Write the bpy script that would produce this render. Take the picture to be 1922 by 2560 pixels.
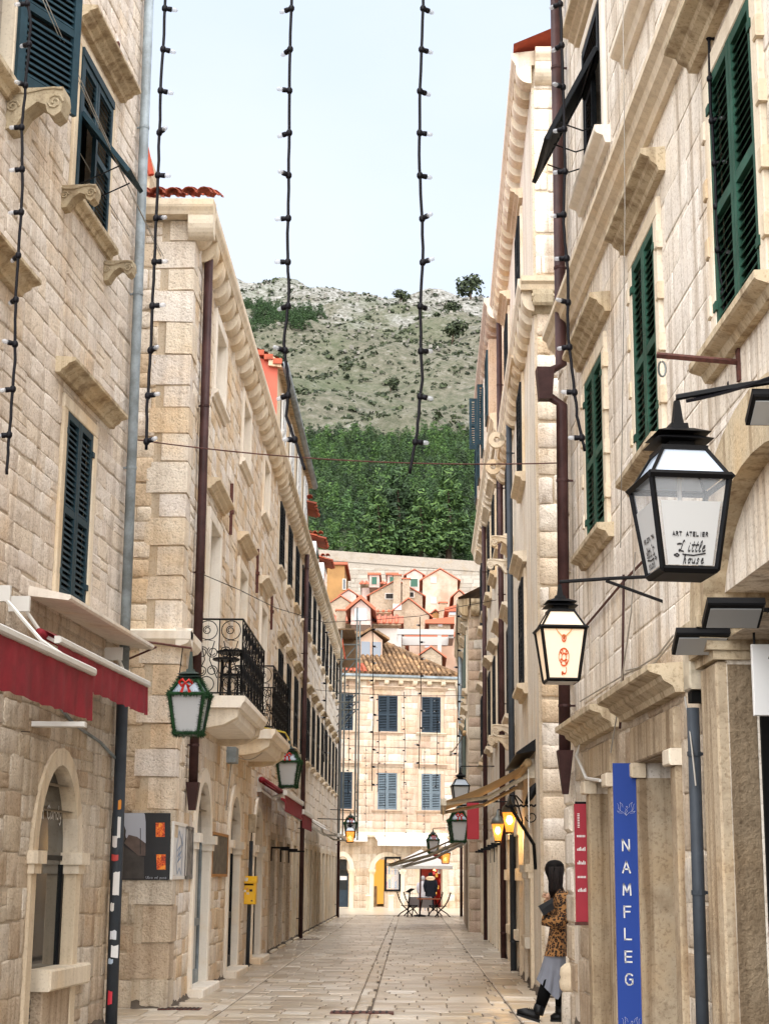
import bpy, math, random
from mathutils import Vector, Matrix
random.seed(7)
scene = bpy.context.scene
for o in list(bpy.data.objects): bpy.data.objects.remove(o)
rnd = random.random
def U(a, b): return random.uniform(a, b)

# ------------------------------------------------------------------ camera
F_PX, CAM_H = 4050.0, 1.6
PITCH = math.atan((2191-1280)/F_PX)
YAW = math.atan((1034.5-961)/(F_PX/math.cos(PITCH)))
ROLL = math.radians(0.5)
FW = Vector((-math.sin(YAW)*math.cos(PITCH), math.cos(YAW)*math.cos(PITCH), math.sin(PITCH)))
_rt = Vector((math.cos(YAW), math.sin(YAW), 0)); _up = _rt.cross(FW)
RT = _rt*math.cos(ROLL)+_up*math.sin(ROLL); UP = _up*math.cos(ROLL)-_rt*math.sin(ROLL)
CAM = Vector((0, 0, CAM_H))
cd = bpy.data.cameras.new('camera'); cam = bpy.data.objects.new('camera', cd)
scene.collection.objects.link(cam)
cd.sensor_fit = 'VERTICAL'; cd.sensor_height = 36; cd.sensor_width = 27; cd.lens = F_PX/2560*36
cd.clip_start = 0.1; cd.clip_end = 6000
bk = -FW
cam.matrix_world = Matrix(((RT.x, UP.x, bk.x, 0), (RT.y, UP.y, bk.y, 0), (RT.z, UP.z, bk.z, CAM_H), (0, 0, 0, 1)))
scene.camera = cam
def ray(x, y): return FW+RT*((x-961)/F_PX)+UP*((1280-y)/F_PX)
def ground(x, y, z=0.0):
    v = ray(x, y); return CAM+v*((z-CAM_H)/v.z)
def atY(x, y, Y):                       # the point of a pixel's ray at distance Y down the street
    v = ray(x, y); return CAM+v*(Y/v.y)
def proj(p):
    v = Vector(p)-CAM; d = v.dot(FW)
    if d < 0.2: return (-9e3, -9e3, d)
    return (961+F_PX*v.dot(RT)/d, 1280-F_PX*v.dot(UP)/d, d)

# ------------------------------------------------------------------ sky, sun, exposure
world = bpy.data.worlds.new("World"); scene.world = world; world.use_nodes = True
wn, wl = world.node_tree.nodes, world.node_tree.links
for n in list(wn): wn.remove(n)
SUN_EL, SUN_AZ = math.radians(50), math.radians(-174)     # overcast glow, high behind the camera
sky = wn.new('ShaderNodeTexSky'); sky.sky_type = 'NISHITA'; sky.sun_disc = False
sky.sun_elevation = SUN_EL; sky.sun_rotation = SUN_AZ; sky.air_density = 1.0; sky.dust_density = 2.0
cloud = wn.new('ShaderNodeTexNoise'); cloud.inputs['Scale'].default_value = 1.7; cloud.inputs['Detail'].default_value = 6
tc = wn.new('ShaderNodeTexCoord'); mp = wn.new('ShaderNodeMapping'); mp.inputs['Scale'].default_value = (1, 1, 2.2)
wl.new(tc.outputs['Generated'], mp.inputs['Vector']); wl.new(mp.outputs['Vector'], cloud.inputs['Vector'])
cr = wn.new('ShaderNodeValToRGB'); cr.color_ramp.elements[0].position = .36; cr.color_ramp.elements[1].position = .64
cr.color_ramp.elements[0].color = (2.75, 3.2, 3.9, 1); cr.color_ramp.elements[1].color = (3.3, 3.55, 3.95, 1)
wl.new(cloud.outputs['Fac'], cr.inputs['Fac'])
mx = wn.new('ShaderNodeMixRGB'); mx.inputs['Fac'].default_value = 0.86
wl.new(sky.outputs['Color'], mx.inputs['Color1']); wl.new(cr.outputs['Color'], mx.inputs['Color2'])
bg = wn.new('ShaderNodeBackground'); bg.inputs['Strength'].default_value = 0.05
wo = wn.new('ShaderNodeOutputWorld')
wl.new(mx.outputs['Color'], bg.inputs['Color']); wl.new(bg.outputs['Background'], wo.inputs['Surface'])
sd = bpy.data.lights.new('sun', 'SUN'); sd.energy = 1.5; sd.angle = math.radians(110); sd.color = (1.0, 0.98, 0.955)
so = bpy.data.objects.new('sun', sd); scene.collection.objects.link(so)
sdir = Vector((math.sin(SUN_AZ)*math.cos(SUN_EL), math.cos(SUN_AZ)*math.cos(SUN_EL), math.sin(SUN_EL)))
so.rotation_euler = sdir.to_track_quat('Z', 'Y').to_euler(); so.location = (0, -5, 30)
scene.view_settings.view_transform = 'Standard'; scene.view_settings.look = 'None'
scene.view_settings.exposure = 2.6; scene.view_settings.gamma = 1.0
scene.render.resolution_x = 768; scene.render.resolution_y = 1024
scene.cycles.max_bounces = 7; scene.cycles.diffuse_bounces = 4; scene.cycles.transparent_max_bounces = 12

# ------------------------------------------------------------------ materials
def srgb(h):
    if isinstance(h, str):
        h = [int(h[i:i+2], 16)/255 for i in (0, 2, 4)]
        return tuple(((c/12.92) if c <= .04045 else ((c+.055)/1.055)**2.4) for c in h)+(1,)
    return tuple(h)+(1,)
MATS = {}
def newmat(name):
    m = bpy.data.materials.new(name); m.use_nodes = True
    nt = m.node_tree; b = nt.nodes['Principled BSDF']; MATS[name] = m
    return m, nt.nodes, nt.links, b
def noise(n, l, vec, sc, det=4, rough=.55):
    t = n.new('ShaderNodeTexNoise'); t.inputs['Scale'].default_value = sc
    t.inputs['Detail'].default_value = det; t.inputs['Roughness'].default_value = rough
    l.new(vec, t.inputs['Vector']); return t.outputs['Fac']
def ramp(n, l, fac, stops, interp='LINEAR'):
    r = n.new('ShaderNodeValToRGB'); r.color_ramp.interpolation = interp
    e = r.color_ramp.elements
    while len(e) < len(stops): e.new(.5)
    for el, (p, c) in zip(e, stops):
        el.position = p; el.color = c if len(c) == 4 else tuple(c)+(1,)
    l.new(fac, r.inputs['Fac']); return r.outputs['Color']
def mixc(n, l, a, b, fac, mode='MULTIPLY'):
    m = n.new('ShaderNodeMixRGB'); m.blend_type = mode
    for s, i in ((a, 'Color1'), (b, 'Color2')):
        if isinstance(s, tuple): m.inputs[i].default_value = s
        else: l.new(s, m.inputs[i])
    if isinstance(fac, float): m.inputs['Fac'].default_value = fac
    else: l.new(fac, m.inputs['Fac'])
    return m.outputs['Color']
def bump(n, l, b, h, st, dist):
    t = n.new('ShaderNodeBump'); t.inputs['Strength'].default_value = st; t.inputs['Distance'].default_value = dist
    l.new(h, t.inputs['Height']); l.new(t.outputs['Normal'], b.inputs['Normal'])
def pos(n, scale=(1, 1, 1)):
    g = n.new('ShaderNodeNewGeometry')
    if scale == (1, 1, 1): return g.outputs['Position'], g
    return g.outputs['Position'], g
def stone_mat(name, tones, mott=.35, rough=.9, bsc=9.0, bst=.6, bd=.02, streak=0.0, dirt=.35, pit=True, pits=.7, ochre=.6):
    """limestone: one tone per block (object and island random), mottling, grime, weather streaks, fine relief"""
    m, n, l, b = newmat(name)
    P, g = pos(n)
    oi = n.new('ShaderNodeObjectInfo')
    ad = n.new('ShaderNodeMath'); ad.operation = 'ADD'
    l.new(oi.outputs['Random'], ad.inputs[0]); l.new(g.outputs['Random Per Island'], ad.inputs[1])
    fr = n.new('ShaderNodeMath'); fr.operation = 'FRACT'; l.new(ad.outputs[0], fr.inputs[0])
    k = len(tones)
    col = ramp(n, l, fr.outputs[0], [(i/k, srgb(t)) for i, t in enumerate(tones)], 'LINEAR')
    n1 = noise(n, l, P, 4.0, 8, .65)
    c2 = ramp(n, l, n1, [(.28, (.66, .62, .58)), (.46, (1, 1, 1)), (.75, (1.08, 1.05, 1.0))])
    col = mixc(n, l, col, c2, mott)
    n2 = noise(n, l, P, .55, 6, .7)
    c3 = ramp(n, l, n2, [(.33, (.62, .56, .49)), (.48, (1, 1, 1))])
    col = mixc(n, l, col, c3, dirt)
    if streak:
        mp = n.new('ShaderNodeMapping'); mp.inputs['Scale'].default_value = (7, 7, .25)
        l.new(P, mp.inputs['Vector'])
        n3 = noise(n, l, mp.outputs['Vector'], 1.0, 6, .6)
        c4 = ramp(n, l, n3, [(.38, (.5, .43, .36)), (.52, (1, 1, 1))])
        col = mixc(n, l, col, c4, streak)
    n5 = noise(n, l, P, .8, 5, .6)
    c6 = ramp(n, l, n5, [(.54, (1, 1, 1)), (.70, (1.0, .84, .62))])
    col = mixc(n, l, col, c6, ochre)
    n4 = noise(n, l, P, 38.0, 3, .6)
    c5 = ramp(n, l, n4, [(.34, (.6, .55, .5)), (.46, (1, 1, 1))])
    col = mixc(n, l, col, c5, pits)
    l.new(col, b.inputs['Base Color']); b.inputs['Roughness'].default_value = rough
    h = noise(n, l, P, bsc, 9, .68)
    if pit:
        mu = n.new('ShaderNodeMath'); mu.operation = 'MULTIPLY_ADD'; mu.inputs[1].default_value = .5
        l.new(n4, mu.inputs[0]); l.new(h, mu.inputs[2]); h = mu.outputs[0]
    bump(n, l, b, h, bst, bd)
    return m
def plain(name, col, rough=.6, metal=0.0, var=.0, vsc=6.0, bst=0.0, bsc=40.0, bd=.004, spec=None, rndobj=0.0, trans=0.0, sub=None, dirt=None):
    m, n, l, b = newmat(name)
    P, g = pos(n)
    c = srgb(col)
    if var or rndobj or dirt:
        out = None
        if var:
            f = noise(n, l, P, vsc, 6, .6)
            lo = tuple(x*(1-var) for x in c[:3])+(1,); hi = tuple(min(1, x*(1+var*.6)) for x in c[:3])+(1,)
            out = ramp(n, l, f, [(.3, lo), (.7, hi)])
        if rndobj:
            oi = n.new('ShaderNodeObjectInfo'); ad = n.new('ShaderNodeMath'); ad.operation = 'ADD'
            l.new(oi.outputs['Random'], ad.inputs[0]); l.new(g.outputs['Random Per Island'], ad.inputs[1])
            fr = n.new('ShaderNodeMath'); fr.operation = 'FRACT'; l.new(ad.outputs[0], fr.inputs[0])
            rr = ramp(n, l, fr.outputs[0], [(0, (1-rndobj,)*3), (1, (1+rndobj*.4,)*3)])
            out = mixc(n, l, out if out else c, rr, 1.0)
        if dirt:
            f2 = noise(n, l, P, dirt[1], 7, .7)
            rr = ramp(n, l, f2, [(.42, srgb(dirt[0])), (.6, (1, 1, 1, 1))])
            out = mixc(n, l, out if out else c, rr, dirt[2])
        l.new(out, b.inputs['Base Color'])
    else: b.inputs['Base Color'].default_value = c
    b.inputs['Roughness'].default_value = rough; b.inputs['Metallic'].default_value = metal
    if trans: b.inputs['Transmission Weight'].default_value = trans
    if spec is not None: b.inputs['Specular IOR Level'].default_value = spec
    if bst: bump(n, l, b, noise(n, l, P, bsc, 6, .6), bst, bd)
    return m
def emis(name, col, st, base=None):
    m, n, l, b = newmat(name); b.inputs['Base Color'].default_value = srgb(base or col)
    b.inputs['Emission Color'].default_value = srgb(col); b.inputs['Emission Strength'].default_value = st
    return m

WARM = ['e0cfb8', 'e8ded0', 'dcc3a0', 'ece3d7', 'e4d5be', 'e1d6ca', 'eee7de', 'dac3a5']
GREY = ['ddd0c1', 'e4d9cc', 'd9cab9', 'e6dcd0', 'dccfc2', 'e2d3c0']
PALE = ['e8dfd2', 'ebe3d8', 'e6dbcb', 'ede6dc', 'e9dfd0']
stone_mat('stone_warm', WARM, streak=.3, mott=.6, bst=.9, bd=.03)
stone_mat('stone_grey', GREY, streak=.4, mott=.55, bst=.9, bd=.03)
stone_mat('stone_pale', PALE, streak=.8, dirt=.45, mott=.5, bst=.5)
stone_mat('stone_low', ['d3c4ae', 'dccfbd', 'cab69d', 'e0d6c7', 'd3c3ac', 'c6b198'], streak=.45, dirt=.6, mott=.65, bst=1.0, bd=.04)
stone_mat('stone_ochre', ['bda48c', 'c4b19c', 'b79a82', 'cabda9', 'b69f8a', 'cfc6b9', 'bfa793'], streak=.3, dirt=.4, mott=.5, ochre=.35)
stone_mat('mortar', ['bcae9b', 'bcae9b'], mott=.5, bsc=25, bst=.5, bd=.01, streak=.3)
stone_mat('mortar_warm', ['c6b69f', 'c6b69f'], mott=.5, bsc=25, bst=.5, bd=.01, streak=.3)
stone_mat('render', ['e2d8c8', 'e2d8c8'], mott=.3, bsc=14, bst=.35, bd=.01, streak=.55, dirt=.25)
stone_mat('trim', ['e0d1b9', 'e4d8c4', 'dac9ae'], mott=.3, bsc=16, bst=.3, bd=.008, streak=.3, dirt=.4, pits=.35)
stone_mat('trim_dirty', ['bfae92', 'c6b69a'], mott=.8, bsc=16, bst=.6, bd=.012, streak=.8, dirt=.95)
stone_mat('trim_clean', ['e8ddcc', 'eae1d3'], mott=.2, bsc=16, bst=.2, bd=.006, streak=.2, dirt=.25, pits=.15)
stone_mat('carved', ['a89a80', 'b0a288'], mott=.7, bsc=20, bst=.7, bd=.012, streak=.4, dirt=.7)
stone_mat('trim_stained', ['b09c80', 'b8a68c'], mott=.9, bsc=14, bst=.7, bd=.015, streak=.9, dirt=.9)
stone_mat('rotten', ['8a7860', '8a7860'], mott=.9, bsc=12, bst=1.0, bd=.03, streak=.6, dirt=.9)
plain('shutter_teal', '273d46', .55, spec=.18, var=.25, vsc=9, rndobj=.12)
plain('shutter_green', '2f5747', .6, spec=.18, var=.25, vsc=7, rndobj=.12, dirt=('8a8f80', 3.0, .4))
plain('shutter_dark', '16191d', .6, spec=.18, var=.2)
plain('shutter_navy', '303b44', .6, spec=.18, var=.2, rndobj=.15)
plain('shutter_blue', '66737b', .65, var=.25, rndobj=.15)
plain('shutter_sage', '56625a', .7, var=.2, rndobj=.15); plain('shutter_white', 'dcdcda', .6, var=.08)
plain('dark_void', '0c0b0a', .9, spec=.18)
plain('room', '2a241e', .9)
plain('pipe_brown', '4a3230', .5, spec=.18, var=.2, vsc=5, dirt=('7a6a60', 2.0, .5))
plain('pipe_grey', '8d979c', .55, var=.12, vsc=4, dirt=('9a958c', 2.5, .6))
plain('pipe_dark', '3b4046', .5, spec=.18, var=.2, vsc=5)
plain('iron_black', '0e0e10', .5, spec=.18, var=.2)
plain('iron_rust', '5a332a', .8, var=.5, vsc=30)
plain('iron_grey', '6e716d', .5, .6, var=.2)
plain('cable_black', '0d0b11', .55, spec=.18)
plain('cable_grey', '9a948a', .6)
plain('alu_white', 'd9d6cf', .4, var=.06)
plain('alu_cream', 'cfc3ac', .45, var=.1, dirt=('8a8070', 3.0, .5))
plain('cloth_red', '8c1a28', .85, var=.25, vsc=3, bst=.3, bsc=18, bd=.01, dirt=('c07a80', 5.0, .35))
plain('cloth_beige', 'c4a67c', .85, var=.15, vsc=3, bst=.2, bsc=120, bd=.002)
plain('cloth_cream', 'd8cbb2', .85, var=.1, vsc=3)
plain('cloth_white', 'e6e2dc', .85, var=.06)
plain('tile_orange', 'b4583a', .8, var=.22, vsc=2.5, rndobj=.22, bst=.3, bsc=30, bd=.01, dirt=('6a5a48', 1.8, .5))
plain('tile_old', 'a07c56', .85, var=.3, vsc=1.6, rndobj=.38, bst=.3, bsc=30, bd=.01, dirt=('54483a', 1.2, .7))
plain('tile_far', 'b8694c', .85, var=.15, vsc=.6, rndobj=.2)
plain('brick_orange', 'a84528', .8, var=.2)
def glass(name, col=(.85, .9, .92), rough=.03, alpha=None):
    m, n, l, b = newmat(name); b.inputs['Base Color'].default_value = srgb(col)
    b.inputs['Roughness'].default_value = rough; b.inputs['Specular IOR Level'].default_value = .8
    if alpha: b.inputs['Alpha'].default_value = alpha
    return m
glass('glass_dark', (.02, .024, .026), .04)
glass('glass_clear', (.9, .95, 1), .03, .22)
glass('glass_milk', (.46, .47, .47), .3); glass('glass_grey', (.12, .14, .17), .1)
glass('glass_sky', (.5, .57, .66), .12)

# ------------------------------------------------------------------ mesh and object helpers
COL = scene.collection
BASE = {}
class Frame:
    """wall coordinates: a along the wall, b out of it, c up"""
    def __init__(s, p0, p1=None, d=None, out=None):
        s.o = Vector((p0[0], p0[1], p0[2] if len(p0) > 2 else 0))
        s.u = Vector((p1[0]-p0[0], p1[1]-p0[1], 0)) if p1 is not None else Vector((d[0], d[1], 0))
        s.L = s.u.length; s.u.normalize()
        s.n = Vector((s.u.y, -s.u.x, 0))
        if out is None: out = (CAM-s.o) if abs((CAM-s.o).dot(s.n)) > .01 else s.n
        if s.n.dot(Vector((out[0], out[1], 0))) < 0: s.n = -s.n
        s.flip = s.u.cross(s.n).z < 0
        x = s.u if not s.flip else -s.u
        s.R = Matrix(((x.x, s.n.x, 0), (x.y, s.n.y, 0), (0, 0, 1)))
    def P(s, a, b, c): return s.o+s.u*a+s.n*b+Vector((0, 0, c))
    def uv(s, x, y, off=0.0):
        v = ray(x, y); o = s.o+s.n*off
        p = CAM+v*((o-CAM).dot(s.n)/v.dot(s.n))
        return (p-s.o).dot(s.u), p.z
    def at(s, a, b=0, c=0): return Frame(s.P(a, b, c), d=s.u, out=s.n)
G = Frame((0, 0, 0), d=(1, 0, 0), out=(0, 1, 0))
class MB:
    def __init__(s): s.v = []; s.f = []; s.m = []
    def add(s, vs, fs, flip=False, mi=0):
        k = len(s.v); s.v += [tuple(v) for v in vs]
        for f in fs:
            g = [i+k for i in f]
            s.f.append(g[::-1] if flip else g); s.m.append(mi)
        return s
    def box(s, fr, a0, a1, b0, b1, c0, c1, mi=0):
        if a0 > a1: a0, a1 = a1, a0
        vs = [fr.P(a, b, c) for a in (a0, a1) for b in (b0, b1) for c in (c0, c1)]
        return s.add(vs, [(0, 1, 3, 2), (4, 6, 7, 5), (0, 4, 5, 1), (2, 3, 7, 6), (0, 2, 6, 4), (1, 5, 7, 3)], fr.flip, mi)
    def bevbox(s, fr, a0, a1, b0, b1, c0, c1, e=.008):
        """box with its street edges chamfered"""
        ring = [(a0, c0), (a1, c0), (a1, c1), (a0, c1)]
        inn = [(a0+e, c0+e), (a1-e, c0+e), (a1-e, c1-e), (a0+e, c1-e)]
        vs = [fr.P(a, b0, c) for a, c in ring]+[fr.P(a, b1-e, c) for a, c in ring]+[fr.P(a, b1, c) for a, c in inn]
        fs = [(3, 2, 1, 0)]
        for i in range(4):
            j = (i+1) % 4
            fs += [(i, j, 4+j, 4+i), (4+i, 4+j, 8+j, 8+i)]
        fs.append((8, 9, 10, 11))
        return s.add(vs, [f[::-1] for f in fs], fr.flip)
    def prism(s, fr, poly, b0, b1):
        """polygon of (a, c) extruded along b"""
        k = len(poly)
        vs = [fr.P(a, b0, c) for a, c in poly]+[fr.P(a, b1, c) for a, c in poly]
        fs = [tuple(range(k)), tuple(range(2*k-1, k-1, -1))]+[(i, k+i, k+(i+1) % k, (i+1) % k) for i in range(k)]
        ar = sum(poly[i][0]*poly[(i+1) % k][1]-poly[(i+1) % k][0]*poly[i][1] for i in range(k))
        return s.add(vs, fs, fr.flip != (ar < 0))
    def profile(s, fr, prof, a0, a1):
        """outline of (b, c) extruded along a"""
        k = len(prof)
        vs = [fr.P(a0, b, c) for b, c in prof]+[fr.P(a1, b, c) for b, c in prof]
        fs = [tuple(range(k)), tuple(range(2*k-1, k-1, -1))]+[(i, k+i, k+(i+1) % k, (i+1) % k) for i in range(k)]
        ar = sum(prof[i][0]*prof[(i+1) % k][1]-prof[(i+1) % k][0]*prof[i][1] for i in range(k))
        return s.add(vs, fs, fr.flip != (ar < 0))
    def tube(s, pts, r, n=6, closed=False, cap=True):
        pts = [Vector(p) for p in pts]; k = len(pts); rs = r if isinstance(r, (list, tuple)) else [r]*k
        vs = []; prev = None
        for i, p in enumerate(pts):
            if closed: t = pts[(i+1) % k]-pts[i-1]
            else: t = pts[min(i+1, k-1)]-pts[max(i-1, 0)]
            if t.length < 1e-9: t = Vector((0, 0, 1))
            t.normalize()
            ref = prev if prev is not None and abs(prev.dot(t)) < .95 else (Vector((0, 0, 1)) if abs(t.z) < .9 else Vector((1, 0, 0)))
            x = ref-t*ref.dot(t); x.normalize(); y = t.cross(x); prev = x
            vs += [p+(x*math.cos(2*math.pi*j/n)+y*math.sin(2*math.pi*j/n))*rs[i] for j in range(n)]
        fs = []
        for i in range(k if closed else k-1):
            i2 = (i+1) % k
            for j in range(n):
                j2 = (j+1) % n
                fs.append((i*n+j, i*n+j2, i2*n+j2, i2*n+j))
        if cap and not closed: fs += [tuple(range(n-1, -1, -1)), tuple((k-1)*n+j for j in range(n))]
        return s.add(vs, fs)
    def lathe(s, c, prof, n=12, axis=None):
        """profile of (radius, height) turned round a vertical axis at c"""
        c = Vector(c); vs = []; k = len(prof)
        for r, z in prof: vs += [c+Vector((r*math.cos(2*math.pi*j/n), r*math.sin(2*math.pi*j/n), z)) for j in range(n)]
        fs = [(i*n+j, i*n+(j+1) % n, (i+1)*n+(j+1) % n, (i+1)*n+j) for i in range(k-1) for j in range(n)]
        fs += [tuple(range(n-1, -1, -1)), tuple((k-1)*n+j for j in range(n))]
        return s.add(vs, fs)
    def frustum(s, fr, c0, c1, w0, w1, d0=None, d1=None):
        """square frustum centred on the frame"""
        d0 = w0 if d0 is None else d0; d1 = w1 if d1 is None else d1
        vs = [fr.P(x*w0, y*d0, c0) for x, y in ((-1, -1), (1, -1), (1, 1), (-1, 1))]+[fr.P(x*w1, y*d1, c1) for x, y in ((-1, -1), (1, -1), (1, 1), (-1, 1))]
        return s.add(vs, [(3, 2, 1, 0), (4, 5, 6, 7)]+[(i, (i+1) % 4, 4+(i+1) % 4, 4+i) for i in range(4)], fr.flip)
    def mesh(s, name, off=Vector((0, 0, 0)), smooth=False):
        me = bpy.data.meshes.new(name)
        me.from_pydata([(v[0]-off[0], v[1]-off[1], v[2]-off[2]) for v in s.v], [], s.f)
        if smooth: me.polygons.foreach_set('use_smooth', [True]*len(me.polygons))
        me.update(); return me
    def build(s, name, mat, parent=None, smooth=False, **tags):
        off = BASE.get(parent.name, Vector((0, 0, 0))) if parent else Vector(tags.pop('base', (0, 0, 0)))
        me = s.mesh(name, off, smooth)
        for mm in (mat if isinstance(mat, (list, tuple)) else [mat]): me.materials.append(MATS[mm])
        if isinstance(mat, (list, tuple)): me.polygons.foreach_set('material_index', s.m)
        o = bpy.data.objects.new(name, me); COL.objects.link(o)
        if parent: o.parent = parent
        else: o.location = off
        BASE[o.name] = off
        for k, v in tags.items(): o[k] = v
        return o
def thing(name, label, cat, loc, group=None, kind=None):
    o = bpy.data.objects.new(name, None); COL.objects.link(o); o.location = loc; o.empty_display_size = .1
    BASE[o.name] = Vector(loc); o['label'] = label; o['category'] = cat
    if group: o['group'] = group
    return o
def shared(name, me, parent, loc, R=None, sc=(1, 1, 1)):
    """another object on the same mesh, placed in world coordinates"""
    o = bpy.data.objects.new(name, me); COL.objects.link(o); o.parent = parent
    off = BASE[parent.name]; BASE[o.name] = Vector(loc)
    M = (R.to_4x4() if R is not None else Matrix.Identity(4)) @ Matrix.Diagonal(Vector((sc[0], sc[1], sc[2], 1)))
    M.translation = Vector(loc)-off
    o.matrix_local = M
    return o
def catenary(p, q, sag, n=14):
    p, q = Vector(p), Vector(q)
    return [p.lerp(q, t/n)-Vector((0, 0, 4*sag*(t/n)*(1-t/n))) for t in range(n+1)]

# ------------------------------------------------------------------ masonry
def carve(a0, a1, c0, c1, holes):
    """rectangles left of a block after cutting the holes out"""
    out = [(a0, a1, c0, c1)]
    for h in holes:
        nx = []
        for (x0, x1, z0, z1) in out:
            if h[1] <= x0 or h[0] >= x1 or h[3] <= z0 or h[2] >= z1: nx.append((x0, x1, z0, z1)); continue
            if h[0] > x0: nx.append((x0, h[0], z0, z1))
            if h[1] < x1: nx.append((h[1], x1, z0, z1))
            m0, m1 = max(x0, h[0]), min(x1, h[1])
            if h[2] > z0: nx.append((m0, m1, z0, h[2]))
            if h[3] < z1: nx.append((m0, m1, h[3], z1))
        out = nx
    return out
def stone_piece(mb, fr, a0, a1, c0, c1, d, fine, jit=.012):
    if fine:
        w, h = a1-a0, c1-c0; e = min(.016, .12*min(w, h)); q = min(.02, .12*min(w, h))
        J = lambda: U(-jit, jit)*.6
        ring = [(a0+q, c0), ((a0+a1)/2, c0+J()), (a1-q, c0), (a1, c0+q), (a1+J()*.5, (c0+c1)/2), (a1, c1-q), (a1-q, c1), ((a0+a1)/2, c1+J()), (a0+q, c1), (a0, c1-q), (a0+J()*.5, (c0+c1)/2), (a0, c0+q)]
        ca, cc = (a0+a1)/2, (c0+c1)/2
        sx, sz = 1-2*e/w, 1-2*e/h
        inn = [(ca+(a-ca)*sx+J(), cc+(c-cc)*sz+J()) for a, c in ring]
        k = 12
        vs = [fr.P(a, -.02, c) for a, c in ring]+[fr.P(a, d*.55, c) for a, c in ring]+[fr.P(a, d+U(-.4, .4)*min(d, .012), c) for a, c in inn]+[fr.P(ca+J(), d+U(-.2, .5)*min(d, .012), cc+J())]
        fs = []
        for i in range(k):
            j = (i+1) % k
            fs += [(i, j, k+j, k+i), (k+i, k+j, 2*k+j, 2*k+i), (2*k+i, 2*k+j, 3*k)]
        mb.add(vs, [f[::-1] for f in fs], fr.flip)
    else:
        e = min(.016, .15*min(a1-a0, c1-c0))
        ring = [(a0, c0), (a1, c0), (a1, c1), (a0, c1)]; inn = [(a0+e, c0+e), (a1-e, c0+e), (a1-e, c1-e), (a0+e, c1-e)]
        vs = [fr.P(a, -.01, c) for a, c in ring]+[fr.P(a, d*.4, c) for a, c in ring]+[fr.P(a, d+U(-.004, .004), c) for a, c in inn]
        fs = [(8, 9, 10, 11)]
        for i in range(4):
            j = (i+1) % 4; fs += [(i, j, 4+j, 4+i), (4+i, 4+j, 8+j, 8+i)]
        mb.add(vs, [f[::-1] for f in fs], fr.flip)
def masonry(parent, fr, a0, a1, c0, c1, holes, mat, hr=(.18, .26), wr=(.3, .6), gap=.012, d=.022, jit=.012, maxparts=300, minpx=9, name='stone', dv=.35, split=.0):
    """coursed blocks: the largest in view are objects, the rest one joined mesh"""
    blocks = []; c = c0
    while c < c1-.03:
        h = U(*hr); h = min(h, c1-c)
        if c1-(c+h) < .08: h = c1-c
        a = a0-U(0, wr[0])
        while a < a1:
            w = U(*wr)*(1 if rnd() > .12 else .6)
            x0, x1 = max(a, a0), min(a+w, a1)
            a += w
            if x1-x0 < .05: continue
            jo = U(-.02, .02)*h/.25
            parts = [(x0, x1, c+jo, c+h+jo)] if rnd() > split else [(x0, x1, c+jo, c+h*.5), (x0, x1, c+h*.5, c+h+jo)]
            for r in [q for pr_ in parts for q in carve(*pr_, holes)]:
                if r[1]-r[0] < .04 or r[3]-r[2] < .04: continue
                blocks.append((r[0]+gap/2, r[1]-gap/2, r[2]+gap/2, r[3]-gap/2))
        c += h
    seen = []
    for r in blocks:
        p = proj(fr.P((r[0]+r[1])/2, 0, (r[2]+r[3])/2))
        if not (-700 < p[0] < 2600 and -300 < p[1] < 2900): continue
        q0 = proj(fr.P(r[0], 0, r[2])); q1 = proj(fr.P(r[1], 0, r[2])); q2 = proj(fr.P(r[0], 0, r[3]))
        w = abs(q1[0]-q0[0]); h = abs(q2[1]-q0[1])
        vis = -40 < p[0] < 1960 and -40 < p[1] < 2600
        seen.append((w*h if vis else 0, min(w, h) if vis else 0, r))
    seen.sort(key=lambda t: -t[0])
    rest = MB(); k = 0
    for ar, mn, r in seen:
        dd = d*(1+U(-dv, dv))
        if k < maxparts and mn >= minpx:
            mb = MB(); stone_piece(mb, fr, *r, dd, True, jit); mb.build(name, mat, parent, True); k += 1
        else: stone_piece(rest, fr, *r, dd, False, jit)
    if rest.v:
        rest.build(name+'_courses', mat, parent, False, kind='stuff')
def wall(parent, fr, a0, a1, c0, c1, holes, mat, depth=.35, name='wall'):
    """the wall behind the blocks, with its openings and their reveals"""
    mb = MB()
    for r in carve(a0, a1, c0, c1, holes):
        mb.add([fr.P(r[0], 0, r[2]), fr.P(r[1], 0, r[2]), fr.P(r[1], 0, r[3]), fr.P(r[0], 0, r[3])], [(3, 2, 1, 0)], fr.flip)
    for h in holes:
        e = .004; q = [(h[0]-e, h[2]-e), (h[1]+e, h[2]-e), (h[1]+e, h[3]+e), (h[0]-e, h[3]+e)]
        for i in range(4):
            (x, z), (x2, z2) = q[i], q[(i+1) % 4]
            mb.add([fr.P(x, 0, z), fr.P(x2, 0, z2), fr.P(x2, -depth, z2), fr.P(x, -depth, z)], [(3, 2, 1, 0)], fr.flip)
    return mb.build(name, mat, parent)
def body(parent, fr, a0, a1, c1, depth=7.0, mat='render', b=-.4):
    return MB().box(fr, a0, a1, -depth, b, 0, c1).build('body', mat, parent)
def hood(parent, fr, a0, a1, c, out=.22, h=.16, mat='trim', name='window_hood'):
    """moulded slab over an opening; c is its underside"""
    out *= .82; h *= .75; c += .02
    pr = [(-.02, c), (out*.3, c), (out*.36, c+h*.22), (out*.6, c+h*.42), (out*.66, c+h*.6), (out*.95, c+h*.72), (out, c+h*.78), (out, c+h), (-.02, c+h*1.12)]
    return MB().profile(fr, pr, a0, a1).build(name, mat, parent)
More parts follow.
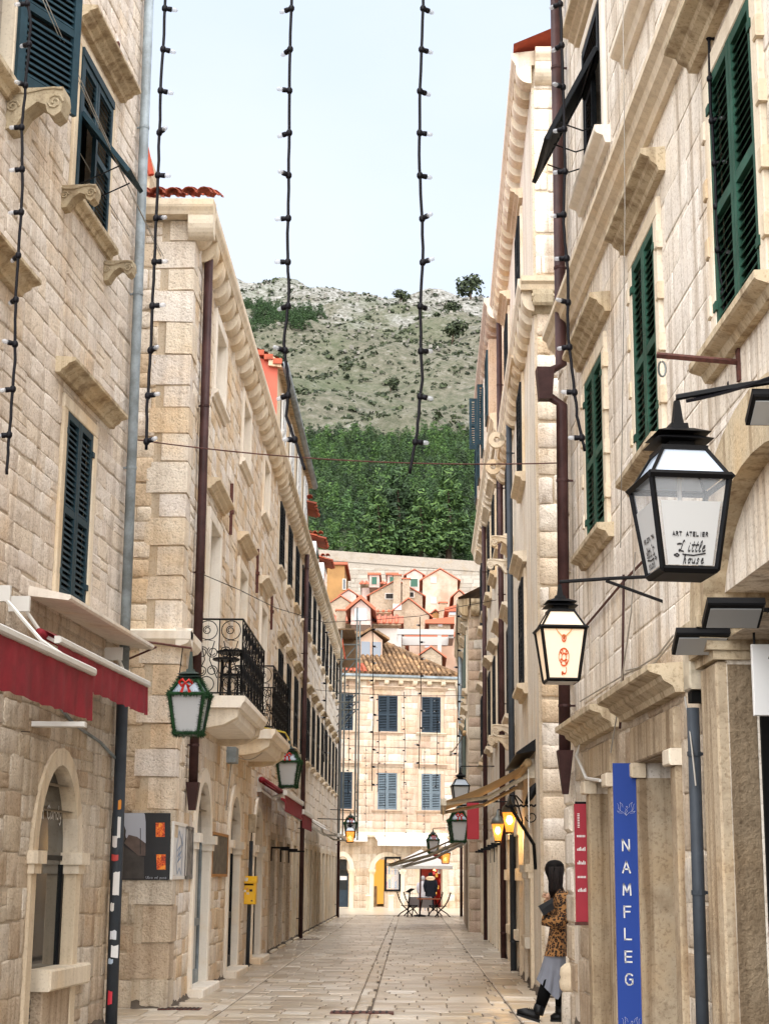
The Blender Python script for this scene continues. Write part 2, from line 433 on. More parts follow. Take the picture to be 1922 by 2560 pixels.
def sill(parent, fr, a0, a1, c, out=.16, h=.14, mat='trim', name='window_sill'):
    h *= .8; out *= .85
    pr = [(-.02, c-h), (out*.35, c-h), (out*.5, c-h*.6), (out*.9, c-h*.45), (out, c-h*.35), (out, c), (-.02, c+.01)]
    return MB().profile(fr, pr, a0, a1).build(name, mat, parent)
def surround(parent, fr, a0, a1, c0, c1, w=.14, b0=-.1, b1=.035, mat='trim', sides='lrt'):
    nm = 'window_frame'
    mb = MB()
    if 'l' in sides: mb.bevbox(fr, a0-w, a0, b0, b1, c0, c1)
    if 'r' in sides: mb.bevbox(fr, a1, a1+w, b0, b1, c0, c1)
    if 't' in sides: mb.bevbox(fr, a0-w, a1+w, b0, b1, c1, c1+w)
    return mb.build(nm, mat, parent)
SLAT = {}
def slat_mesh(mat):
    if mat not in SLAT:
        mb = MB(); F = Frame((0, 0, 0), d=(1, 0, 0), out=(0, 1, 0))
        mb.add([F.P(a, b, c) for a in (-.5, .5) for b, c in ((-.014, .02), (-.009, .024), (.016, -.018), (.011, -.023))],
               [(0, 1, 2, 3), (7, 6, 5, 4), (0, 4, 5, 1), (1, 5, 6, 2), (2, 6, 7, 3), (3, 7, 4, 0)])
        me = mb.mesh('slat'); me.materials.append(MATS[mat]); SLAT[mat] = me
    return SLAT[mat]
def leaf(parent, fr, w, h, mat, slats=True, pitch=.062, th=.045, rails=(.0, .48, 1.0), stile=.065, name='shutter', label=None):
    """louvred shutter leaf standing in its own frame: a 0..w, c 0..h, b 0..th"""
    mb = MB()
    mb.box(fr, 0, stile, 0, th, 0, h); mb.box(fr, w-stile, w, 0, th, 0, h)
    ys = []
    for i, r in enumerate(rails):
        rh = .12 if r == 0 else .075
        z0 = 0 if r == 0 else (h-rh if r == 1.0 else r*h-rh/2)
        mb.box(fr, stile, w-stile, .002, th-.002, z0, z0+rh); ys.append((z0, z0+rh))
    R = fr.R
    if not slats:
        for i in range(len(ys)-1):
            z = ys[i][1]+pitch*.5
            while z < ys[i+1][0]-.01:
                mb.add([fr.P(a, b, c) for a, (b, c) in ((stile, (.004, z+.024)), (w-stile, (.004, z+.024)), (w-stile, (th-.008, z-.02)), (stile, (th-.008, z-.02)))], [(0, 1, 2, 3)], fr.flip)
                z += pitch
        mb.box(fr, stile, w-stile, .001, .0035, .05, h-.05, mi=1)
        o = mb.build(name, [mat, 'dark_void'], parent)
    else:
        o = mb.build(name, mat, parent)
        me = slat_mesh(mat); n = 0
        for i in range(len(ys)-1):
            z = ys[i][1]+pitch*.5
            while z < ys[i+1][0]-.01:
                shared('slat', me, o, fr.P(w/2, th/2, z), R, (w-2*stile, 1, 1)); z += pitch; n += 1
    if label: o['label'] = label
    return o
def shutters(parent, fr, a0, a1, c0, c1, mat='shutter_teal', slats=True, b=.0, pitch=.062, rails=(0, .48, 1.0), hinges=True):
    """closed pair of leaves in an opening, dark behind"""
    m = (a0+a1)/2
    leaf(parent, fr.at(a0, b, c0), m-a0-.004, c1-c0, mat, slats, pitch, rails=rails)
    leaf(parent, fr.at(m+.004, b, c0), a1-m-.004, c1-c0, mat, slats, pitch, rails=rails)
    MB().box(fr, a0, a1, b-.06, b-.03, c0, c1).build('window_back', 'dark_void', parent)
    if hinges:
        for z in (c0+.25, c1-.25):
            for q in (a0, a1): MB().box(fr, q-.04, q+.04, b+.03, b+.06, z, z+.06).build('hinge', mat, parent)
def arch_pts(a0, a1, zs, rise, n=14):
    ca, r = (a0+a1)/2, (a1-a0)/2
    return [(ca-r*math.cos(math.pi*i/n), zs+rise*math.sin(math.pi*i/n)) for i in range(n+1)]
def portal(parent, fr, a0, a1, c0, zs, rise, w=.2, b0=-.32, b1=.05, mat='trim_clean', caps=True, name='door_surround', vou=True):
    """stone arch round an opening: jambs, capitals, arch ring"""
    o = bpy.data.objects.new(name, None); COL.objects.link(o); o.parent = parent; BASE[o.name] = BASE[parent.name]; o.empty_display_size = .1
    for x0, x1 in ((a0-w, a0), (a1, a1+w)): MB().bevbox(fr, x0, x1, b0, b1, c0, zs).build('jamb', mat, o)
    inn = arch_pts(a0, a1, zs, rise); out = arch_pts(a0-w, a1+w, zs, rise+w)
    n = len(inn)-1
    for k in range(0, n, 2):
        mb = MB(); seg = inn[k:k+3]; so_ = out[k:k+3]
        vs = [fr.P(a, b, c) for b in (b0, b1) for a, c in seg+so_]
        mb.add(vs, [(6, 7, 10, 9), (7, 8, 11, 10), (0, 1, 7, 6), (1, 2, 8, 7), (3, 9, 10, 4), (4, 10, 11, 5), (0, 6, 9, 3), (2, 5, 11, 8), (0, 3, 4, 1), (1, 4, 5, 2)], not fr.flip)
        mb.build('arch_stone', mat, o)
    if caps:
        for x0, x1 in ((a0-w-.05, a0+.07), (a1-.07, a1+w+.05)):
            MB().box(fr, x0+.03, x1-.03, b0, b1+.03, zs-.16, zs-.07).box(fr, x0, x1, b0, b1+.07, zs-.07, zs+.05).build('capital', mat, o)
    return o
def arch_steps(a0, a1, c0, zs, rise, w):
    """rectangles that cover a portal, for carving the blocks round it"""
    A, B_ = a0-w, a1+w; R = (B_-A)/2; ca = (A+B_)/2; out = [(A, B_, c0, zs)]
    for i in range(5):
        t0, t1 = i/5, (i+1)/5
        hw = R*math.sqrt(max(0, 1-t1*t1)) ; out.append((ca-hw-.01, ca+hw+.01, zs+(rise+w)*t0, zs+(rise+w)*t1))
    return out
def pipe(name, fr, pts, r, mat, label, cat, clamp=1.9, boot=False, group=None):
    """rain pipe along (a, b, c) points of a wall, with clamps"""
    P = [fr.P(*p) for p in pts]
    t = thing(name, label, cat, P[-1], group)
    MB().tube(P, r, 10).build('tube', mat, t, True)
    z0, z1 = pts[-1][2], pts[0][2]
    z = z0+.5; i = 0
    while z < z1-.3:
        a = b = None
        for q0, q1 in zip(pts, pts[1:]):
            if q1[2] <= z <= q0[2]:
                k = (z-q1[2])/max(1e-6, q0[2]-q1[2]); a = q1[0]+(q0[0]-q1[0])*k; b = q1[1]+(q0[1]-q1[1])*k
        if a is not None:
            c = fr.P(a, b, z); mb = MB()
            mb.lathe(c, [(r+.006, 0), (r+.006, .03)], 10); mb.box(fr, a-.01, a+.01, -.02, b, z+.005, z+.025)
            mb.build('clamp', mat, t)
        z += clamp
    return t
def corbel_mesh(mat, w=.16, out=.34, h=.26, name='corbel'):
    """rounded bracket under a cornice; back on b=0, top on c=0"""
    key = (mat, w, out, h)
    if key not in SLAT:
        mb = MB(); pr = [(0, 0), (out, 0), (out, -h*.22)]
        for i in range(7):
            t = math.pi/2*i/6; pr.append((out*.15+out*.85*math.cos(t), -h*.22-h*.78*math.sin(t)))
        pr.append((0, -h))
        mb.profile(G, pr, -w/2, w/2)
        me = mb.mesh(name); me.materials.append(MATS[mat]); SLAT[key] = me
    return SLAT[key]
def cornice(parent, fr, a0, a1, c, out=.42, mat='trim', step=.42, w=.17, ch=.26, cmat=None, gutter=None):
    """slab on a row of rounded corbels; c is the underside of the slab"""
    pr = [(-.05, c), (out*.8, c), (out*.86, c+.04), (out*.97, c+.09), (out, c+.12), (out, c+.2), (-.05, c+.24)]
    o = MB().profile(fr, pr, a0, a1).build('cornice', mat, parent)
    me = corbel_mesh(cmat or mat, w, out*.78, ch)
    n = max(2, int((a1-a0)/step)); st = (a1-a0-w)/(n-1)
    for i in range(n):
        shared('corbel', me, o, fr.P(a0+w/2+i*st, 0, c+.002), fr.R, (1, 1, 1))
    return o
# ------------------------------------------------------------------ facade frames (plan measured from the photograph)
def crop(ox, oy, k=2.595): return lambda x, y: (ox+x/k, oy+y/k)
c1, c2, c3, c4 = crop(0, 0), crop(0, 640), crop(0, 1280), crop(0, 1920)
r1, r2, r3, r4 = crop(1282, 0), crop(1282, 640), crop(1282, 1280), crop(1282, 1920)
_p = atY(258, 2560, 18.3); _d = ray(1340, 2191); _d = _d/_d.y
L1 = Frame(_p-_d*6, _p)
L2 = Frame((-2.95, 20.4), (-2.95, 68.4), out=(1, 0, 0)); L2F = Frame((-2.95, 20.4), (-7, 20.4), out=(0, -1, 0))
_p = atY(1424, 2560, 17.9); _d = ray(850, 2191); _d = _d/_d.y
R1 = Frame(_p-_d*10, _p); R1E = Frame((_p.x, _p.y), (_p.x+5, _p.y), out=(0, 1, 0))
R2 = Frame((1.785, 22.85), (1.785+.491*.5, 22.85+29.11*.5), out=(-1, 0, 0)); R2F = Frame((1.785, 22.85), (7, 22.85), out=(0, -1, 0))
_p = R2.P(10.9, 0, 0); R3 = Frame(_p, d=(.0088, 1), out=(-1, 0, 0))

# ------------------------------------------------------------------ L1: near left house with red awnings
B1 = thing('stone_house', 'nearest house on the left, weathered grey-beige stone with dark shutters and red awnings', 'house', L1.P(2, 0, 0))
w2 = (3.25, 4.52, 8.45, 10.10); w3 = (3.45, 4.45, 4.22, 6.18); w1 = (.1, 1.15, 8.6, 10.3); dr = (3.2, 4.55, 0, 2.66)
wall(B1, L1, -4, 6.0, 0, 13.5, [w1, w2, w3, (3.2, 4.55, 0, 2.2), (3.275, 4.475, 2.2, 2.45), (3.435, 4.315, 2.45, 2.64)], 'mortar', .5)
hol = [(w1[0]-.15, w1[1]+.15, w1[2]-.1, w1[3]+.1), (w2[0]-.14, w2[1]+.14, w2[2]-.12, w2[3]+.14), (w3[0]-.14, w3[1]+.14, w3[2], w3[3]+.16)]+arch_steps(3.2, 4.55, 0, 1.75, .89, .17)
masonry(B1, L1, -4, 5.98, 0, 4.1, hol, 'stone_low', (.22, .34), (.3, .7), .009, .011, jit=.022, maxparts=100, split=.12)
masonry(B1, L1, -4, 5.98, 4.1, 13.4, hol, 'stone_grey', (.17, .25), (.28, .62), .007, .008, jit=.02, maxparts=200, split=.08)
MB().box(L1, -4, 6.0, -7, -.5, 0, 13.5).build('body', 'render', B1)
_e = Frame(L1.P(6.0, 0, 0), d=-L1.n, out=L1.u)
MB().box(_e, 0, .5, -.02, -.005, 0, 13.5).build('side_wall', 'stone_grey', B1)
# window 2, flap open
hood(B1, L1, 3.02, 4.93, 10.28, .3, .2, 'trim_dirty'); sill(B1, L1, 3.0, 4.75, 8.42, .14, .16, 'trim_dirty')
surround(B1, L1, *w2, w=.12, mat='trim')
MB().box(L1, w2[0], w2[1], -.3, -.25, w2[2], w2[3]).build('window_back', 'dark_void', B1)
mid = (w2[0]+w2[1])/2; hh = w2[3]-w2[2]
MB().box(L1, w2[0], w2[1], -.02, .06, w2[3]-.09, w2[3]).box(L1, w2[0], w2[0]+.07, -.04, .05, w2[2], w2[3]-.09).build('shutter_frame', 'shutter_teal', B1)
leaf(B1, L1.at(mid+.01, .0, w2[2]-.05), w2[1]-mid-.01, hh-.03, 'shutter_teal')
leaf(B1, L1.at(w2[0]+.07, .0, w2[2]+hh*.56), mid-w2[0]-.08, hh*.44-.1, 'shutter_teal', rails=(0, 1.0))
# lower flap of the near leaf, pushed out from below on two stays
class Tilt(Frame):
    def __init__(s, fr, a, b, c, ang):
        s.o = fr.P(a, b, c); s.u = fr.u; s.k = Vector((0, 0, math.cos(ang)))-fr.n*math.sin(ang); s.n = fr.n*math.cos(ang)+Vector((0, 0, math.sin(ang))); s.flip = fr.flip
        x = s.u if not s.flip else -s.u
        s.R = Matrix(((x.x, s.n.x, s.k.x), (x.y, s.n.y, s.k.y), (x.z, s.n.z, s.k.z)))
    def P(s, a, b, c): return s.o+s.u*a+s.n*b+s.k*c
    def at(s, a, b=0, c=0):
        t = Tilt.__new__(Tilt); t.__dict__.update(s.__dict__); t.o = s.P(a, b, c); return t
fl = Tilt(L1, w2[0]+.07, .03, w2[2]+hh*.56, math.radians(38))
lf = leaf(B1, fl.at(0, 0, -.86), mid-w2[0]-.08, .86, 'shutter_teal', rails=(0, 1.0), label='lower half of a dark shutter pushed out from the wall on thin stays')
for a in (w2[0]+.12, mid-.08):
    MB().tube([L1.P(a, -.02, w2[2]+.12), L1.P(a, .46, w2[2]+.34)], .008, 5).build('stay_rod', 'iron_black', B1)
# window 1, leaf folded back
hood(B1, L1, -.1, 1.4, 10.45, .3, .2, 'trim_dirty'); sill(B1, L1, -.2, 1.4, 8.55, .16, .18, 'trim_dirty')
surround(B1, L1, *w1, w=.12)
MB().box(L1, w1[0], w1[1], -.3, -.25, w1[2], w1[3]).build('window_back', 'dark_void', B1)
leaf(B1, L1.at(w1[0], 0, w1[2]), .52, 1.65, 'shutter_teal')
_s = Frame(L1.P(w1[1]+.05, .03, w1[2]+.02), d=L1.u*math.cos(.46)+L1.n*math.sin(.46), out=L1.n*math.cos(.46)-L1.u*math.sin(.46))
leaf(B1, _s.at(0, 0, 0), .80, 1.7, 'shutter_teal', label='dark shutter leaf swung back at the upper left window', stile=.09)
MB().box(_s, .08, .72, -.012, -.004, .1, 1.62).build('slat_shade', 'dark_void', B1)  # dark sheet added for the shade behind the open slats
# window 3
hood(B1, L1, 3.0, 5.12, 6.42, .26, .2, 'trim_dirty'); surround(B1, L1, w3[0], w3[1], w3[2], w3[3], w=.14, mat='trim')
shutters(B1, L1, w3[0]+.02, w3[1]-.02, w3[2]+.02, w3[3], 'shutter_teal', b=-.02)
hood(B1, L1, -.4, 1.7, 6.72, .3, .2, 'trim_dirty')
surround(B1, L1, .0, 1.0, 4.22, 6.3, w=.14, mat='trim'); shutters(B1, L1, .02, .98, 4.24, 6.3, 'shutter_teal', slats=False, b=.03)
# carved brackets at the sills
def scroll(parent, fr, a, c, out, h, w, mat='carved'):
    pr = [(-.02, c), (out, c), (out*1.03, c-h*.25), (out*.98, c-h*.6), (out*.86, c-h*.72), (out*.74, c-h*.6), (out*.70, c-h*.42), (out*.55, c-h*.35), (out*.35, c-h*.55), (out*.18, c-h*.95), (-.02, c-h)]
    o = MB().profile(fr, pr, a-w/2, a+w/2).build('bracket', mat, parent)
    k = MB()
    for s in (-1, 1):
        x = a+s*(w/2+.006)
        for cx, cz, rr in ((out*.86, c-h*.38, h*.2), (out*.12, c-h*.45, h*.16)):
            k.tube([fr.P(x, cx+rr*(1-t/16)*math.cos(t*.8), cz+rr*(1-t/16)*math.sin(t*.8)) for t in range(14)], .011, 5)
        k.tube([fr.P(x, out*t/6, c-.03-.02*math.sin(t)) for t in range(7)], .012, 5)
    k.build('scroll', mat, o)
    return o
for px, off_c, ln, hh_, ww in ((c1(398, 1205), 0, .36, .25, .16), (c2(672, 35), 0, .33, .24, .16), (c1(55, 590), 0, .52, .40, .22)):
    a, z = L1.uv(*px); scroll(B1, L1, a+.08, z, ln, hh_, ww)
a, z = L1.uv(*c1(745, 385)); MB().box(L1, a-.03, a+.03, 0, .05, z-.2, z+.2).box(L1, a-.05, a+.05, 0, .07, z-.05, z).build('iron_tie', 'iron_rust', B1)
# arched shop front with a knee-high counter
po = portal(B1, L1, 3.2, 4.55, 0, 1.75, .89, w=.17, b0=-.16, b1=.04, mat='trim')
MB().prism(L1, [(3.2, .05)]+[(4.55, .05)]+[(a, c) for a, c in arch_pts(3.2, 4.55, 1.75, .89)[::-1]], -.125, -.115).build('shop_window', 'glass_dark', B1)
MB().box(L1, 3.2, 3.26, -.115, -.09, .05, 1.75).box(L1, 4.49, 4.55, -.115, -.09, .05, 1.75).box(L1, 3.26, 4.49, -.115, -.095, 1.72, 1.77).build('glazing_bar', 'iron_black', B1)
MB().bevbox(L1, 3.56, 4.98, -.11, .12, .50, .70, .02).build('counter_slab', 'trim', B1)
MB().bevbox(L1, 3.62, 4.55, -.11, .03, 0, .50, .01).build('counter_front', 'stone_low', B1)
MB().box(L1, 3.26, 3.56, -.11, -.09, .04, .45).build('roller_gate', 'iron_black', B1)
for i in range(6): MB().box(L1, 3.27, 3.55, -.09, -.06, .06+i*.065, .10+i*.065).build('gate_bar', 'iron_black', B1)
# lettering on strokes
GLY = {'C': [[(.9, .85), (.6, 1), (.25, .9), (.05, .5), (.25, .1), (.6, 0), (.9, .15)]], 'a': [[(.75, .55), (.4, .62), (.12, .35), (.3, .03), (.6, .12), (.75, .55), (.8, .05)]],
 'n': [[(.15, 0), (.18, .6)], [(.17, .42), (.45, .63), (.7, .5), (.75, 0)]], 'd': [[(.72, .5), (.4, .6), (.12, .3), (.35, .02), (.7, .15)], [(.78, 1.05), (.72, .02)]],
 'y': [[(.12, .6), (.3, .15), (.55, .12), (.72, .6)], [(.74, .6), (.66, -.1), (.4, -.38), (.15, -.25)]], 'm': [[(.05, 0), (.08, .6)], [(.08, .45), (.25, .63), (.42, .5), (.45, 0)], [(.44, .45), (.62, .63), (.82, .5), (.86, 0)]],
 'L': [[(-.55, .68), (-.2, .74), (.2, .72)], [(.72, .92), (.58, 1.06), (.42, .95), (.36, .6), (.28, .25), (.08, .02), (-.12, .06), (-.02, .17), (.3, .06), (.8, .0)]], 'i': [[(.3, .55), (.25, .1), (.4, .0), (.6, .12)], [(.36, .78), (.40, .80)]],
 't': [[(.4, .95), (.25, .15), (.4, 0), (.6, .1)], [(.1, .62), (.65, .66)]], 'l': [[(.2, .1), (.5, .75), (.45, 1.05), (.28, .9), (.22, .2), (.38, 0), (.6, .1)]], 'e': [[(.15, .3), (.55, .42), (.5, .6), (.25, .55), (.15, .25), (.35, .02), (.75, .15)]],
 'h': [[(.1, -.05), (.35, .75), (.4, 1.05), (.22, .95), (.15, .3), (.1, 0)], [(.14, .3), (.4, .58), (.55, .45), (.5, .08), (.65, .03)]], 'o': [[(.4, .55), (.15, .35), (.25, .03), (.55, .1), (.6, .42), (.4, .55), (.85, .5)]], 'u': [[(.12, .55), (.12, .12), (.35, .02), (.6, .2)], [(.66, .55), (.62, .1), (.8, .02)]],
 's': [[(.6, .52), (.35, .6), (.22, .42), (.5, .25), (.45, .04), (.1, .04)]],
 'N': [[(.1, 0), (.1, 1)], [(.1, 1), (.9, 0)], [(.9, 0), (.9, 1)]], 'A': [[(.05, 0), (.5, 1)], [(.5, 1), (.95, 0)], [(.2, .32), (.8, .32)]], 'M': [[(.05, 0), (.12, 1)], [(.12, 1), (.5, .25)], [(.5, .25), (.88, 1)], [(.88, 1), (.95, 0)]],
 'F': [[(.12, 0), (.12, 1)], [(.12, .96), (.9, .96)], [(.12, .5), (.8, .5)]], 'E': [[(.12, 0), (.12, 1)], [(.12, .96), (.9, .96)], [(.12, .5), (.85, .5)], [(.12, .04), (.9, .04)]], 'G': [[(.92, .85), (.65, .98), (.35, .96), (.1, .7), (.1, .3), (.35, .04), (.65, .02), (.92, .15), (.92, .5), (.6, .5)]],
 'R': [[(.12, 0), (.12, 1)], [(.12, .96), (.6, .96), (.8, .78), (.6, .52), (.12, .5)], [(.5, .5), (.85, 0)]], 'T': [[(.5, 0), (.5, 1)], [(.05, .96), (.95, .96)]], 'I': [[(.5, 0), (.5, 1)]]}
GLY['L_'] = [[(.12, 1), (.12, 0)], [(.12, .04), (.9, .04)]]
def strokes(mb, P, lines, th, lift=.0):
    """flat ribbon along polylines; P maps (x, y) to a point and its out vector"""
    for ln in lines:
        for (x0, y0), (x1, y1) in zip(ln, ln[1:]):
            dx, dy = x1-x0, y1-y0; L_ = math.hypot(dx, dy) or 1; nx, ny = -dy/L_*th/2, dx/L_*th/2; ex, ey = dx/L_*th*.35, dy/L_*th*.35
            mb.add([P(x0-ex+nx, y0-ey+ny), P(x0-ex-nx, y0-ey-ny), P(x1+ex-nx, y1+ey-ny), P(x1+ex+nx, y1+ey+ny)], [(0, 1, 2, 3)])
def write(mb, fr, text, a, b, c, size, th, adv=.95, sgn=1, shear=0.0, caps=False):
    x = 0
    for ch in text:
        if ch != ' ':
            k = 'L_' if (caps and ch == 'L') else ch
            g = [[((x+p[0]*(.8 if not caps else .75)+shear*p[1])*size, p[1]*size) for p in ln] for ln in GLY[k]]
            strokes(mb, lambda u, v: fr.P(a+sgn*u, b, c+v), g, th)
        x += adv*(.55 if ch in 'iltI' and not caps else (.6 if ch == 'I' else 1))
plain('paint_white', 'e2e0dc', .6); plain('paint_black', '1c191c', .6)
mb = MB(); write(mb, L1, 'm Candy', 3.72, -.112, 2.12, .13, .016, adv=.8); mb.build('shop_lettering', 'paint_white', B1, kind='stuff')
# awning ledge, red awnings
a0, _ = L1.uv(*c3(105, 610)); zl = 4.12
MB().profile(L1, [(-.02, zl), (.40, zl-.05), (.42, zl-.03), (.42, zl), (.02, zl+.09), (-.02, zl+.09)], a0+.3, 5.95).build('ledge', 'trim_clean', B1)
def red_awning(label, px0, px1, out, val):
    (s0, z0), (s1, z1) = L1.uv(*px0, out), L1.uv(*px1, out)
    z = (z0+z1)/2
    t = thing('awning', label, 'awning', L1.P((s0+s1)/2, 0, zl-.2), 'red awnings on the near left house')
    MB().bevbox(L1, s0, s1, out-.06, out, z-.035, z+.03, .015).build('front_bar', 'alu_white', t)
    v = MB(); n = 40
    for i in range(n+1):
        a = s0+.02+(s1-s0-.04)*i/n; w = .012*math.sin(i*1.9)+.008*math.sin(i*.7)
        v.add([], [])
        v.v += [tuple(L1.P(a, out-.03+w*.3, z-.04)), tuple(L1.P(a, out-.03+w*.7, z-val*.5)), tuple(L1.P(a, out-.03+w*1.3, z-val-.006*math.cos(i*2.4)))]
    for i in range(n):
        for j in range(2): v.f.append([3*i+j, 3*i+3+j, 3*i+4+j, 3*i+1+j]); v.m.append(0)
    v.build('valance', 'cloth_red', t, True)
    MB().add([L1.P(s0+.04, out-.17, z+.1), L1.P(s1-.04, out-.17, z+.1), L1.P(s1-.04, out-.05, z+.03), L1.P(s0+.04, out-.05, z+.03)], [(0, 1, 2, 3)]).build('canopy', 'cloth_red', t)
    MB().tube([L1.P(s0, out-.2, z+.06), L1.P(s1, out-.2, z+.06)], .04, 12).build('roller', 'cloth_red', t, True)
    for a in (s0+.06, s1-.06):
        MB().box(L1, a-.02, a+.02, .0, .2, zl-.24, zl-.1).tube([L1.P(a, .16, zl-.22), L1.P(a+.15*(1 if a < (s0+s1)/2 else -1), out*.55, (zl+z)/2-.18), L1.P(a, out-.05, z-.02)], .018, 6).build('arm', 'alu_white', t)
    return t
red_awning('red valance of the awning nearest the grey drainpipe', c3(400, 785), c3(980, 1160), .52, .34)
red_awning('streaked red awning cut off by the left edge of the photo', c3(-420, 460), c3(630, 1110), .98, .42)
# thin white bar sticking out over the shop door, black lamp below it
p = atY(*c3(555, 1375), 15.2)
_fx = Frame((p.x, p.y), d=(-1, -.02), out=(0, -1, 0))
MB().bevbox(_fx, 0, 1.15, -.09, .03, p.z-.03, p.z+.02, .006).build('light_bar', 'alu_white', None, base=(p.x, p.y, p.z), label='flat white bar jutting out over the arched shop window', category='light bar')
a, z = L1.uv(*c3(550, 1375))
wb = MB(); wb.tube([L1.P(3.3, .02, 3.3), L1.P(4.2, .03, 3.08), L1.P(5.3, .02, 2.98), L1.P(5.95, .05, 2.83)], .018, 6)
wb.build('conduit', 'pipe_grey', B1)
q = atY(*c3(20, 1440), 14.9)
lt = thing('spotlight', 'small black spotlight at the left edge above the shop window', 'spotlight', q)
MB().lathe((q.x-.02, q.y, q.z), [(.04, -.09), (.055, -.07), (.055, .05), (.03, .1)], 10).build('head', 'iron_black', lt, True)
MB().tube([(q.x-.02, q.y, q.z+.08), (q.x-.2, q.y+.05, q.z+.2)], .012, 6).tube([(q.x, q.y, q.z+.03), (q.x+.25, q.y, q.z+.02)], .004, 4).build('arm', 'iron_black', lt)
# drainpipe
pp = pipe('drainpipe', L1, [(5.62, .1, 13.4), (5.78, .1, 7), (5.86, .1, 3.55)], .058, 'pipe_grey', 'pale grey drainpipe at the end of the near left house', 'drainpipe', 2.1)
MB().tube([L1.P(5.86, .1, 3.55), L1.P(5.93, .1, 1.6), L1.P(5.98, .1, 0.0)], .066, 12).build('lower_tube', 'pipe_dark', pp, True)
for i, (z, col, h, w) in enumerate(((2.35, 'd98a2a', .10, .03), (2.1, 'd8d6d2', .22, .03), (1.95, 'cfcac6', .12, .05), (1.78, 'b8403c', .07, .07), (1.5, 'dcdad6', .24, .06), (.95, 'cfd2d6', .1, .06), (.78, 'e0e0de', .13, .07), (.68, 'a8b8c8', .05, .05), (.3, 'c82a3a', .14, .04), (1.25, 'd2cec8', .08, .04))):
    nm = 'sticker_%s' % col
    if nm not in MATS: plain(nm, col, .6)
    aa = 5.86+.06*(3.55-z)/1.9; R_ = .0668; mb = MB(); f0 = U(-.4, .5)
    for j in range(4):
        for zz in (z-h/2, z+h/2):
            ph = -math.pi/2+f0+(j-1.5)*w/R_/3*1.2
            c = L1.P(aa, .1, zz); mb.v.append((c.x+R_*1.02*math.cos(ph), c.y+R_*1.02*math.sin(ph), zz+U(-.01, .01)))
    for j in range(3): mb.f.append([2*j, 2*j+2, 2*j+3, 2*j+1]); mb.m.append(0)
    mb.build('sticker', nm, pp)

# ------------------------------------------------------------------ L2: corner house on the left with balconies
B2 = thing('corner_house', 'cream stone corner house on the left with corbelled cornice and iron balconies', 'house', (-2.95, 20.4, 0))
TOP2 = 10.2
arches = [(2.0, 3.55), (6.2, 7.75), (10.4, 11.95)]
h2 = []; hs2 = []
for x0, x1 in arches:
    h2 += [(x0, x1, .12, 2.5), (x0+.07, x1-.07, 2.5, 2.72), (x0+.27, x1-.27, 2.72, 2.86)]; hs2 += arch_steps(x0, x1, 0, 2.1, .78, .2)
tw = [(2.55, 3.7), (6.55, 7.7), (10.6, 11.75)]; md = [(2.5, 3.7, 3.95, 6.62), (6.6, 7.75, 3.95, 6.70), (10.7, 11.8, 4.7, 6.7)]
for x0, x1 in tw: h2.append((x0, x1, 8.55, 9.65)); hs2.append((x0-.2, x1+.2, 8.4, 9.85))
for x0, x1, z0, z1 in md: h2.append((x0, x1, z0, z1)); hs2.append((x0-.22, x1+.22, z0-.1, z1+.25))
doors3 = [(14.1, 15.2), (16.6, 17.6)]
for x0, x1 in doors3: h2.append((x0, x1, .05, 2.25)); hs2.append((x0-.15, x1+.15, 0, 2.4))
wall(B2, L2, 0, 14.2, 0, TOP2, [h for h in h2 if h[1] < 14.1], 'mortar_warm', .42)
wall(B2, L2F, 0, 4, 0, TOP2, [], 'mortar_warm', name='side_wall')
masonry(B2, L2, .35, 14.2, 0, TOP2, hs2, 'stone_warm', (.2, .32), (.26, .6), .009, .011, jit=.02, maxparts=150, split=.15)
masonry(B2, L2F, .42, 2.2, 0, 3.4, [], 'stone_low', (.26, .46), (.35, .75), .014, .018, jit=.03, maxparts=60, split=.12)
masonry(B2, L2F, .42, 2.2, 3.4, TOP2, [], 'stone_warm', (.2, .38), (.3, .65), .014, .018, jit=.03, maxparts=120, split=.15)
c = 0; i = 0
while c < TOP2-.05:                                  # quoins turn the corner
    h = min(U(.3, .45), TOP2-c); wq = (.5, .3) if i % 2 else (.32, .46); e = .012
    mb = MB(); F0 = Frame((-2.95, 20.4), d=(-1, 0), out=(0, -1, 0))
    J = lambda: U(-.012, .012)
    z0, z1 = c+.01, c+h-.01
    o_ = .022+U(-.006, .008)
    vs = [(-2.95-wq[0], 20.4-o_+J(), z0), (-2.95+o_-e, 20.4-o_+J(), z0+J()), (-2.95+o_, 20.4-o_+e, z0), (-2.95+o_+J(), 20.4+wq[1], z0), (-2.95-wq[0], 20.5, z0), (-3.05, 20.4+wq[1], z0)]
    vs = vs+[(x, y, z1) for x, y, z in vs]
    mb.add(vs, [(0, 1, 7, 6), (1, 2, 8, 7), (2, 3, 9, 8), (0, 6, 10, 4), (3, 5, 11, 9), (6, 7, 8, 9, 11, 10), (4, 5, 3, 2, 1, 0)])
    mb.build('quoin', 'stone_low' if c < 2.2 else 'stone_warm', B2); c += h; i += 1
MB().box(L2, .45, 14.2, -8, -.45, 0, TOP2).build('body', 'render', B2)
cornice(B2, L2, .0, 14.2, TOP2, .28, 'trim', .7, .34, .3)
o = cornice(B2, L2F, -.28, 4, TOP2+.003, .28, 'trim', .85, .34, .3)
MB().profile(L2F, [(-.02, 4.40), (.14, 4.44), (.2, 4.5), (.2, 4.6), (-.02, 4.66)], -.17, 2.5).build('string_course', 'trim_clean', B2)
MB().profile(L2, [(-.02, 4.40), (.12, 4.44), (.17, 4.5), (.17, 4.6), (-.02, 4.66)], -.19, .9).build('string_course', 'trim_clean', B2)
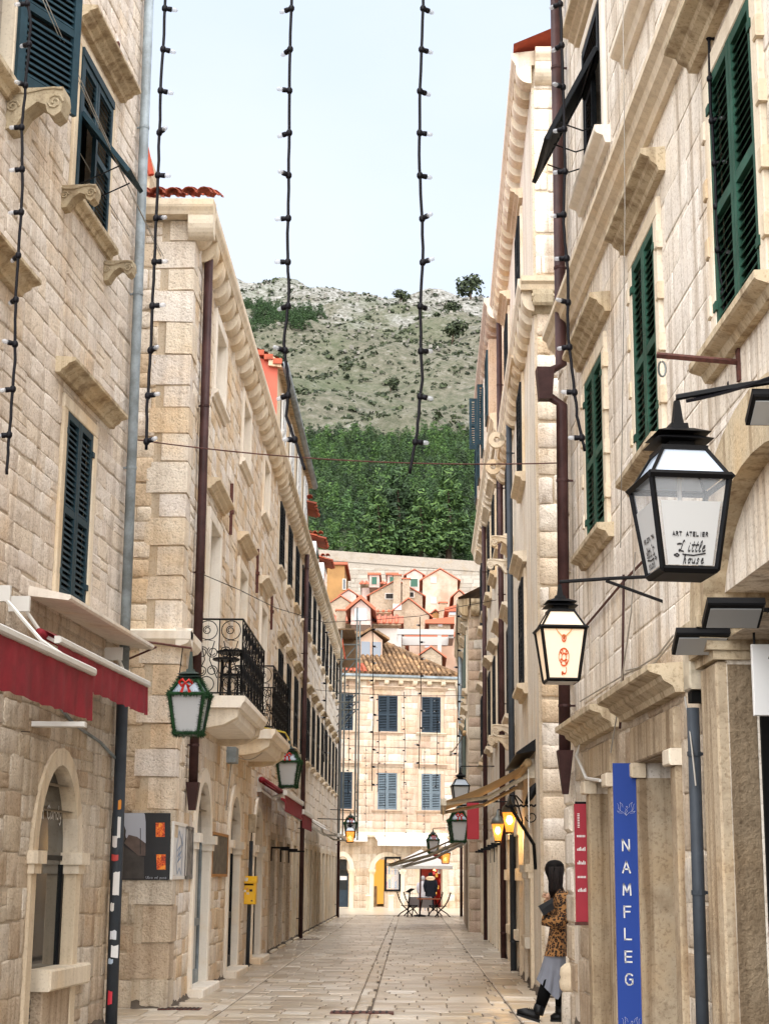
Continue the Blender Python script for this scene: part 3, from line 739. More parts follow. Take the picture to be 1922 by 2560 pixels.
# roof: tile rows over the eaves
def tile_mesh(mat, r=.085, L_=.42):
    key = ('tile', mat, r)
    if key not in SLAT:
        mb = MB(); n = 6
        for k, (y, rr) in enumerate(((0, r), (L_, r*.82))):
            for j in range(n+1):
                t = math.pi*j/n; mb.v.append((rr*math.cos(t), y, rr*.8*math.sin(t)+.02))
            for j in range(n+1):
                t = math.pi*j/n; mb.v.append(((rr-.016)*math.cos(t), y, (rr-.016)*.8*math.sin(t)+.02))
        m_ = n+1
        for j in range(n):
            mb.f += [[j, j+1, 2*m_+j+1, 2*m_+j], [m_+j+1, m_+j, 3*m_+j, 3*m_+j+1], [j+1, j, m_+j, m_+j+1]]; mb.m += [0]*3
        me = mb.mesh('tile', smooth=True); me.materials.append(MATS[mat]); SLAT[key] = me
    return SLAT[key]
def tile_roof(parent, o, ua, ub, na, nb, mat, parts=True, r=.085, L_=.36, name='tile'):
    """rows of barrel tiles; o = eave corner, ua along the eave, ub up the slope, na x nb tiles"""
    o, ua, ub = Vector(o), Vector(ua).normalized(), Vector(ub).normalized(); nn = ua.cross(ub).normalized()
    R = Matrix((ua, ub, nn)).transposed(); me = tile_mesh(mat, r); big = MB()
    for i in range(na):
        for j in range(nb):
            p = o+ua*((i+.5)*r*2.25+U(-.008, .008))+ub*(j*L_*.86+U(-.015, .015))+nn*(.015*(j % 2)+U(0, .012))
            if parts: shared(name, me, parent, p, R)
            else:
                k = len(big.v); big.v += [tuple(p+ua*v.co.x+ub*v.co.y+nn*v.co.z) for v in me.vertices]
                big.f += [[x+k for x in f.vertices] for f in me.polygons]; big.m += [0]*len(me.polygons)
    if not parts: big.build(name+'_rows', mat, parent, True, kind='stuff')
rf = MB().add([(-2.75, 20.2, TOP2+.22), (-2.75, 34.6, TOP2+.22), (-7, 34.6, TOP2+1.7), (-7, 24.3, TOP2+1.7), (-7.3, 20.2, TOP2+.22)], [(0, 1, 2, 3), (0, 3, 4)]).build('roof', 'tile_orange', B2)
tile_roof(rf, (-5.25, 20.12, TOP2+.26), (1, 0, 0), (0, .93, .36), 12, 5, 'tile_orange', r=.095)
# windows of the top floor, tall ones on the main floor
for x0, x1 in tw:
    surround(B2, L2, x0, x1, 8.55, 9.65, w=.17, b1=.045, mat='trim_clean'); sill(B2, L2, x0-.25, x1+.25, 8.55, .12, .15, 'trim_clean')
    MB().box(L2, x0, x1, -.3, -.26, 8.55, 9.65).box(L2, x0+.5*(x1-x0)-.03, x0+.5*(x1-x0)+.03, -.26, -.24, 8.55, 9.65).build('inner_shutter', 'shutter_white', B2)
for x0, x1, z0, z1 in md:
    surround(B2, L2, x0, x1, z0, z1, w=.17, b1=.05, mat='trim_clean'); hood(B2, L2, x0-.35, x1+.35, z1+.38, .24, .2, 'trim')
    MB().box(L2, x0, x1, -.3, -.26, z0, z1).box(L2, x0+.5*(x1-x0)-.03, x0+.5*(x1-x0)+.03, -.26, -.235, z0, z1).build('inner_shutter', 'shutter_white', B2)
    if z0 > 4.5: sill(B2, L2, x0-.25, x1+.25, z0, .12, .15, 'trim_clean')
for a, z in ((5.0, 7.35), (9.6, 7.2), (12.9, 7.0)):
    MB().box(L2, a-.025, a+.025, 0, .06, z-.42, z+.42).box(L2, a-.04, a+.04, 0, .08, z-.08, z-.02).build('iron_tie', 'iron_rust', B2)
# arched doors
for i, (x0, x1) in enumerate(arches):
    portal(B2, L2, x0, x1, .12, 2.1, .78, w=.2, b0=-.12, b1=.05, mat='trim_clean')
    MB().bevbox(L2, x0-.2, x1+.2, -.12, .22, 0, .12, .015).build('door_step', 'trim_clean', B2)
    d = MB().prism(L2, [(x0, .12), (x1, .12)]+arch_pts(x0, x1, 2.1, .78)[::-1], -.10, -.09).build('glazed_door', 'glass_dark', B2)
    MB().box(L2, x0, x0+.08, -.09, -.07, .12, 2.1).box(L2, x1-.08, x1, -.09, -.07, .12, 2.1).box(L2, x0+.08, x1-.08, -.09, -.07, 2.05, 2.14).box(L2, x0+.08, x1-.08, -.09, -.07, .9, 1.0).box(L2, x0+.08, x1-.08, -.09, -.07, .12, .3).box(L2, (x0+x1)/2-.04, (x0+x1)/2+.04, -.089, -.069, .12, 2.6).build('door_frame', 'pipe_grey' if i == 0 else 'shutter_dark', d)
# balconies with scrolled iron railings
def balcony(a0, a1, zt, label, nscroll):
    out = .72
    t = thing('balcony', label, 'balcony', L2.P((a0+a1)/2, 0, zt-.4), 'stone balconies on the left')
    MB().profile(L2, [(-.03, zt-.16), (out-.06, zt-.16), (out-.03, zt-.1), (out, zt-.07), (out, zt), (-.03, zt)], a0, a1).build('slab', 'trim_clean', t)
    MB().profile(L2, [(-.03, zt-.42), (out*.3, zt-.42), (out*.6, zt-.38), (out*.85, zt-.28), (out*.88, zt-.161), (-.03, zt-.161)], a0+.08, a0+.34).build('bracket', 'trim', t)
    MB().profile(L2, [(-.03, zt-.42), (out*.3, zt-.42), (out*.6, zt-.38), (out*.85, zt-.28), (out*.88, zt-.161), (-.03, zt-.161)], a1-.34, a1-.08).build('bracket', 'trim', t)
    MB().profile(L2, [(-.03, zt-.34), (out*.72, zt-.33), (out*.8, zt-.27), (out*.82, zt-.161), (-.03, zt-.161)], a0+.345, a1-.345).build('soffit', 'trim_clean', t)
    H = 1.0
    def panel(P, w, n):
        MB().tube([P(0, 0), P(w, 0)], .012, 5).build('rail', 'iron_black', t); MB().tube([P(0, H), P(w, H)], .014, 5).build('rail', 'iron_black', t)
        for k in range(n+1): MB().tube([P(w*k/n, 0), P(w*k/n, H)], .008, 4).build('baluster', 'iron_black', t)
        for k in range(n):
            cx = w*(k+.5)/n; hw = w/n/2; m = MB()
            def ring(cx, cz, rr, turns=1.0, ph=0): m.tube([P(cx+rr*(1-.55*(turns > 1)*q/18)*math.cos(ph+turns*2*math.pi*q/18), cz+rr*(1-.55*(turns > 1)*q/18)*math.sin(ph+turns*2*math.pi*q/18)) for q in range(19)], .0065, 4, cap=False)
            ring(cx, H-.15, min(.13, hw*.95)); ring(cx-.01, H-.15, .06, 1.5, 1); ring(cx-hw*.45, .55, min(.12, hw*.5), 1.6, .5); ring(cx+hw*.45, .55, min(.12, hw*.5), 1.6, 2.2)
            ring(cx-hw*.45, .3, min(.11, hw*.48), 1.5, 3.4); ring(cx+hw*.45, .3, min(.11, hw*.48), 1.5, -.6); ring(cx, .12, min(.1, hw*.7), 1.0)
            m.tube([P(cx-hw*.9, .2), P(cx-hw*.2, .45), P(cx-hw*.6, .7), P(cx, .72), P(cx+hw*.6, .7), P(cx+hw*.2, .45), P(cx+hw*.9, .2)], .007, 4)
            m.build('scroll_panel', 'iron_black', t)
    panel(lambda u, v: L2.P(a0+.06, .03+u, zt+.04+v), out-.09, 2)
    panel(lambda u, v: L2.P(a0+.06+u, out-.06, zt+.04+v), a1-a0-.12, nscroll)
    panel(lambda u, v: L2.P(a1-.06, .03+u, zt+.04+v), out-.09, 2)
    return t
balcony(1.3, 4.7, 3.95, 'nearer balcony on the left with table and chairs behind its scrolled railing', 7)
balcony(6.3, 9.6, 3.95, 'farther balcony on the left, behind the first one', 7)
def bar_table(name, label, a, b, z0, h, w):
    t = thing(name, label, 'table' if 'table' in name else 'stool', L2.P(a, b, z0))
    MB().lathe(L2.P(a, b, z0), [(w*.9, h-.03), (w, h-.02), (w, h)], 14).build('top', 'iron_black', t)
    for k in range(4):
        q = k*math.pi/2+.7; MB().tube([L2.P(a+w*.8*math.cos(q), b+w*.5*math.sin(q), z0), L2.P(a+w*.6*math.cos(q), b+w*.4*math.sin(q), z0+h-.03)], .012, 5).build('leg', 'iron_black', t)
bar_table('high_table', 'black high table on the nearer left balcony', 3.3, .36, 3.95, .86, .28)
bar_table('stool', 'black stool on the nearer left balcony, closer to the corner', 2.1, .36, 3.95, .6, .19)
bar_table('stool', 'lower black stool beside the high table on the nearer left balcony', 2.75, .4, 3.95, .45, .2)
pipe('drainpipe', L2, [(.8, .1, 10.15), (.98, .1, 6), (1.02, .1, 2.75)], .062, 'pipe_brown', 'dark brown drainpipe on the corner of the left balcony house', 'drainpipe', 2.3)
a, z = 1.02, 2.5
MB().frustum(L2.at(a, .1), 2.42, 2.78, .045, .085).build('pipe_hopper', 'pipe_brown', None, base=L2.P(a, .1, 2.42), label='brown hopper end under the corner drainpipe on the left', category='pipe hopper')

# ------------------------------------------------------------------ L3: long shuttered range on the left
B3 = thing('shuttered_house', 'long stone house on the left with rows of dark shutters beyond the balconies', 'house', L2.P(20, 0, 0))
L3 = L2.at(14.2, -.06); L3.L = 33
win_u = [1.0+i*2.55 for i in range(12)]
sh = [(a, a+1.1, 8.35, 9.85) for a in win_u]+[(a+.4, a+1.5, 4.75, 6.55) for a in win_u]
dh = [(a, a+1.15, .05, 2.35) for a in [.35+i*2.3 for i in range(14)]]
wall(B3, L3, 0, 33, 0, TOP2+.1, sh+dh, 'mortar_warm', .2)
masonry(B3, L3, 0, 12, 0, TOP2+.1, [(h[0]-.12, h[1]+.12, h[2]-.05, h[3]+.12) for h in sh+dh], 'stone_warm', (.22, .32), (.35, .7), .012, .02, maxparts=0)
masonry(B3, L3, 12, 33, 0, TOP2+.1, [(h[0]-.12, h[1]+.12, h[2]-.05, h[3]+.12) for h in sh+dh], 'stone_pale', (.28, .38), (.5, .9), .012, .015, maxparts=0)
MB().box(L3, .02, 33, -8, -.25, 0, TOP2+.1).build('body', 'render', B3)
cornice(B3, L3, 0, 33, TOP2+.05, .3, 'trim_dirty', .55, .22, .24, cmat='trim')
for i, (x0, x1, z0, z1) in enumerate(sh):
    m = (x0+x1)/2
    for s in (0, 1): leaf(B3, L3.at((x0, m+.01)[s], .02, z0), m-x0-.01, z1-z0, 'shutter_dark', False, .07)
    MB().box(L3, x0, x1, -.1, -.06, z0, z1).build('window_back', 'dark_void', B3)
    surround(B3, L3, x0, x1, z0, z1, w=.12, b1=.03)
    if z0 < 6: hood(B3, L3, x0-.25, x1+.25, z1+.2, .22, .18, 'trim_dirty')
    sill(B3, L3, x0-.2, x1+.2, z0, .14, .14, 'trim')
for i, (x0, x1, z0, z1) in enumerate(dh):
    surround(B3, L3, x0, x1, z0, z1, w=.15, b0=-.2, b1=.05, mat='trim' if i > 2 else 'stone_low')
    MB().box(L3, x0, x1, -.2, -.16, z0, z1).box(L3, x0+.03, x1-.03, -.16, -.14, z0+.1, z0+1.0).box(L3, x0+.03, x1-.03, -.16, -.14, z0+1.1, z1-.1).build('door', 'room' if i % 3 else 'shutter_dark', B3)
    MB().bevbox(L3, x0-.1, x1+.1, -.2, .15, 0, .06, .01).build('door_step', 'trim', B3)
for a in (.75, 3.3, 5.8): MB().box(L3, a-.02, a+.02, .02, .05, 1.9, 2.2).box(L3, a-.02, a+.02, .05, .42, 2.16, 2.2).build('awning_bracket', 'iron_black', B3)
MB().add([L3.P(0, .2, TOP2+.28), L3.P(33, .2, TOP2+.28), L3.P(33, -5, TOP2+2.6), L3.P(0, -5, TOP2+2.6)], [(0, 1, 2, 3)]).build('roof', 'tile_old', B3)
pipe('drainpipe', L2, [(22.7, .1, 10.1), (23.0, .1, 0)], .06, 'pipe_brown', 'brown drainpipe halfway along the left shuttered house', 'drainpipe', 2.3)
pipe('drainpipe', L2, [(44.5, .1, 10.1), (44.9, .1, 0)], .06, 'pipe_brown', 'last brown drainpipe on the left, at the end of the street', 'drainpipe', 2.3)
# ------------------------------------------------------------------ R1: near right house, green shutters
BR = thing('green_shutter_house', 'nearest house on the right, pale streaked stone with green louvred shutters', 'house', R1.P(5, 0, 0))
s1, s2, s3 = (1.08, 2.2, 4.88, 6.78), (4.2, 5.18, 4.8, 6.6), (6.85, 7.95, 4.68, 6.4)
u1, u2, u0 = (6.55, 7.7, 8.45, 9.97), (3.95, 4.98, 8.7, 10.3), (1.1, 2.2, 8.8, 10.4)
d1, d2, d0 = (4.1, 5.45, 0, 2.42), (6.95, 8.05, 0, 2.42), (.1, 2.45, 0, 3.0)
hr1 = [s1, s2, s3, u1, u2, u0]
TOPR = 12.6
dh1 = [d1, d2, d0, (.1, 2.45, 3.0, 3.3)]
wall(BR, R1, -4, 9.95, 0, TOPR, hr1+dh1, 'stone_pale', .3)
hm = [(x0-.15, x1+.15, z0-.05, z1+.16) for x0, x1, z0, z1 in hr1]+[(x0-.22, x1+.22, z0, z1+.3) for x0, x1, z0, z1 in (d1, d2)]+[(.0, 2.95, 0, 4.35)]
masonry(BR, R1, -4, 9.2, 3.2, TOPR, hm, 'stone_pale', (.26, .38), (.55, 1.0), .004, .004, jit=.004, maxparts=180, dv=.2)
masonry(BR, R1, -4, 9.2, 0, 3.2, hm, 'stone_low', (.28, .42), (.4, .9), .009, .012, jit=.015, maxparts=110)
MB().box(R1, -4, 9.95, -7, -.9, 0, TOPR).build('body', 'render', BR)
MB().box(R1, -4, 9.95, -.88, -.31, TOPR-.5, TOPR).build('body', 'render', BR)
for x0, x1, z0 in ((-4, .05, 0), (2.53, 4.05, 0), (5.5, 6.9, 0), (8.1, 9.95, 0)):
    MB().box(R1, x0, x1, -.89, -.005, z0, 3.0).build('pier', 'mortar', BR)
MB().box(R1, -4, 9.95, -.89, -.32, 3.45, 12.0).build('inner_wall', 'mortar', BR)
MB().box(R1E, 0, 6, -.03, -.01, 0, TOPR).build('end_wall', 'stone_low', BR)
c = 0; i = 0
while c < 3.5:                                       # rusticated quoins at the corner
    h = U(.26, .38); wq = .62 if i % 2 else .42
    MB().bevbox(R1, 9.98-wq, 9.98, -.1, .03+U(-.008, .01), c+.008, c+h-.008, .025).build('quoin', 'stone_pale' if c > 1.2 else 'stone_low', BR); c += h; i += 1
while c < TOPR-.1:
    h = U(.26, .38); wq = .6 if i % 2 else .4
    MB().bevbox(R1, 9.98-wq, 9.98, -.1, .03+U(-.005, .005), c+.006, c+h-.006, .015).build('quoin', 'stone_pale', BR); c += h; i += 1
# string course
MB().profile(R1, [(-.02, 7.36), (.05, 7.36), (.07, 7.42), (.13, 7.46), (.15, 7.53), (.2, 7.57), (.2, 7.63), (-.02, 7.68)], -2, 9.99).build('string_course', 'trim', BR)
cornice(BR, R1, -2, 9.99, TOPR-.1, .4, 'trim_dirty', .5, .2, .28)
for (x0, x1, z0, z1), hm_, ho in ((s1, 'trim_dirty', .3), (s2, 'trim_dirty', .24), (s3, 'trim_dirty', .24)):
    surround(BR, R1, x0, x1, z0, z1, w=.15, b0=-.12, b1=.04, mat='trim')
    for z in [z0+.25+.42*q for q in range(4)]:
        MB().bevbox(R1, x0-.19, x0-.1, -.02, .055, z, z+.14).build('boss', 'trim', BR); MB().bevbox(R1, x1+.1, x1+.19, -.02, .055, z, z+.14).build('boss', 'trim', BR)
    hood(BR, R1, x0-.4, x1+.4, z1+.24, ho, .24, hm_)
    sill(BR, R1, x0-.32, x1+.32, z0-.02, .19, .16, 'trim_dirty')
    shutters(BR, R1, x0, x1, z0, z1, 'shutter_green', b=-.01)
sc_ = scroll(BR, R1, .75, 7.75, .4, .45, .25)
for (x0, x1, z0, z1) in (u1, u2, u0):
    surround(BR, R1, x0, x1, z0, z1, w=.13, b0=-.12, b1=.035, mat='trim_clean'); sill(BR, R1, x0-.32, x1+.32, z0-.02, .18, .22, 'trim_clean')
    hood(BR, R1, x0-.3, x1+.3, z1+.2, .25, .22, 'trim')
    MB().box(R1, x0, x1, -.25, -.2, z0, z1).build('window_back', 'dark_void', BR)
    MB().box(R1, x0, x0+.05, -.1, .03, z0, z1).box(R1, x1-.05, x1, -.1, .03, z0, z1).box(R1, x0+.05, x1-.05, -.1, .03, z1-.05, z1).build('shutter_frame', 'shutter_dark', BR)
x0, x1, z0, z1 = u1
leaf(BR, R1.at(x0+.06, 0, z0+.95), x1-x0-.12, .5, 'shutter_dark', rails=(0, 1.0))
leaf(BR, R1.at((x0+x1)/2+.02, -.02, z0+.02), (x1-x0)/2-.1, .9, 'shutter_dark', rails=(0, 1.0))
fl = Tilt(R1, x0+.06, .04, z0+.98, math.radians(27))
leaf(BR, fl.at(0, 0, -1.1), x1-x0-.12, 1.1, 'shutter_dark', rails=(0, 1.0), label='dark shutter flap tilted out from the upper right window')
for a in (x0+.1, (x0+x1)/2, x1-.1):
    MB().tube([R1.P(a, -.02, z0+.2), R1.P(a, .2, z0+.12), R1.P(a, .42, z0+.2)], .008, 5).build('stay_rod', 'iron_black', BR)
x0, x1, z0, z1 = u2
leaf(BR, R1.at(x0+.06, 0, z0), (x1-x0)/2-.07, z1-z0-.06, 'shutter_navy'); leaf(BR, R1.at((x0+x1)/2, 0, z0), (x1-x0)/2-.07, z1-z0-.06, 'shutter_navy')
# doorways: deep reveals, red door leaf, hoods
for (x0, x1, z0, z1), hx in ((d1, (3.65, 6.0)), (d2, (6.4, 8.75))):
    for q0, q1 in ((x0-.2, x0), (x1, x1+.2)):
        MB().bevbox(R1, q0, q1, -.45, .05, 0, z1-.12, .012).build('jamb', 'trim_stained', BR)
        MB().bevbox(R1, q0-.03, q1+.03, -.02, .1, z1-.12, z1+.0, .012).build('capital', 'trim', BR)
    MB().bevbox(R1, x0-.22, x1+.22, -.45, .06, z1+.002, z1+.3, .012).build('lintel', 'trim_stained', BR)
    hood(BR, R1, hx[0], hx[1], z1+.36, .34, .26, 'trim_dirty', 'door_hood')
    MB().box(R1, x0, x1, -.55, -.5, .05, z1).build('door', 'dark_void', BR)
    MB().bevbox(R1, x0-.15, x1+.15, -.5, .12, 0, .08, .012).build('door_step', 'trim_dirty', BR)
plain('paint_red', '6e1f18', .5, var=.15)
MB().box(R1, d1[0]+.02, d1[0]+.09, -.48, -.02, .08, d1[3]-.02).build('door_leaf', 'paint_red', BR)
# big shop portal at the right edge
_q = Frame(R1.P(2.45, 0, 0), d=-R1.n, out=-R1.u)
MB().bevbox(_q, 0, .19, -.02, .0, 0, 2.85, .01).build('reveal', 'rotten', BR)
MB().bevbox(R1, 2.455, 2.9, -.05, .07, 0, 2.86, .015).build('pilaster', 'trim_stained', BR)
cp = MB()
for k, (o_, z) in enumerate(((.09, 2.87), (.13, 2.93), (.18, 3.0), (.2, 3.07))): cp.box(R1, 2.42-.02*k, 2.95+.02*k, -.5, o_, z, z+.07)
cp.build('capital', 'trim_dirty', BR)
ap = arch_pts(-.35, 2.45, 3.15, .72, 16); op = arch_pts(-.75, 2.85, 3.15, 1.1, 16)
for k in range(0, 16, 2):
    mb = MB(); s_, t_ = ap[k:k+3], op[k:k+3]
    vs = [R1.P(a, b, c_) for b in (-.6, .14) for a, c_ in s_+t_]
    mb.add(vs, [(6, 7, 10, 9), (7, 8, 11, 10), (0, 1, 7, 6), (1, 2, 8, 7), (3, 9, 10, 4), (4, 10, 11, 5), (0, 6, 9, 3), (2, 5, 11, 8)], not R1.flip)
    mb.build('arch_stone', 'trim_dirty', BR)
MB().prism(R1, [(-.35, 3.15), (2.45, 3.15)]+ap[::-1], -.5, -.3).build('tympanum', 'render', BR)
MB().box(_q, .2, .9, -.06, .03, 0, 3.0).build('shop_side', 'dark_void', BR)
MB().box(R1, .1, 2.45, -.85, -.8, 0, 3.1).build('shop_interior', 'dark_void', BR)
MB().box(R1, .1, 2.44, -.6, -.3, 2.86, 3.1).build('shop_lintel', 'iron_black', BR)
for k in range(5): MB().box(R1, .3+k*.43, .36+k*.43, -.62, -.56, 0, 2.3).build('shop_frame', 'iron_black', BR)
MB().box(R1, .15, 2.4, -.63, -.55, 2.3, 2.4).build('shop_frame', 'iron_black', BR)
# hanging shop sign in the portal
sp = atY(1900, 1700, 10.0)
_sx = Frame((sp.x-.05, 10.0), d=(1, 0), out=(0, -1, 0))
sg = thing('shop_sign', 'white shop sign with black lettering in the dark doorway at the right edge', 'sign', (sp.x, 10.0, sp.z))
MB().bevbox(_sx, 0, .62, -.02, .02, sp.z-.22, sp.z+.22, .004).build('board', 'paint_white', sg)
plain('art_orange', 'd9985a', .7)
mb = MB(); write(mb, _sx, 'ART ATELIER', .10, .024, sp.z+.13, .045, .008, .95, caps=True); write(mb, _sx, 'Little', .16, .024, sp.z-.05, .14, .012, .8, shear=.2); write(mb, _sx, 'house', .18, .024, sp.z-.19, .11, .012, .8, shear=.15)
mb.build('lettering', 'paint_black', sg, kind='stuff')
MB().tube([(sp.x-.03, 10, sp.z+.22), (sp.x-.03, 10, sp.z+.5)], .008, 5).build('hanger', 'iron_black', sg)
# banners
def emblem(mb, fr, a, b, c, s):
    for m in (-1, 1):
        strokes(mb, lambda u, v: fr.P(a+m*u*s, b, c+v*s), [[(0, -.6), (.25, -.35), (.45, -.25), (.5, 0), (.42, .2), (.5, .45), (.3, .3), (.25, .05)], [(.45, -.25), (.62, -.05), (.6, .2), (.7, .35)], [(.5, -.3), (.72, -.25), (.6, -.4), (.3, -.42)]], s*.13)
    strokes(mb, lambda u, v: fr.P(a+u*s, b, c+v*s), [[(0, -.6), (-.12, -.3), (.05, -.1), (.15, .05), (.05, .15), (-.02, .05), (.1, .1)], [(-.1, -.05), (.1, -.25), (-.05, -.42), (.02, -.55)]], s*.13)
plain('banner_blue', '173d8f', .7, var=.05, vsc=2); plain('banner_red', 'a02a38', .75, var=.08, vsc=3)
_bp = R1.P(5.5, 0, 0)
_bx = Frame((_bp.x-.235, _bp.y), d=(1, 0), out=(0, -1, 0))
bn = thing('vertical_banner', 'tall blue vertical banner reading NAMFLEG beside the right doorway', 'banner', (_bp.x-.12, _bp.y, .1))
bz = R1.uv(1528, 1908)[1]
zt = atY(1550, 1908, _bp.y).z
MB().bevbox(_bx, 0, .20, -.015, .008, .12, zt, .003).build('panel', 'banner_blue', bn)
for k, ch in enumerate('NAMFLEG'):
    mb = MB(); write(mb, _bx, ch, .058, .012, zt-.70-k*.174, .088, .012, caps=True); mb.build('letter', 'paint_white', bn, kind='stuff')
for z in (zt-.36, zt-2.03):
    mb = MB(); emblem(mb, _bx, .10, .012, z, .10); mb.build('emblem', 'paint_white', bn, kind='stuff')
for z in (zt-.05, .25): MB().tube([(_bp.x-.1, _bp.y+.02, z), (_bp.x+.03, _bp.y+.02, z)], .01, 6).build('bracket', 'iron_black', bn)
_rp = R1.P(8.3, 0, 0); rt_, rb_ = atY(1440, 2010, _rp.y).z, atY(1450, 2305, _rp.y).z
_rx = Frame((_rp.x-.16, _rp.y), d=(1, 0), out=(0, -1, 0))
rb = thing('vertical_banner', 'narrow red vertical banner with small white print by the corner', 'banner', (_rp.x-.1, _rp.y, rb_))
MB().bevbox(_rx, 0, .12, -.012, .012, rb_, rt_, .004).build('panel', 'banner_red', rb)
mb = MB()
for k in range(5):
    z = rt_-.32-k*.13
    for q in range(6): mb.box(_rx, .022+q*.014, .032+q*.014, .0125, .0135, z, z+.02+.008*((q*k) % 3))
for k in range(9): mb.box(_rx, .03, .05, .0125, .0135, rt_-.10-k*.016, rt_-.092-k*.016)
mb.build('print', 'paint_white', rb, kind='stuff')
MB().tube([(_rp.x-.15, _rp.y+.01, rt_+.01), (_rp.x+.03, _rp.y+.01, rt_+.01)], .014, 6).build('bracket', 'iron_black', rb)
MB().box(_rx, -.01, .2, -.02, .02, rb_-.03, rb_).build('bracket', 'iron_rust', rb)
# pipes on the right
bp = pipe('drainpipe', R1, [(8.95, .12, 12.5), (9.0, .12, 6.95), (9.0, .3, 6.85), (9.02, .3, 6.62), (9.0, .12, 6.5), (9.2, .12, 2.75)], .062, 'pipe_brown', 'tall dark brown drainpipe at the far end of the near right house', 'drainpipe', 2.4)
MB().frustum(R1.at(9.0, .3), 6.55, 6.9, .07, .095).build('hopper', 'pipe_brown', bp)
MB().frustum(R1.at(9.2, .12), 2.35, 2.8, .03, .08).build('hopper', 'pipe_brown', bp)
gp = pipe('cable_pipe', R1, [(3.02, .1, 2.62), (3.05, .1, .0)], .042, 'pipe_dark', 'dark grey cable pipe beside the right doorway', 'pipe', .9)
jb = thing('junction_box', 'cream junction box above the dark cable pipe on the right', 'junction box', R1.P(3.05, .02, 2.72))
MB().bevbox(R1, 2.95, 3.16, .0, .13, 2.74, 3.06, .012).build('cover', 'alu_cream', jb)
MB().box(R1, 3.0, 3.12, .0, .11, 2.66, 2.735).build('gland', 'dark_void', jb)
MB().tube(catenary(R1.P(3.08, .14, 2.7), R1.P(2.92, .12, 2.1), -.06), .006, 5).build('cable', 'cable_grey', jb)
# corner bollard
_bp0 = atY(1427, 2530, 17.72)
bl = thing('corner_bollard', 'worn stone bollard at the foot of the right corner, behind the banners', 'bollard', R1.P(9.75, .1, 0))
bc = Vector((_bp0.x, _bp0.y, 0))
MB().lathe(bc, [(.105, 0), (.10, .3), (.095, .42), (.08, .45)], 14).build('shaft', 'stone_low', bl, True)
MB().lathe(bc, [(.09, .44), (.115, .47), (.12, .54), (.105, .58), (.115, .61), (.105, .68), (.06, .72), (.02, .73)], 14).build('cap', 'trim', bl, True)
# floodlights
def flood(label, x0, y0, x1, y1, Y, wallx):
    p, q = atY(x0, y0, Y), atY(x1, y1, Y)
    t = thing('floodlight', label, 'floodlight', ((p.x+q.x)/2, Y, p.z), 'floodlights over the right shop door')
    f = Frame((p.x, Y), d=(1, 0), out=(0, -1, 0)); w = q.x-p.x; h = .06
    ob = Tilt(Frame((p.x, Y-.12), d=(1, 0), out=(0, -1, 0)), 0, 0, p.z-.08, math.radians(-62))
    MB().bevbox(ob, 0, w, .0, .05, 0, .24, .01).build('housing', 'iron_black', t)
    MB().box(ob, .02, w-.02, .0505, .056, .02, .2).build('lens', 'glass_milk', t)
    MB().tube([(q.x-.06, Y, p.z+.01), (q.x+.25, Y+.05, p.z+.03), (wallx+.1, Y+.1, p.z+.02)], .014, 6).build('arm', 'iron_black', t)
flood('lower of two black floodlights over the right shop door', 1669, 1600, 1800, 1600, 10.6, R1.P(2.8, 0, 0).x)
flood('upper of two black floodlights over the right shop door', 1742, 1530, 1882, 1530, 9.6, R1.P(1.7, 0, 0).x)
flood('black floodlight beside the large lantern bracket', 1848, 1030, 1990, 1030, 8.6, R1.P(.7, 0, 0).x)
# rusty iron arm with a ring
a, z = R1.uv(*r2(1475, 790)); ra = thing('iron_arm', 'rusty iron arm with a hanging ring above the large lantern', 'iron arm', R1.P(a, 0, z))
tip = R1.P(a, .52, z+.04)
MB().tube([R1.P(a, -.02, z), tip], .02, 4).build('bar', 'iron_rust', ra); MB().box(R1, a-.03, a+.03, 0, .02, z-.12, z+.12).build('plate', 'iron_rust', ra)
MB().tube([tip+Vector((.03, 0, -.06+.05*math.cos(t*.5)))+Vector((.022*math.sin(t*.5), 0, -.03)) for t in range(13)], .007, 5).build('ring', 'iron_grey', ra)

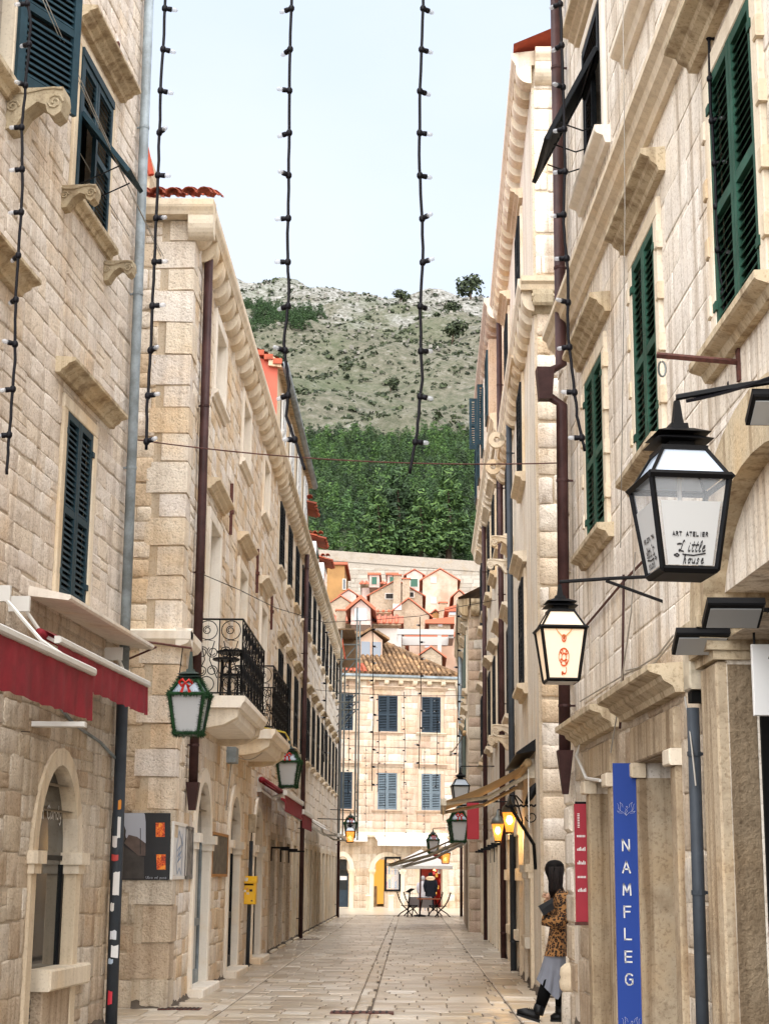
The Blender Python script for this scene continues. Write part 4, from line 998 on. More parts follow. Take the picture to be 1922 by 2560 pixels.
# ------------------------------------------------------------------ lanterns
glass('lamp_glow_pane', (.80, .79, .76), .35)
emis('lamp_warm_pane', 'ffd8a8', .075, 'd8c8b4'); emis('lamp_flame', 'ffb050', 2.0)
plain('lamp_green', '2c3c34', .5, var=.2)
def lantern(name, label, c, s=1.0, rot=0.0, frame='iron_black', pane='glass_milk', roofp='glass_sky', group=None, stem=.1, garland=False, flame=None):
    """four-sided street lantern; c is the centre of its top rim"""
    c = Vector(c); fr = Frame(c, d=(math.cos(rot), math.sin(rot)), out=(math.sin(rot), -math.cos(rot)))
    t = thing(name, label, 'lantern', c, group)
    wt, wb, h, rh, wr = .21*s, .145*s, .49*s, .17*s, .115*s; e = .016*s
    cor = ((-1, -1), (1, -1), (1, 1), (-1, 1))
    Pt = lambda w, x, y, z: fr.P(x*w, y*w, z)
    for k in range(4):
        (x, y), (x2, y2) = cor[k], cor[(k+1) % 4]
        MB().tube([Pt(wb, x, y, -h), Pt(wt, x, y, 0)], e, 4).build('post', frame, t)
        MB().tube([Pt(wt*.97, x, y, .01), Pt(wr, x, y, rh)], e*.8, 4).build('rib', frame, t)
        i_ = .97
        MB().add([Pt(wb*i_, x, y, -h), Pt(wb*i_, x2, y2, -h), Pt(wt*i_, x2, y2, 0), Pt(wt*i_, x, y, 0)], [(0, 1, 2, 3)]).build('pane', pane, t)
        MB().add([Pt(wt*.96, x, y, .012), Pt(wt*.96, x2, y2, .012), Pt(wr*.97, x2, y2, rh), Pt(wr*.97, x, y, rh)], [(0, 1, 2, 3)]).build('roof_pane', roofp, t)
        MB().tube([Pt(wt*1.05, x, y, 0), Pt(wt*1.05, x2, y2, 0)], e*1.25, 4).build('rim', frame, t)
        MB().tube([Pt(wb, x, y, -h), Pt(wb, x2, y2, -h)], e*1.1, 4).build('base_bar', frame, t)
    MB().frustum(fr, -h-.02*s, -h+.002, wb*.9, wb).build('base', frame if pane != 'lamp_warm_pane' else 'alu_white', t)
    cap = MB()
    for k, (w0, w1, z0, z1) in enumerate(((wr*1.1, wr*1.1, rh-.01*s, rh+.015*s), (.07*s, .07*s, rh+.015*s, rh+.05*s), (.155*s, .08*s, rh+.05*s, rh+.085*s), (.145*s, .07*s, rh+.09*s, rh+.125*s), (.05*s, .045*s, rh+.125*s, rh+.16*s), (.028*s, .014*s, rh+.16*s, rh+.16*s+stem))):
        cap.frustum(fr, z0, z1, w0, w1)
    cap.build('cap', frame, t)
    if flame: MB().lathe(c+Vector((0, 0, -.3*s)), [(.01, -.06*s), (.05*s, -.02*s), (.06*s, .04*s), (.02*s, .1*s)], 10).build('bulb', flame, t, True)
    else: MB().lathe(c+Vector((0, 0, -.1*s)), [(.012*s, .0), (.012*s, .26*s)], 6).build('lamp_holder', 'alu_white', t)
    if garland: garland_on(t, Pt, wt, wb, wr, h, rh, cor, s)
    t['_top'] = rh+.16*s+stem
    return t, fr, c+Vector((0, 0, rh+.16*s+stem))
def needles(mb, p, q, n, r, ln, rg=random):
    """tufts of needle-like blades along a line"""
    p, q = Vector(p), Vector(q); ax = (q-p).normalized()
    s_ = ax.orthogonal().normalized(); t_ = ax.cross(s_)
    for i in range(n):
        c = p.lerp(q, rg.random()); a = rg.uniform(0, 2*math.pi); d = (s_*math.cos(a)+t_*math.sin(a)+ax*rg.uniform(-.6, .6)).normalized()
        w = ax.cross(d).normalized()*ln*.09+ax*ln*.05; b = c+d*r*.2; e = c+d*(r+ln*rg.uniform(.5, 1))
        k = len(mb.v); mb.v += [tuple(b-w), tuple(b+w), tuple(e)]; mb.f.append([k, k+1, k+2]); mb.m.append(0)
plain('garland_green', '1e4a24', .8, var=.3, vsc=20, rndobj=.5); plain('ribbon_red', 'd0281e', .6, var=.15, vsc=12)
def garland_on(t, Pt, wt, wb, wr, h, rh, cor, s):
    for k in range(4):
        (x, y), (x2, y2) = cor[k], cor[(k+1) % 4]
        for p, q in ((Pt(wb*1.05, x, y, -h), Pt(wt*1.08, x, y, 0)), (Pt(wt*1.08, x, y, 0), Pt(wt*1.08, x2, y2, 0)), (Pt(wb*1.05, x, y, -h), Pt(wb*1.05, x2, y2, -h)), (Pt(wt*1.05, x, y, 0), Pt(wr*1.1, x, y, rh)), (Pt(wr*1.1, x, y, rh), Pt(wr*1.1, x2, y2, rh))):
            mb = MB(); mb.tube([p, q], .02*s, 5); needles(mb, p, q, int(330*(p-q).length/.4), .018*s, .055*s); mb.build('garland', 'garland_green', t, kind='stuff')
    c = (Pt(wt, -1, 1, .07*s)+Pt(wt, 1, 1, .07*s))/2
    bw = MB(); X = (Pt(1, 1, 1, 0)-Pt(1, -1, 1, 0)).normalized(); Y = (Pt(1, 0, 1, 0)-Pt(1, 0, 0, 0)).normalized()
    for m in (-1, 1):
        pts = [(0, 0), (.09, .06), (.13, .02), (.1, -.04), (0, 0)]; 
        for (u, v), (u2, v2) in zip(pts, pts[1:]):
            for dd in (0,):
                bw.add([c+X*m*u*s+Vector((0, 0, v*s+.06*s))+Y*(.03+abs(u)*.25)*s, c+X*m*u2*s+Vector((0, 0, v2*s+.06*s))+Y*(.03+abs(u2)*.25)*s, c+X*m*u2*s+Vector((0, 0, v2*s+.06*s))+Y*(.10+abs(u2)*.1)*s, c+X*m*u*s+Vector((0, 0, v*s+.06*s))+Y*(.10+abs(u)*.1)*s], [(0, 1, 2, 3)])
        bw.add([c+Vector((0, 0, .06*s))+Y*.07*s, c+X*m*.03*s+Vector((0, 0, .05*s))+Y*.09*s, c+X*m*.10*s-Vector((0, 0, .10*s))+Y*.06*s, c+X*m*.05*s-Vector((0, 0, .11*s))+Y*.06*s], [(0, 1, 2, 3)])
    bw.tube([c+X*-.12*s+Vector((0, 0, .07*s))+Y*.07*s, c+X*-.05*s+Vector((0, 0, .12*s))+Y*.1*s, c+Vector((0, 0, .05*s))+Y*.11*s, c+X*.06*s+Vector((0, 0, .11*s))+Y*.1*s, c+X*.12*s+Vector((0, 0, .04*s))+Y*.07*s, c+X*.07*s-Vector((0, 0, .01*s))+Y*.08*s, c+Vector((0, 0, .05*s))+Y*.1*s, c+X*-.07*s+Y*.08*s, c+X*-.12*s+Vector((0, 0, .07*s))+Y*.07*s], .022*s, 6)
    for k_, v_ in enumerate(bw.v): q_ = Vector(v_); o_ = c+Vector((0, 0, .05*s))+Y*.07*s; bw.v[k_] = tuple(o_+(q_-o_)*.72)
    bw.build('bow', 'ribbon_red', t, True)
def hanger(t, top, wallp, strut=None, mat='iron_black', up=.02, r=.013):
    """iron arm from the wall to the lantern's top"""
    top, wallp = Vector(top), Vector(wallp)
    q = Vector((top.x, top.y, top.z+up))
    MB().tube([wallp, wallp.lerp(q, .5)+Vector((0, 0, .005)), q, top-Vector((0, 0, .02))], r, 6).build('arm', mat, t)
    if strut: MB().tube([Vector(strut[0]), Vector(strut[1])], r*.9, 6).build('strut', mat, t)
# large lantern of the art shop
LY = 8.3
p = atY(1697, 1210, LY); t, fr_, top = lantern('shop_lantern', 'large black lantern lettered ART ATELIER Little house at the upper right', p, .98, math.radians(7), stem=.13, pane='glass_clear')
wp = R1.P(.35, 0, top.z+.03); hanger(t, top, wp, None, r=.018)
MB().tube(catenary(top+Vector((.05, 0, .0)), wp+Vector((-.05, -.02, .05)), .02), .01, 5).build('cable', 'cable_black', t)
s_ = .98; wt, wb, h = .21*s_, .145*s_, .49*s_
plain('pane_white', 'b4b4b2', .35); plain('art_brown', 'c98a4c', .6); plain('art_multi', '9a5a44', .6, var=.6, vsc=40)
for k, (dx, face) in enumerate(((1, 'front'), (0, 'left'))):
    def PP(u, v, face=face):                          # u -1..1 across, v 0 bottom..1 rim, on the outside of a pane
        w = (wb+(wt-wb)*v)
        z = -h+h*v
        return fr_.P(u*w*.93, w+.004, z) if face == 'front' else fr_.P(-w-.004, -u*w*.93, z)
    MB().add([PP(-.86, .04), PP(.86, .04), PP(.9, .72), PP(-.9, .72)], [(0, 1, 2, 3)]).build('printed_panel', 'pane_white', t)
    def PQ(u, v, face=face):
        w = (wb+(wt-wb)*v); z = -h+h*v
        return fr_.P(u*w*.93, w+.008, z) if face == 'front' else fr_.P(-w-.008, -u*w*.93, z)
    mb = MB(); x = -.62
    for ch in 'ART ATELIER':
        if ch != ' ':
            g = [[(x+q[0]*.09, .345+q[1]*.042) for q in ln] for ln in GLY['L_' if ch == 'L' else ch]]
            strokes(mb, PQ, g, .016)
        x += .115 if ch != 'I' else .09
    x = -.42
    for ch in 'Little':
        strokes(mb, PQ, [[(x+q[0]*.2+q[1]*.08, .18+q[1]*.11) for q in ln] for ln in GLY[ch]], .018); x += .27 if ch == 'L' else .13 if ch in 'itl' else .2
    x = -.30
    for ch in 'house':
        strokes(mb, PQ, [[(x+q[0]*.17+q[1]*.05, .055+q[1]*.09) for q in ln] for ln in GLY[ch]], .018); x += .165
    strokes(mb, PQ, [[(-.3, .15), (.1, .14), (.55, .165)], [(-.62, .14), (-.5, .155), (-.42, .14), (-.5, .125), (-.62, .14)]], .016)
    mb.build('lettering', 'paint_black', t, kind='stuff')
# second lantern, lit, with a pendant print
LY2 = R1.P(4.42, 0, 0).y
p = atY(1400, 1575, LY2); t, fr_, top = lantern('street_lantern', 'lit lantern with an orange pendant picture on its pane, on a strutted bracket', p, .80, math.radians(4), pane='lamp_warm_pane', roofp='lamp_warm_pane', stem=.09)
zb = R1.uv(*r3(900, 480))[1]
wp = R1.P(4.42, 0, top.z-.03); hanger(t, top, wp, (wp.lerp(top, .55)+Vector((0, 0, .0)), R1.P(4.42, -.01, wp.z-.3)), r=.014)
MB().lathe(fr_.P(0, 0, -.3), [(.012, -.05), (.03, -.02), (.035, .03), (.01, .07)], 10).build('bulb', 'lamp_flame', t, True)
w2_, wb2, h2_ = .21*.8, .145*.8, .49*.8
def PP(u, v):
    w = wb2+(w2_-wb2)*v; return fr_.P(u*w*.93, w+.006, -h2_+h2_*v)
plain('print_orange', 'd8602c', .6)
mb = MB(); cu = lambda cx, cy, r0, r1, a0, a1, n=12: [(cx+(r0+(r1-r0)*i/n)*math.cos(a0+(a1-a0)*i/n), cy+(r0+(r1-r0)*i/n)*.55*math.sin(a0+(a1-a0)*i/n)) for i in range(n+1)]
strokes(mb, PP, [cu(0, .42, .3, .3, -2.2, 3.6, 16), cu(0, .42, .13, .13, 0, 6.3), cu(-.15, .52, .09, .03, 0, 6), cu(.16, .5, .09, .03, 0, 6), cu(.15, .33, .08, .03, 1, 7), cu(-.16, .34, .08, .03, 1, 7), cu(.02, .17, .16, .1, .6, -2.4), cu(-.1, .11, .06, .02, 0, 7), cu(0, .78, .11, .11, 0, 6.3), cu(0, .78, .05, .02, 0, 6)], .035)
mb.build('pendant_print', 'print_orange', t, kind='stuff')
mb = MB(); strokes(mb, PP, [[(-.42, .99), (-.3, .9), (-.12, .83), (0, .81), (.12, .83), (.3, .9), (.42, .99)]], .03); mb.build('pendant_cord', 'art_orange', t)
# garlanded lanterns on the left
p = atY(475, 1738, 18.15); t, fr_, top = lantern('street_lantern', 'lantern wrapped in green garland with red bow at the near left corner', p, .88, math.radians(-4), frame='lamp_green', garland=True, stem=.2)
wp = atY(322, 1600, 18.2); hanger(t, top, wp, (wp.lerp(top, .45)-Vector((0, 0, .02)), wp+Vector((.0, 0, -.22))), 'iron_rust', up=.04)
MB().tube([(wp.x+.62, wp.y, wp.z-.07), (wp.x+.60, wp.y, wp.z-.3), (wp.x+.58, wp.y, wp.z-.52)], .006, 4).build('cable', 'cable_black', t)
YG = 31.5
p = atY(723, 1905, YG); t, fr_, top = lantern('street_lantern', 'smaller garlanded lantern with red bow below the farther balcony', p, .95, math.radians(-4), frame='lamp_green', garland=True, stem=.18)
wp = Vector((-2.95, YG, top.z+.05)); hanger(t, top, wp, None, 'iron_black')
plain('far_pink', 'cdb5aa', .9, var=.15, vsc=.8, dirt=('a89888', .8, .4)); plain('far_peach', 'c9b09c', .9, var=.18, vsc=.5, dirt=('b89068', .4, .5)); plain('far_ochre', 'a07848', .9, var=.3, vsc=.7); plain('far_white', 'c4bcb2', .9, var=.1); stone_mat('far_masonry', ['c0ac94', 'c0ac94'], mott=.9, bsc=2.2, bst=1.0, bd=.2, dirt=.8); plain('far_stone', 'ae987c', .95, var=.6, vsc=1.8, bst=.6, bsc=3, bd=.1)
plain('far_green', '2e5a48', .7); plain('win_white', 'b8bcc2', .6); plain('pergola_white', 'a8a49e', .8)
# ------------------------------------------------------------------ R2: narrow tall house beyond the right alley
BR2 = thing('tall_house', 'tall narrow pale house on the right beyond the alley, corbelled cornices on two levels', 'house', (1.785, 22.85, 0))
zB, zT = 10.08, 13.75
wn2 = [(a, a+1.15, z0, z0+hh_) for a in (3.0, 7.9) for z0, hh_ in ((4.6, 1.75), (8.05, 1.6), (10.9, 1.7))]
dn2 = [(2.0, 3.5, 0, 2.2), (5.2, 6.6, 0, 2.3), (8.3, 9.6, 0, 2.3)]
wall(BR2, R2, 0, 10.9, 0, zT, wn2+dn2, 'render', .3)
wall(BR2, R2F, 0, 4, 0, zT, [], 'mortar_warm', name='side_wall')
masonry(BR2, R2F, .03, 1.6, 0, zB, [], 'stone_warm', (.28, .42), (.34, .7), .02, .03, jit=.03, maxparts=120)
masonry(BR2, R2F, .03, 1.6, zB+.3, zT, [], 'stone_pale', (.28, .4), (.4, .7), .012, .015, jit=.01, maxparts=60)
MB().box(R2, .02, 10.9, -7, -.32, 0, zT).build('body', 'render', BR2)
cornice(BR2, R2, -.1, 10.9, zB, .24, 'trim', .6, .32, .3); cornice(BR2, R2, -.1, 10.9, zT, .3, 'trim', .55, .3, .3)
MB().profile(R2F, [(-.02, zB), (.18, zB), (.2, zB+.08), (.24, zB+.12), (.24, zB+.2), (-.02, zB+.24)], -.2, 3).build('string_course', 'trim', BR2)
cornice(BR2, R2F, .05, 3, zT+.003, .3, 'trim', .8, .3, .3)
scroll(BR2, R2F, .12, zB, .22, .34, .3)
MB().add([(1.5, 22.5, zT+.22), (1.9, 34, zT+.22), (5, 34, zT+1.8), (5, 22.5, zT+1.8)], [(0, 1, 2, 3)]).build('roof', 'brick_orange', BR2)
ch = thing('chimney', 'red brick chimney above the tall right house', 'chimney', (2.3, 24.5, zT)); MB().box(G, 1.98, 2.6, 24.2, 24.9, zT, zT+1.0).build('stack', 'brick_orange', ch)
MB().box(G, 1.92, 2.66, 24.14, 24.96, zT+1.0, zT+1.12).build('cap', 'trim', ch)
def grazing_window(parent, fr, w, mat='shutter_dark', hd=True, ajar=0.0, tr='trim'):
    x0, x1, z0, z1 = w; m = (x0+x1)/2
    surround(parent, fr, x0, x1, z0, z1, w=.13, b1=.04, mat=tr)
    if hd: hood(parent, fr, x0-.3, x1+.3, z1+.18, .26, .22, tr)
    sill(parent, fr, x0-.25, x1+.25, z0, .2, .2, tr)
    if ajar:
        for s in (0, 1):
            d = fr.u*math.cos(ajar)+fr.n*math.sin(ajar) if s else -fr.u*math.cos(ajar)+fr.n*math.sin(ajar)
            f = Frame(fr.P(x1 if s else x0, .04, z0), d=d, out=fr.n*math.cos(ajar)-fr.u*math.sin(ajar)*(1 if s else -1))
            leaf(parent, f, m-x0-.01, z1-z0, mat, False, .07)
    else:
        for s in (0, 1): leaf(parent, fr.at((x0, m+.01)[s], .03, z0), m-x0-.01, z1-z0, mat, False, .07)
    MB().box(fr, x0, x1, -.12, -.06, z0, z1).build('window_back', 'dark_void', parent)
for w in wn2: grazing_window(BR2, R2, w)
for a, z in ((2.65, 7.55), (4.5, 7.55)): pass
for a, z in ((7.2, 4.35), (9.5, 4.35), (7.2, 7.9), (9.5, 7.9)): scroll(BR2, R2, a, z, .42, .3, .16, 'trim')
def ring_bracket(parent, fr, a, z, out=.46):
    """flat stone bracket pierced by a round hole"""
    mb = MB(); n = 14; cb, cz, ro, ri = out-.16, z-.14, .16, .06
    for b0 in (a-.05, a+.05):
        for k in range(n):
            t = 2*math.pi*k/n; mb.v += [tuple(fr.P(b0, cb+ri*math.cos(t), cz+ri*math.sin(t))), tuple(fr.P(b0, cb+ro*math.cos(t), cz+ro*math.sin(t)))]
    for k in range(n):
        j = (k+1) % n; s = 2*n
        mb.f += [[2*k, 2*k+1, 2*j+1, 2*j], [s+2*k, s+2*j, s+2*j+1, s+2*k+1], [2*k+1, s+2*k+1, s+2*j+1, 2*j+1], [2*k, 2*j, s+2*j, s+2*k]]; mb.m += [0]*4
    mb.box(fr, a-.05, a+.05, -.02, cb-ri, z-.16, z); mb.build('ring_bracket', 'trim', parent)
for a in (7.3, 9.4): ring_bracket(BR2, R2, a, 9.95)
for i, (x0, x1, z0, z1) in enumerate(dn2):
    if i == 0: portal(BR2, R2, x0, x1, 0, 1.75, .6, w=.2, b0=-.3, b1=.05, mat='trim')
    else:
        for q0 in (x0-.2, x1): MB().bevbox(R2, q0, q0+.2, -.3, .06, 0, z1).build('jamb', 'trim', BR2); MB().bevbox(R2, q0-.04, q0+.24, -.1, .12, 1.55, 1.75).build('capital', 'trim', BR2)
        MB().bevbox(R2, x0-.24, x1+.24, -.3, .08, z1+.002, z1+.28).build('lintel', 'trim', BR2)
    MB().box(R2, x0, x1, -.28, -.24, 0, z1-.3).build('door', 'room', BR2)
    MB().bevbox(R2, x0+.6, x1+.1, -.24, .1, .55, .72, .01).build('counter_slab', 'trim', BR2)
    MB().box(R2, x0+.7, x1, -.23, .0, 0, .55).build('counter_front', 'stone_low', BR2)
pipe('drainpipe', R2, [(6.4, .1, 10.1), (6.4, .1, 0)], .055, 'pipe_dark', 'dark grey pipe behind the small lit lamps on the right', 'drainpipe', 2.2)
pipe('drainpipe', R2, [(10.85, .1, 13.6), (10.85, .1, 0)], .06, 'pipe_brown', 'brown drainpipe between the tall right house and its neighbour', 'drainpipe', 2.3)
# ------------------------------------------------------------------ R3
BR3 = thing('right_row_house', 'pale house on the right with tight rows of dark shutters beyond the tall one', 'house', R3.P(7, 0, 0))
zC = 11.2
wn3 = [(a, a+1.1, z0, z1) for a in (1.3, 4.3, 7.3, 10.3, 13.0) for z0, z1 in ((4.8, 6.7), (8.7, 10.6))]
dn3 = [(a, a+1.2, .05, 2.3) for a in (.8, 3.2, 5.6, 8.0, 10.6, 13.2)]
wall(BR3, R3, 0, 15, 0, zC, wn3+dn3, 'render', .25)
MB().box(R3, .02, 15, -7, -.27, 0, zC).build('body', 'render', BR3)
cornice(BR3, R3, 0, 15, zC, .3, 'trim', .6, .3, .28)
for k, w in enumerate(wn3): grazing_window(BR3, R3, w)
for i, (x0, x1, z0, z1) in enumerate(dn3):
    for q0 in (x0-.18, x1): MB().bevbox(R3, q0, q0+.18, -.2, .07, 0, z1).build('jamb', 'trim', BR3)
    MB().bevbox(R3, x0-.2, x1+.2, -.2, .09, z1+.002, z1+.25).build('lintel', 'trim', BR3)
    MB().box(R3, x0, x1, -.2, -.15, 0, z1).build('door', 'room' if i % 2 else 'dark_void', BR3)
masonry(BR3, R3, 0, 15, 0, 3.3, [(x0-.2, x1+.2, 0, z1+.27) for x0, x1, z0, z1 in dn3], 'stone_low', (.26, .36), (.4, .8), .012, .018, maxparts=0)
for k in range(6): MB().box(R3, 1.0+k*2.2, 1.05+k*2.2, .02, .06, 1.95, 2.3).box(R3, 1.0+k*2.2, 1.05+k*2.2, .06, .3, 2.26, 2.31).build('awning_bracket', 'iron_black', BR3)
AT = thing('attic_storey', 'upper storey with arcaded cornice set on the right row house', 'attic', R3.P(6, 0, zC+.24))
MB().box(R3, 1.5, 12.5, -6, .04, zC+.245, 14.3).build('wall', 'stone_ochre', AT)
cornice(AT, R3.at(0, .04), 1.3, 12.7, 14.3, .34, 'stone_ochre', .6, .34, .3)
for a in (2.6, 5.6, 8.6, 11.0):
    MB().bevbox(R3, a-.2, a+1.2, .04, .24, 12.0, 13.9, .03).build('window_frame', 'stone_ochre', AT)
    leaf(AT, R3.at(a, .24, 12.1), 1.0, 1.6, 'shutter_teal', False, .07)
_sp = atY(1212, 1112, 40); f_ = Frame(_sp, d=R3.n, out=-R3.u)
for k, z in enumerate((0,)):
    leaf(AT, f_.at(-.08, 0, .0), .28, 1.6, 'shutter_teal', label='pair of dark green shutters swung open against the sky on the right'); leaf(AT, f_.at(.2, -.1, -.1), .2, 1.35, 'shutter_teal')
pipe('drainpipe', R3, [(9.7, .1, 11.2), (9.7, .1, 0)], .06, 'pipe_brown', 'brown drainpipe halfway along the right row house', 'drainpipe', 2.3)
# ------------------------------------------------------------------ R4, R5
R4 = Frame((1.70, 49.2), (1.95, 61.5), out=(-1, 0, 0)); R4F = Frame((1.70, 49.2), (5, 49.2), out=(0, -1, 0))
BR4 = thing('cream_house', 'cream ashlar house on the right with dark carved eaves near the end of the street', 'house', (1.7, 49.2, 0))
z4 = 9.7
wn4 = [(a, a+1.1, z0, z1) for a in (1.2, 4.2, 7.2, 10.0) for z0, z1 in ((4.6, 6.4), (7.3, 9.0))]
wall(BR4, R4, 0, 12.3, 0, z4, wn4, 'stone_ochre', .2); wall(BR4, R4F, 0, 3, 0, z4, [], 'mortar_warm', name='side_wall')
masonry(BR4, R4F, .02, 1.2, 0, z4, [], 'stone_ochre', (.28, .4), (.4, .8), .02, .02, maxparts=60)
MB().box(R4, .02, 12.3, -6, -.22, 0, z4).build('body', 'render', BR4)
cornice(BR4, R4, -.15, 12.3, z4, .34, 'trim_dirty', .6, .34, .3); cornice(BR4, R4F, .1, 3, z4+.003, .34, 'trim_dirty', .7, .3, .3)
for w in wn4: grazing_window(BR4, R4, w, 'shutter_sage')
MB().add([(1.4, 48.9, z4+.24), (1.7, 61.5, z4+.24), (4.5, 61.5, z4+1.8), (4.5, 48.9, z4+1.8)], [(0, 1, 2, 3)]).build('roof', 'tile_old', BR4)
R5 = Frame((1.95, 61.6), (2.2, 69.2), out=(-1, 0, 0))
BR5 = thing('white_house', 'white ashlar house on the right, last before the crossing, with small narrow windows', 'house', (1.95, 61.6, 0))
wn5 = [(a, a+.9, z0, z1) for a in (1.5, 4.8) for z0, z1 in ((4.2, 5.9), (6.9, 8.0))]
wall(BR5, R5, -.05, 7.6, 0, 8.6, wn5, 'stone_pale', .2); MB().box(R5, 0, 7.6, -6, -.22, 0, 8.6).build('body', 'render', BR5)
cornice(BR5, R5, 0, 7.6, 8.6, .3, 'trim', .5, .24, .25)
for w in wn5: grazing_window(BR5, R5, w, 'shutter_dark')
pipe('drainpipe', R5, [(7.4, .1, 8.5), (7.4, .1, 0)], .06, 'pipe_brown', 'brown drainpipe on the white house at the end of the street', 'drainpipe', 2.3)
pipe('drainpipe', R4, [(8.6, .14, 9.3), (8.6, .14, 2.6)], .07, 'pipe_grey', 'pale grey drainpipe on the cream house on the right', 'drainpipe', 2.3)
# terraces above L3: pink house and dormers over the left eaves
PH = thing('pink_house', 'salmon pink house with white shutters and long eaves gutter above the left roofs', 'house', (-4, 29, TOP2))
PX = Frame((-3.0, 34.3), (-3.0, 45.7), out=(1, 0, 0))
plain('pink_render', 'b8604c', .9, var=.15, vsc=1.5)
_pg = Frame((-3.0, 34.3), d=(-1, 0), out=(0, -1, 0))
MB().prism(_pg, [(0, 9), (6, 9), (6, 12.6), (3, 14.1), (0, 12.62)], -.02, 0).build('gable', 'pink_render', PH)
MB().box(PX, .02, 11.3, -6, 0, 9, 12.6).build('wall', 'trim', PH)
for a in (1.0, 3.6, 6.2, 8.8):
    for q in (0, .52): leaf(PH, PX.at(a+q, .02, 10.7), .5, 1.6, 'shutter_white', False, .07)
MB().profile(PX, [(-.2, 12.61), (.12, 12.56), (.14, 12.64), (-.2, 12.9)], -.1, 11.4).build('eave', 'trim_dirty', PH)
MB().tube([PX.P(-.1, .17, 12.62), PX.P(11.4, .17, 12.62)], .085, 8).build('gutter', 'pipe_grey', PH, True)
MB().add([PX.P(-.1, .1, 12.75), PX.P(11.4, .1, 12.75), PX.P(11.4, -3, 14.25), PX.P(-.1, -3, 14.25)], [(0, 1, 2, 3)]).build('roof', 'tile_orange', PH)
for k in range(14): MB().box(_pg, -.1+k*.2, .095+k*.2, .004, .135, 12.64+k*.1, 12.76+k*.1).build('verge_tile', 'tile_orange', PH)
for i, (px, py, Y) in enumerate(((772, 1245, 44), (800, 1334, 52), (818, 1390, 60))):
    p = atY(px, py, Y); t = thing('dormer', ('white dormer with orange tiles nearest on the left roof', 'middle white dormer with orange tiles on the left roof', 'farthest white dormer with orange tiles on the left roof')[i], 'dormer', (p.x, Y, 10.3), 'dormers above the left eaves')
    w = .8
    MB().box(G, p.x-1.6, p.x-.12, Y, Y+1.6, 10.0, p.z-.25).build('wall', 'shutter_white', t)
    MB().box(G, p.x-.12, p.x-.1, Y+.2, Y+1.4, p.z-1.6, p.z-.5).build('pane', 'glass_dark', t)
    MB().add([(p.x+.15, Y-.1, p.z-.2), (p.x+.15, Y+1.7, p.z-.2), (p.x-1.6, Y+1.7, p.z+.25), (p.x-1.6, Y-.1, p.z+.25)], [(0, 1, 2, 3)]).build('roof', 'tile_orange', t)
    tile_roof(t, (p.x+.2, Y-.12, p.z-.22), (0, 1, 0), (-1, 0, .26), 9, 5, 'tile_orange', True, .085)
    tile_roof(t, (p.x-1.6, Y-.14, p.z-.02), (1, 0, 0), (0, 1, .02), 9, 1, 'tile_orange', True, .085)
CH2 = thing('roof_gable', 'small red-edged roof gable behind the left corner roof', 'gable', (-4.1, 23, 12))
p = atY(372, 320, 23)
MB().prism(Frame((p.x, 23), d=(-1, 0), out=(0, -1, 0)), [(0, 10), (.55, 10), (.55, p.z), (.12, p.z-.02), (-.06, p.z-.75)], -1.5, 0).build('wall', 'trim_dirty', CH2)
MB().tube([(p.x+.08, 22.95, p.z-.8), (p.x-.1, 22.95, p.z-.02), (p.x-.6, 22.95, p.z+.02)], .05, 6).build('verge', 'brick_orange', CH2)

# ------------------------------------------------------------------ E: house closing the street
th = math.radians(13)
E0 = Frame((-1.0-9*math.cos(th), 86-9*math.sin(th)), d=(math.cos(th), math.sin(th)), out=(0, -1, 0))
BE = thing('end_house', 'peach stone house closing the street, blue shutters and old tiled roof', 'house', (-1, 86, 0))
def ex(px, py): return E0.uv(px, py)
zE = 11.75
we = []
for cx in (-1.27, 1.14, -3.72, 3.6):
    a = E0.uv(0, 0)[0]; aa = (Vector((cx, 86, 0))-E0.o).dot(E0.u)
    we += [(aa-.52, aa+.52, 9.05, 10.95), (aa-.52, aa+.52, 5.0, 6.9)]
ar0 = ex(930, 2200)[0]; doors_e = [(ex(934, 2200)[0], ex(1000, 2200)[0]), (ex(838, 2200)[0], ex(873, 2200)[0])]
red = (ex(1052, 2200)[0], ex(1106, 2200)[0], 0.05, 2.75)
he = list(we)+[red]
for x0, x1 in doors_e: he += [(x0, x1, .05, 1.9), (x0+.1, x1-.1, 1.9, 2.45)]
wall(BE, E0, 0, 18, 0, zE, he, 'mortar_warm', .4)
hs = [(x0-.2, x1+.2, z0-.1, z1+.3) for x0, x1, z0, z1 in we]+[(red[0]-.25, red[1]+.25, 0, 3)]
for x0, x1 in doors_e: hs += arch_steps(x0, x1, 0, 1.9, .7, .25)
masonry(BE, E0, 4, 15, 3.6, zE, hs, 'stone_ochre', (.3, .42), (.4, .9), .016, .02, maxparts=220, minpx=9)
masonry(BE, E0, 4, 15, 0, 3.6, hs, 'stone_low', (.35, .5), (.5, 1.0), .016, .02, maxparts=60)
MB().box(E0, 0, 18, -8, -2.6, 0, zE).build('body', 'render', BE)
cornice(BE, E0, 0, 18, zE, .4, 'trim', .75, .22, .24)
MB().tube([E0.P(0, .46, zE+.2), E0.P(18, .46, zE+.2)], .09, 6).build('gutter', 'pipe_grey', BE)
MB().profile(E0, [(-.02, zE-.4), (.06, zE-.4), (.08, zE-.32), (-.02, zE-.3)], 0, 18).build('string_course', 'trim', BE)
MB().profile(E0, [(-.02, 3.55), (.25, 3.6), (.3, 3.7), (.3, 3.8), (-.02, 3.85)], 2, 18).build('string_course', 'trim', BE)
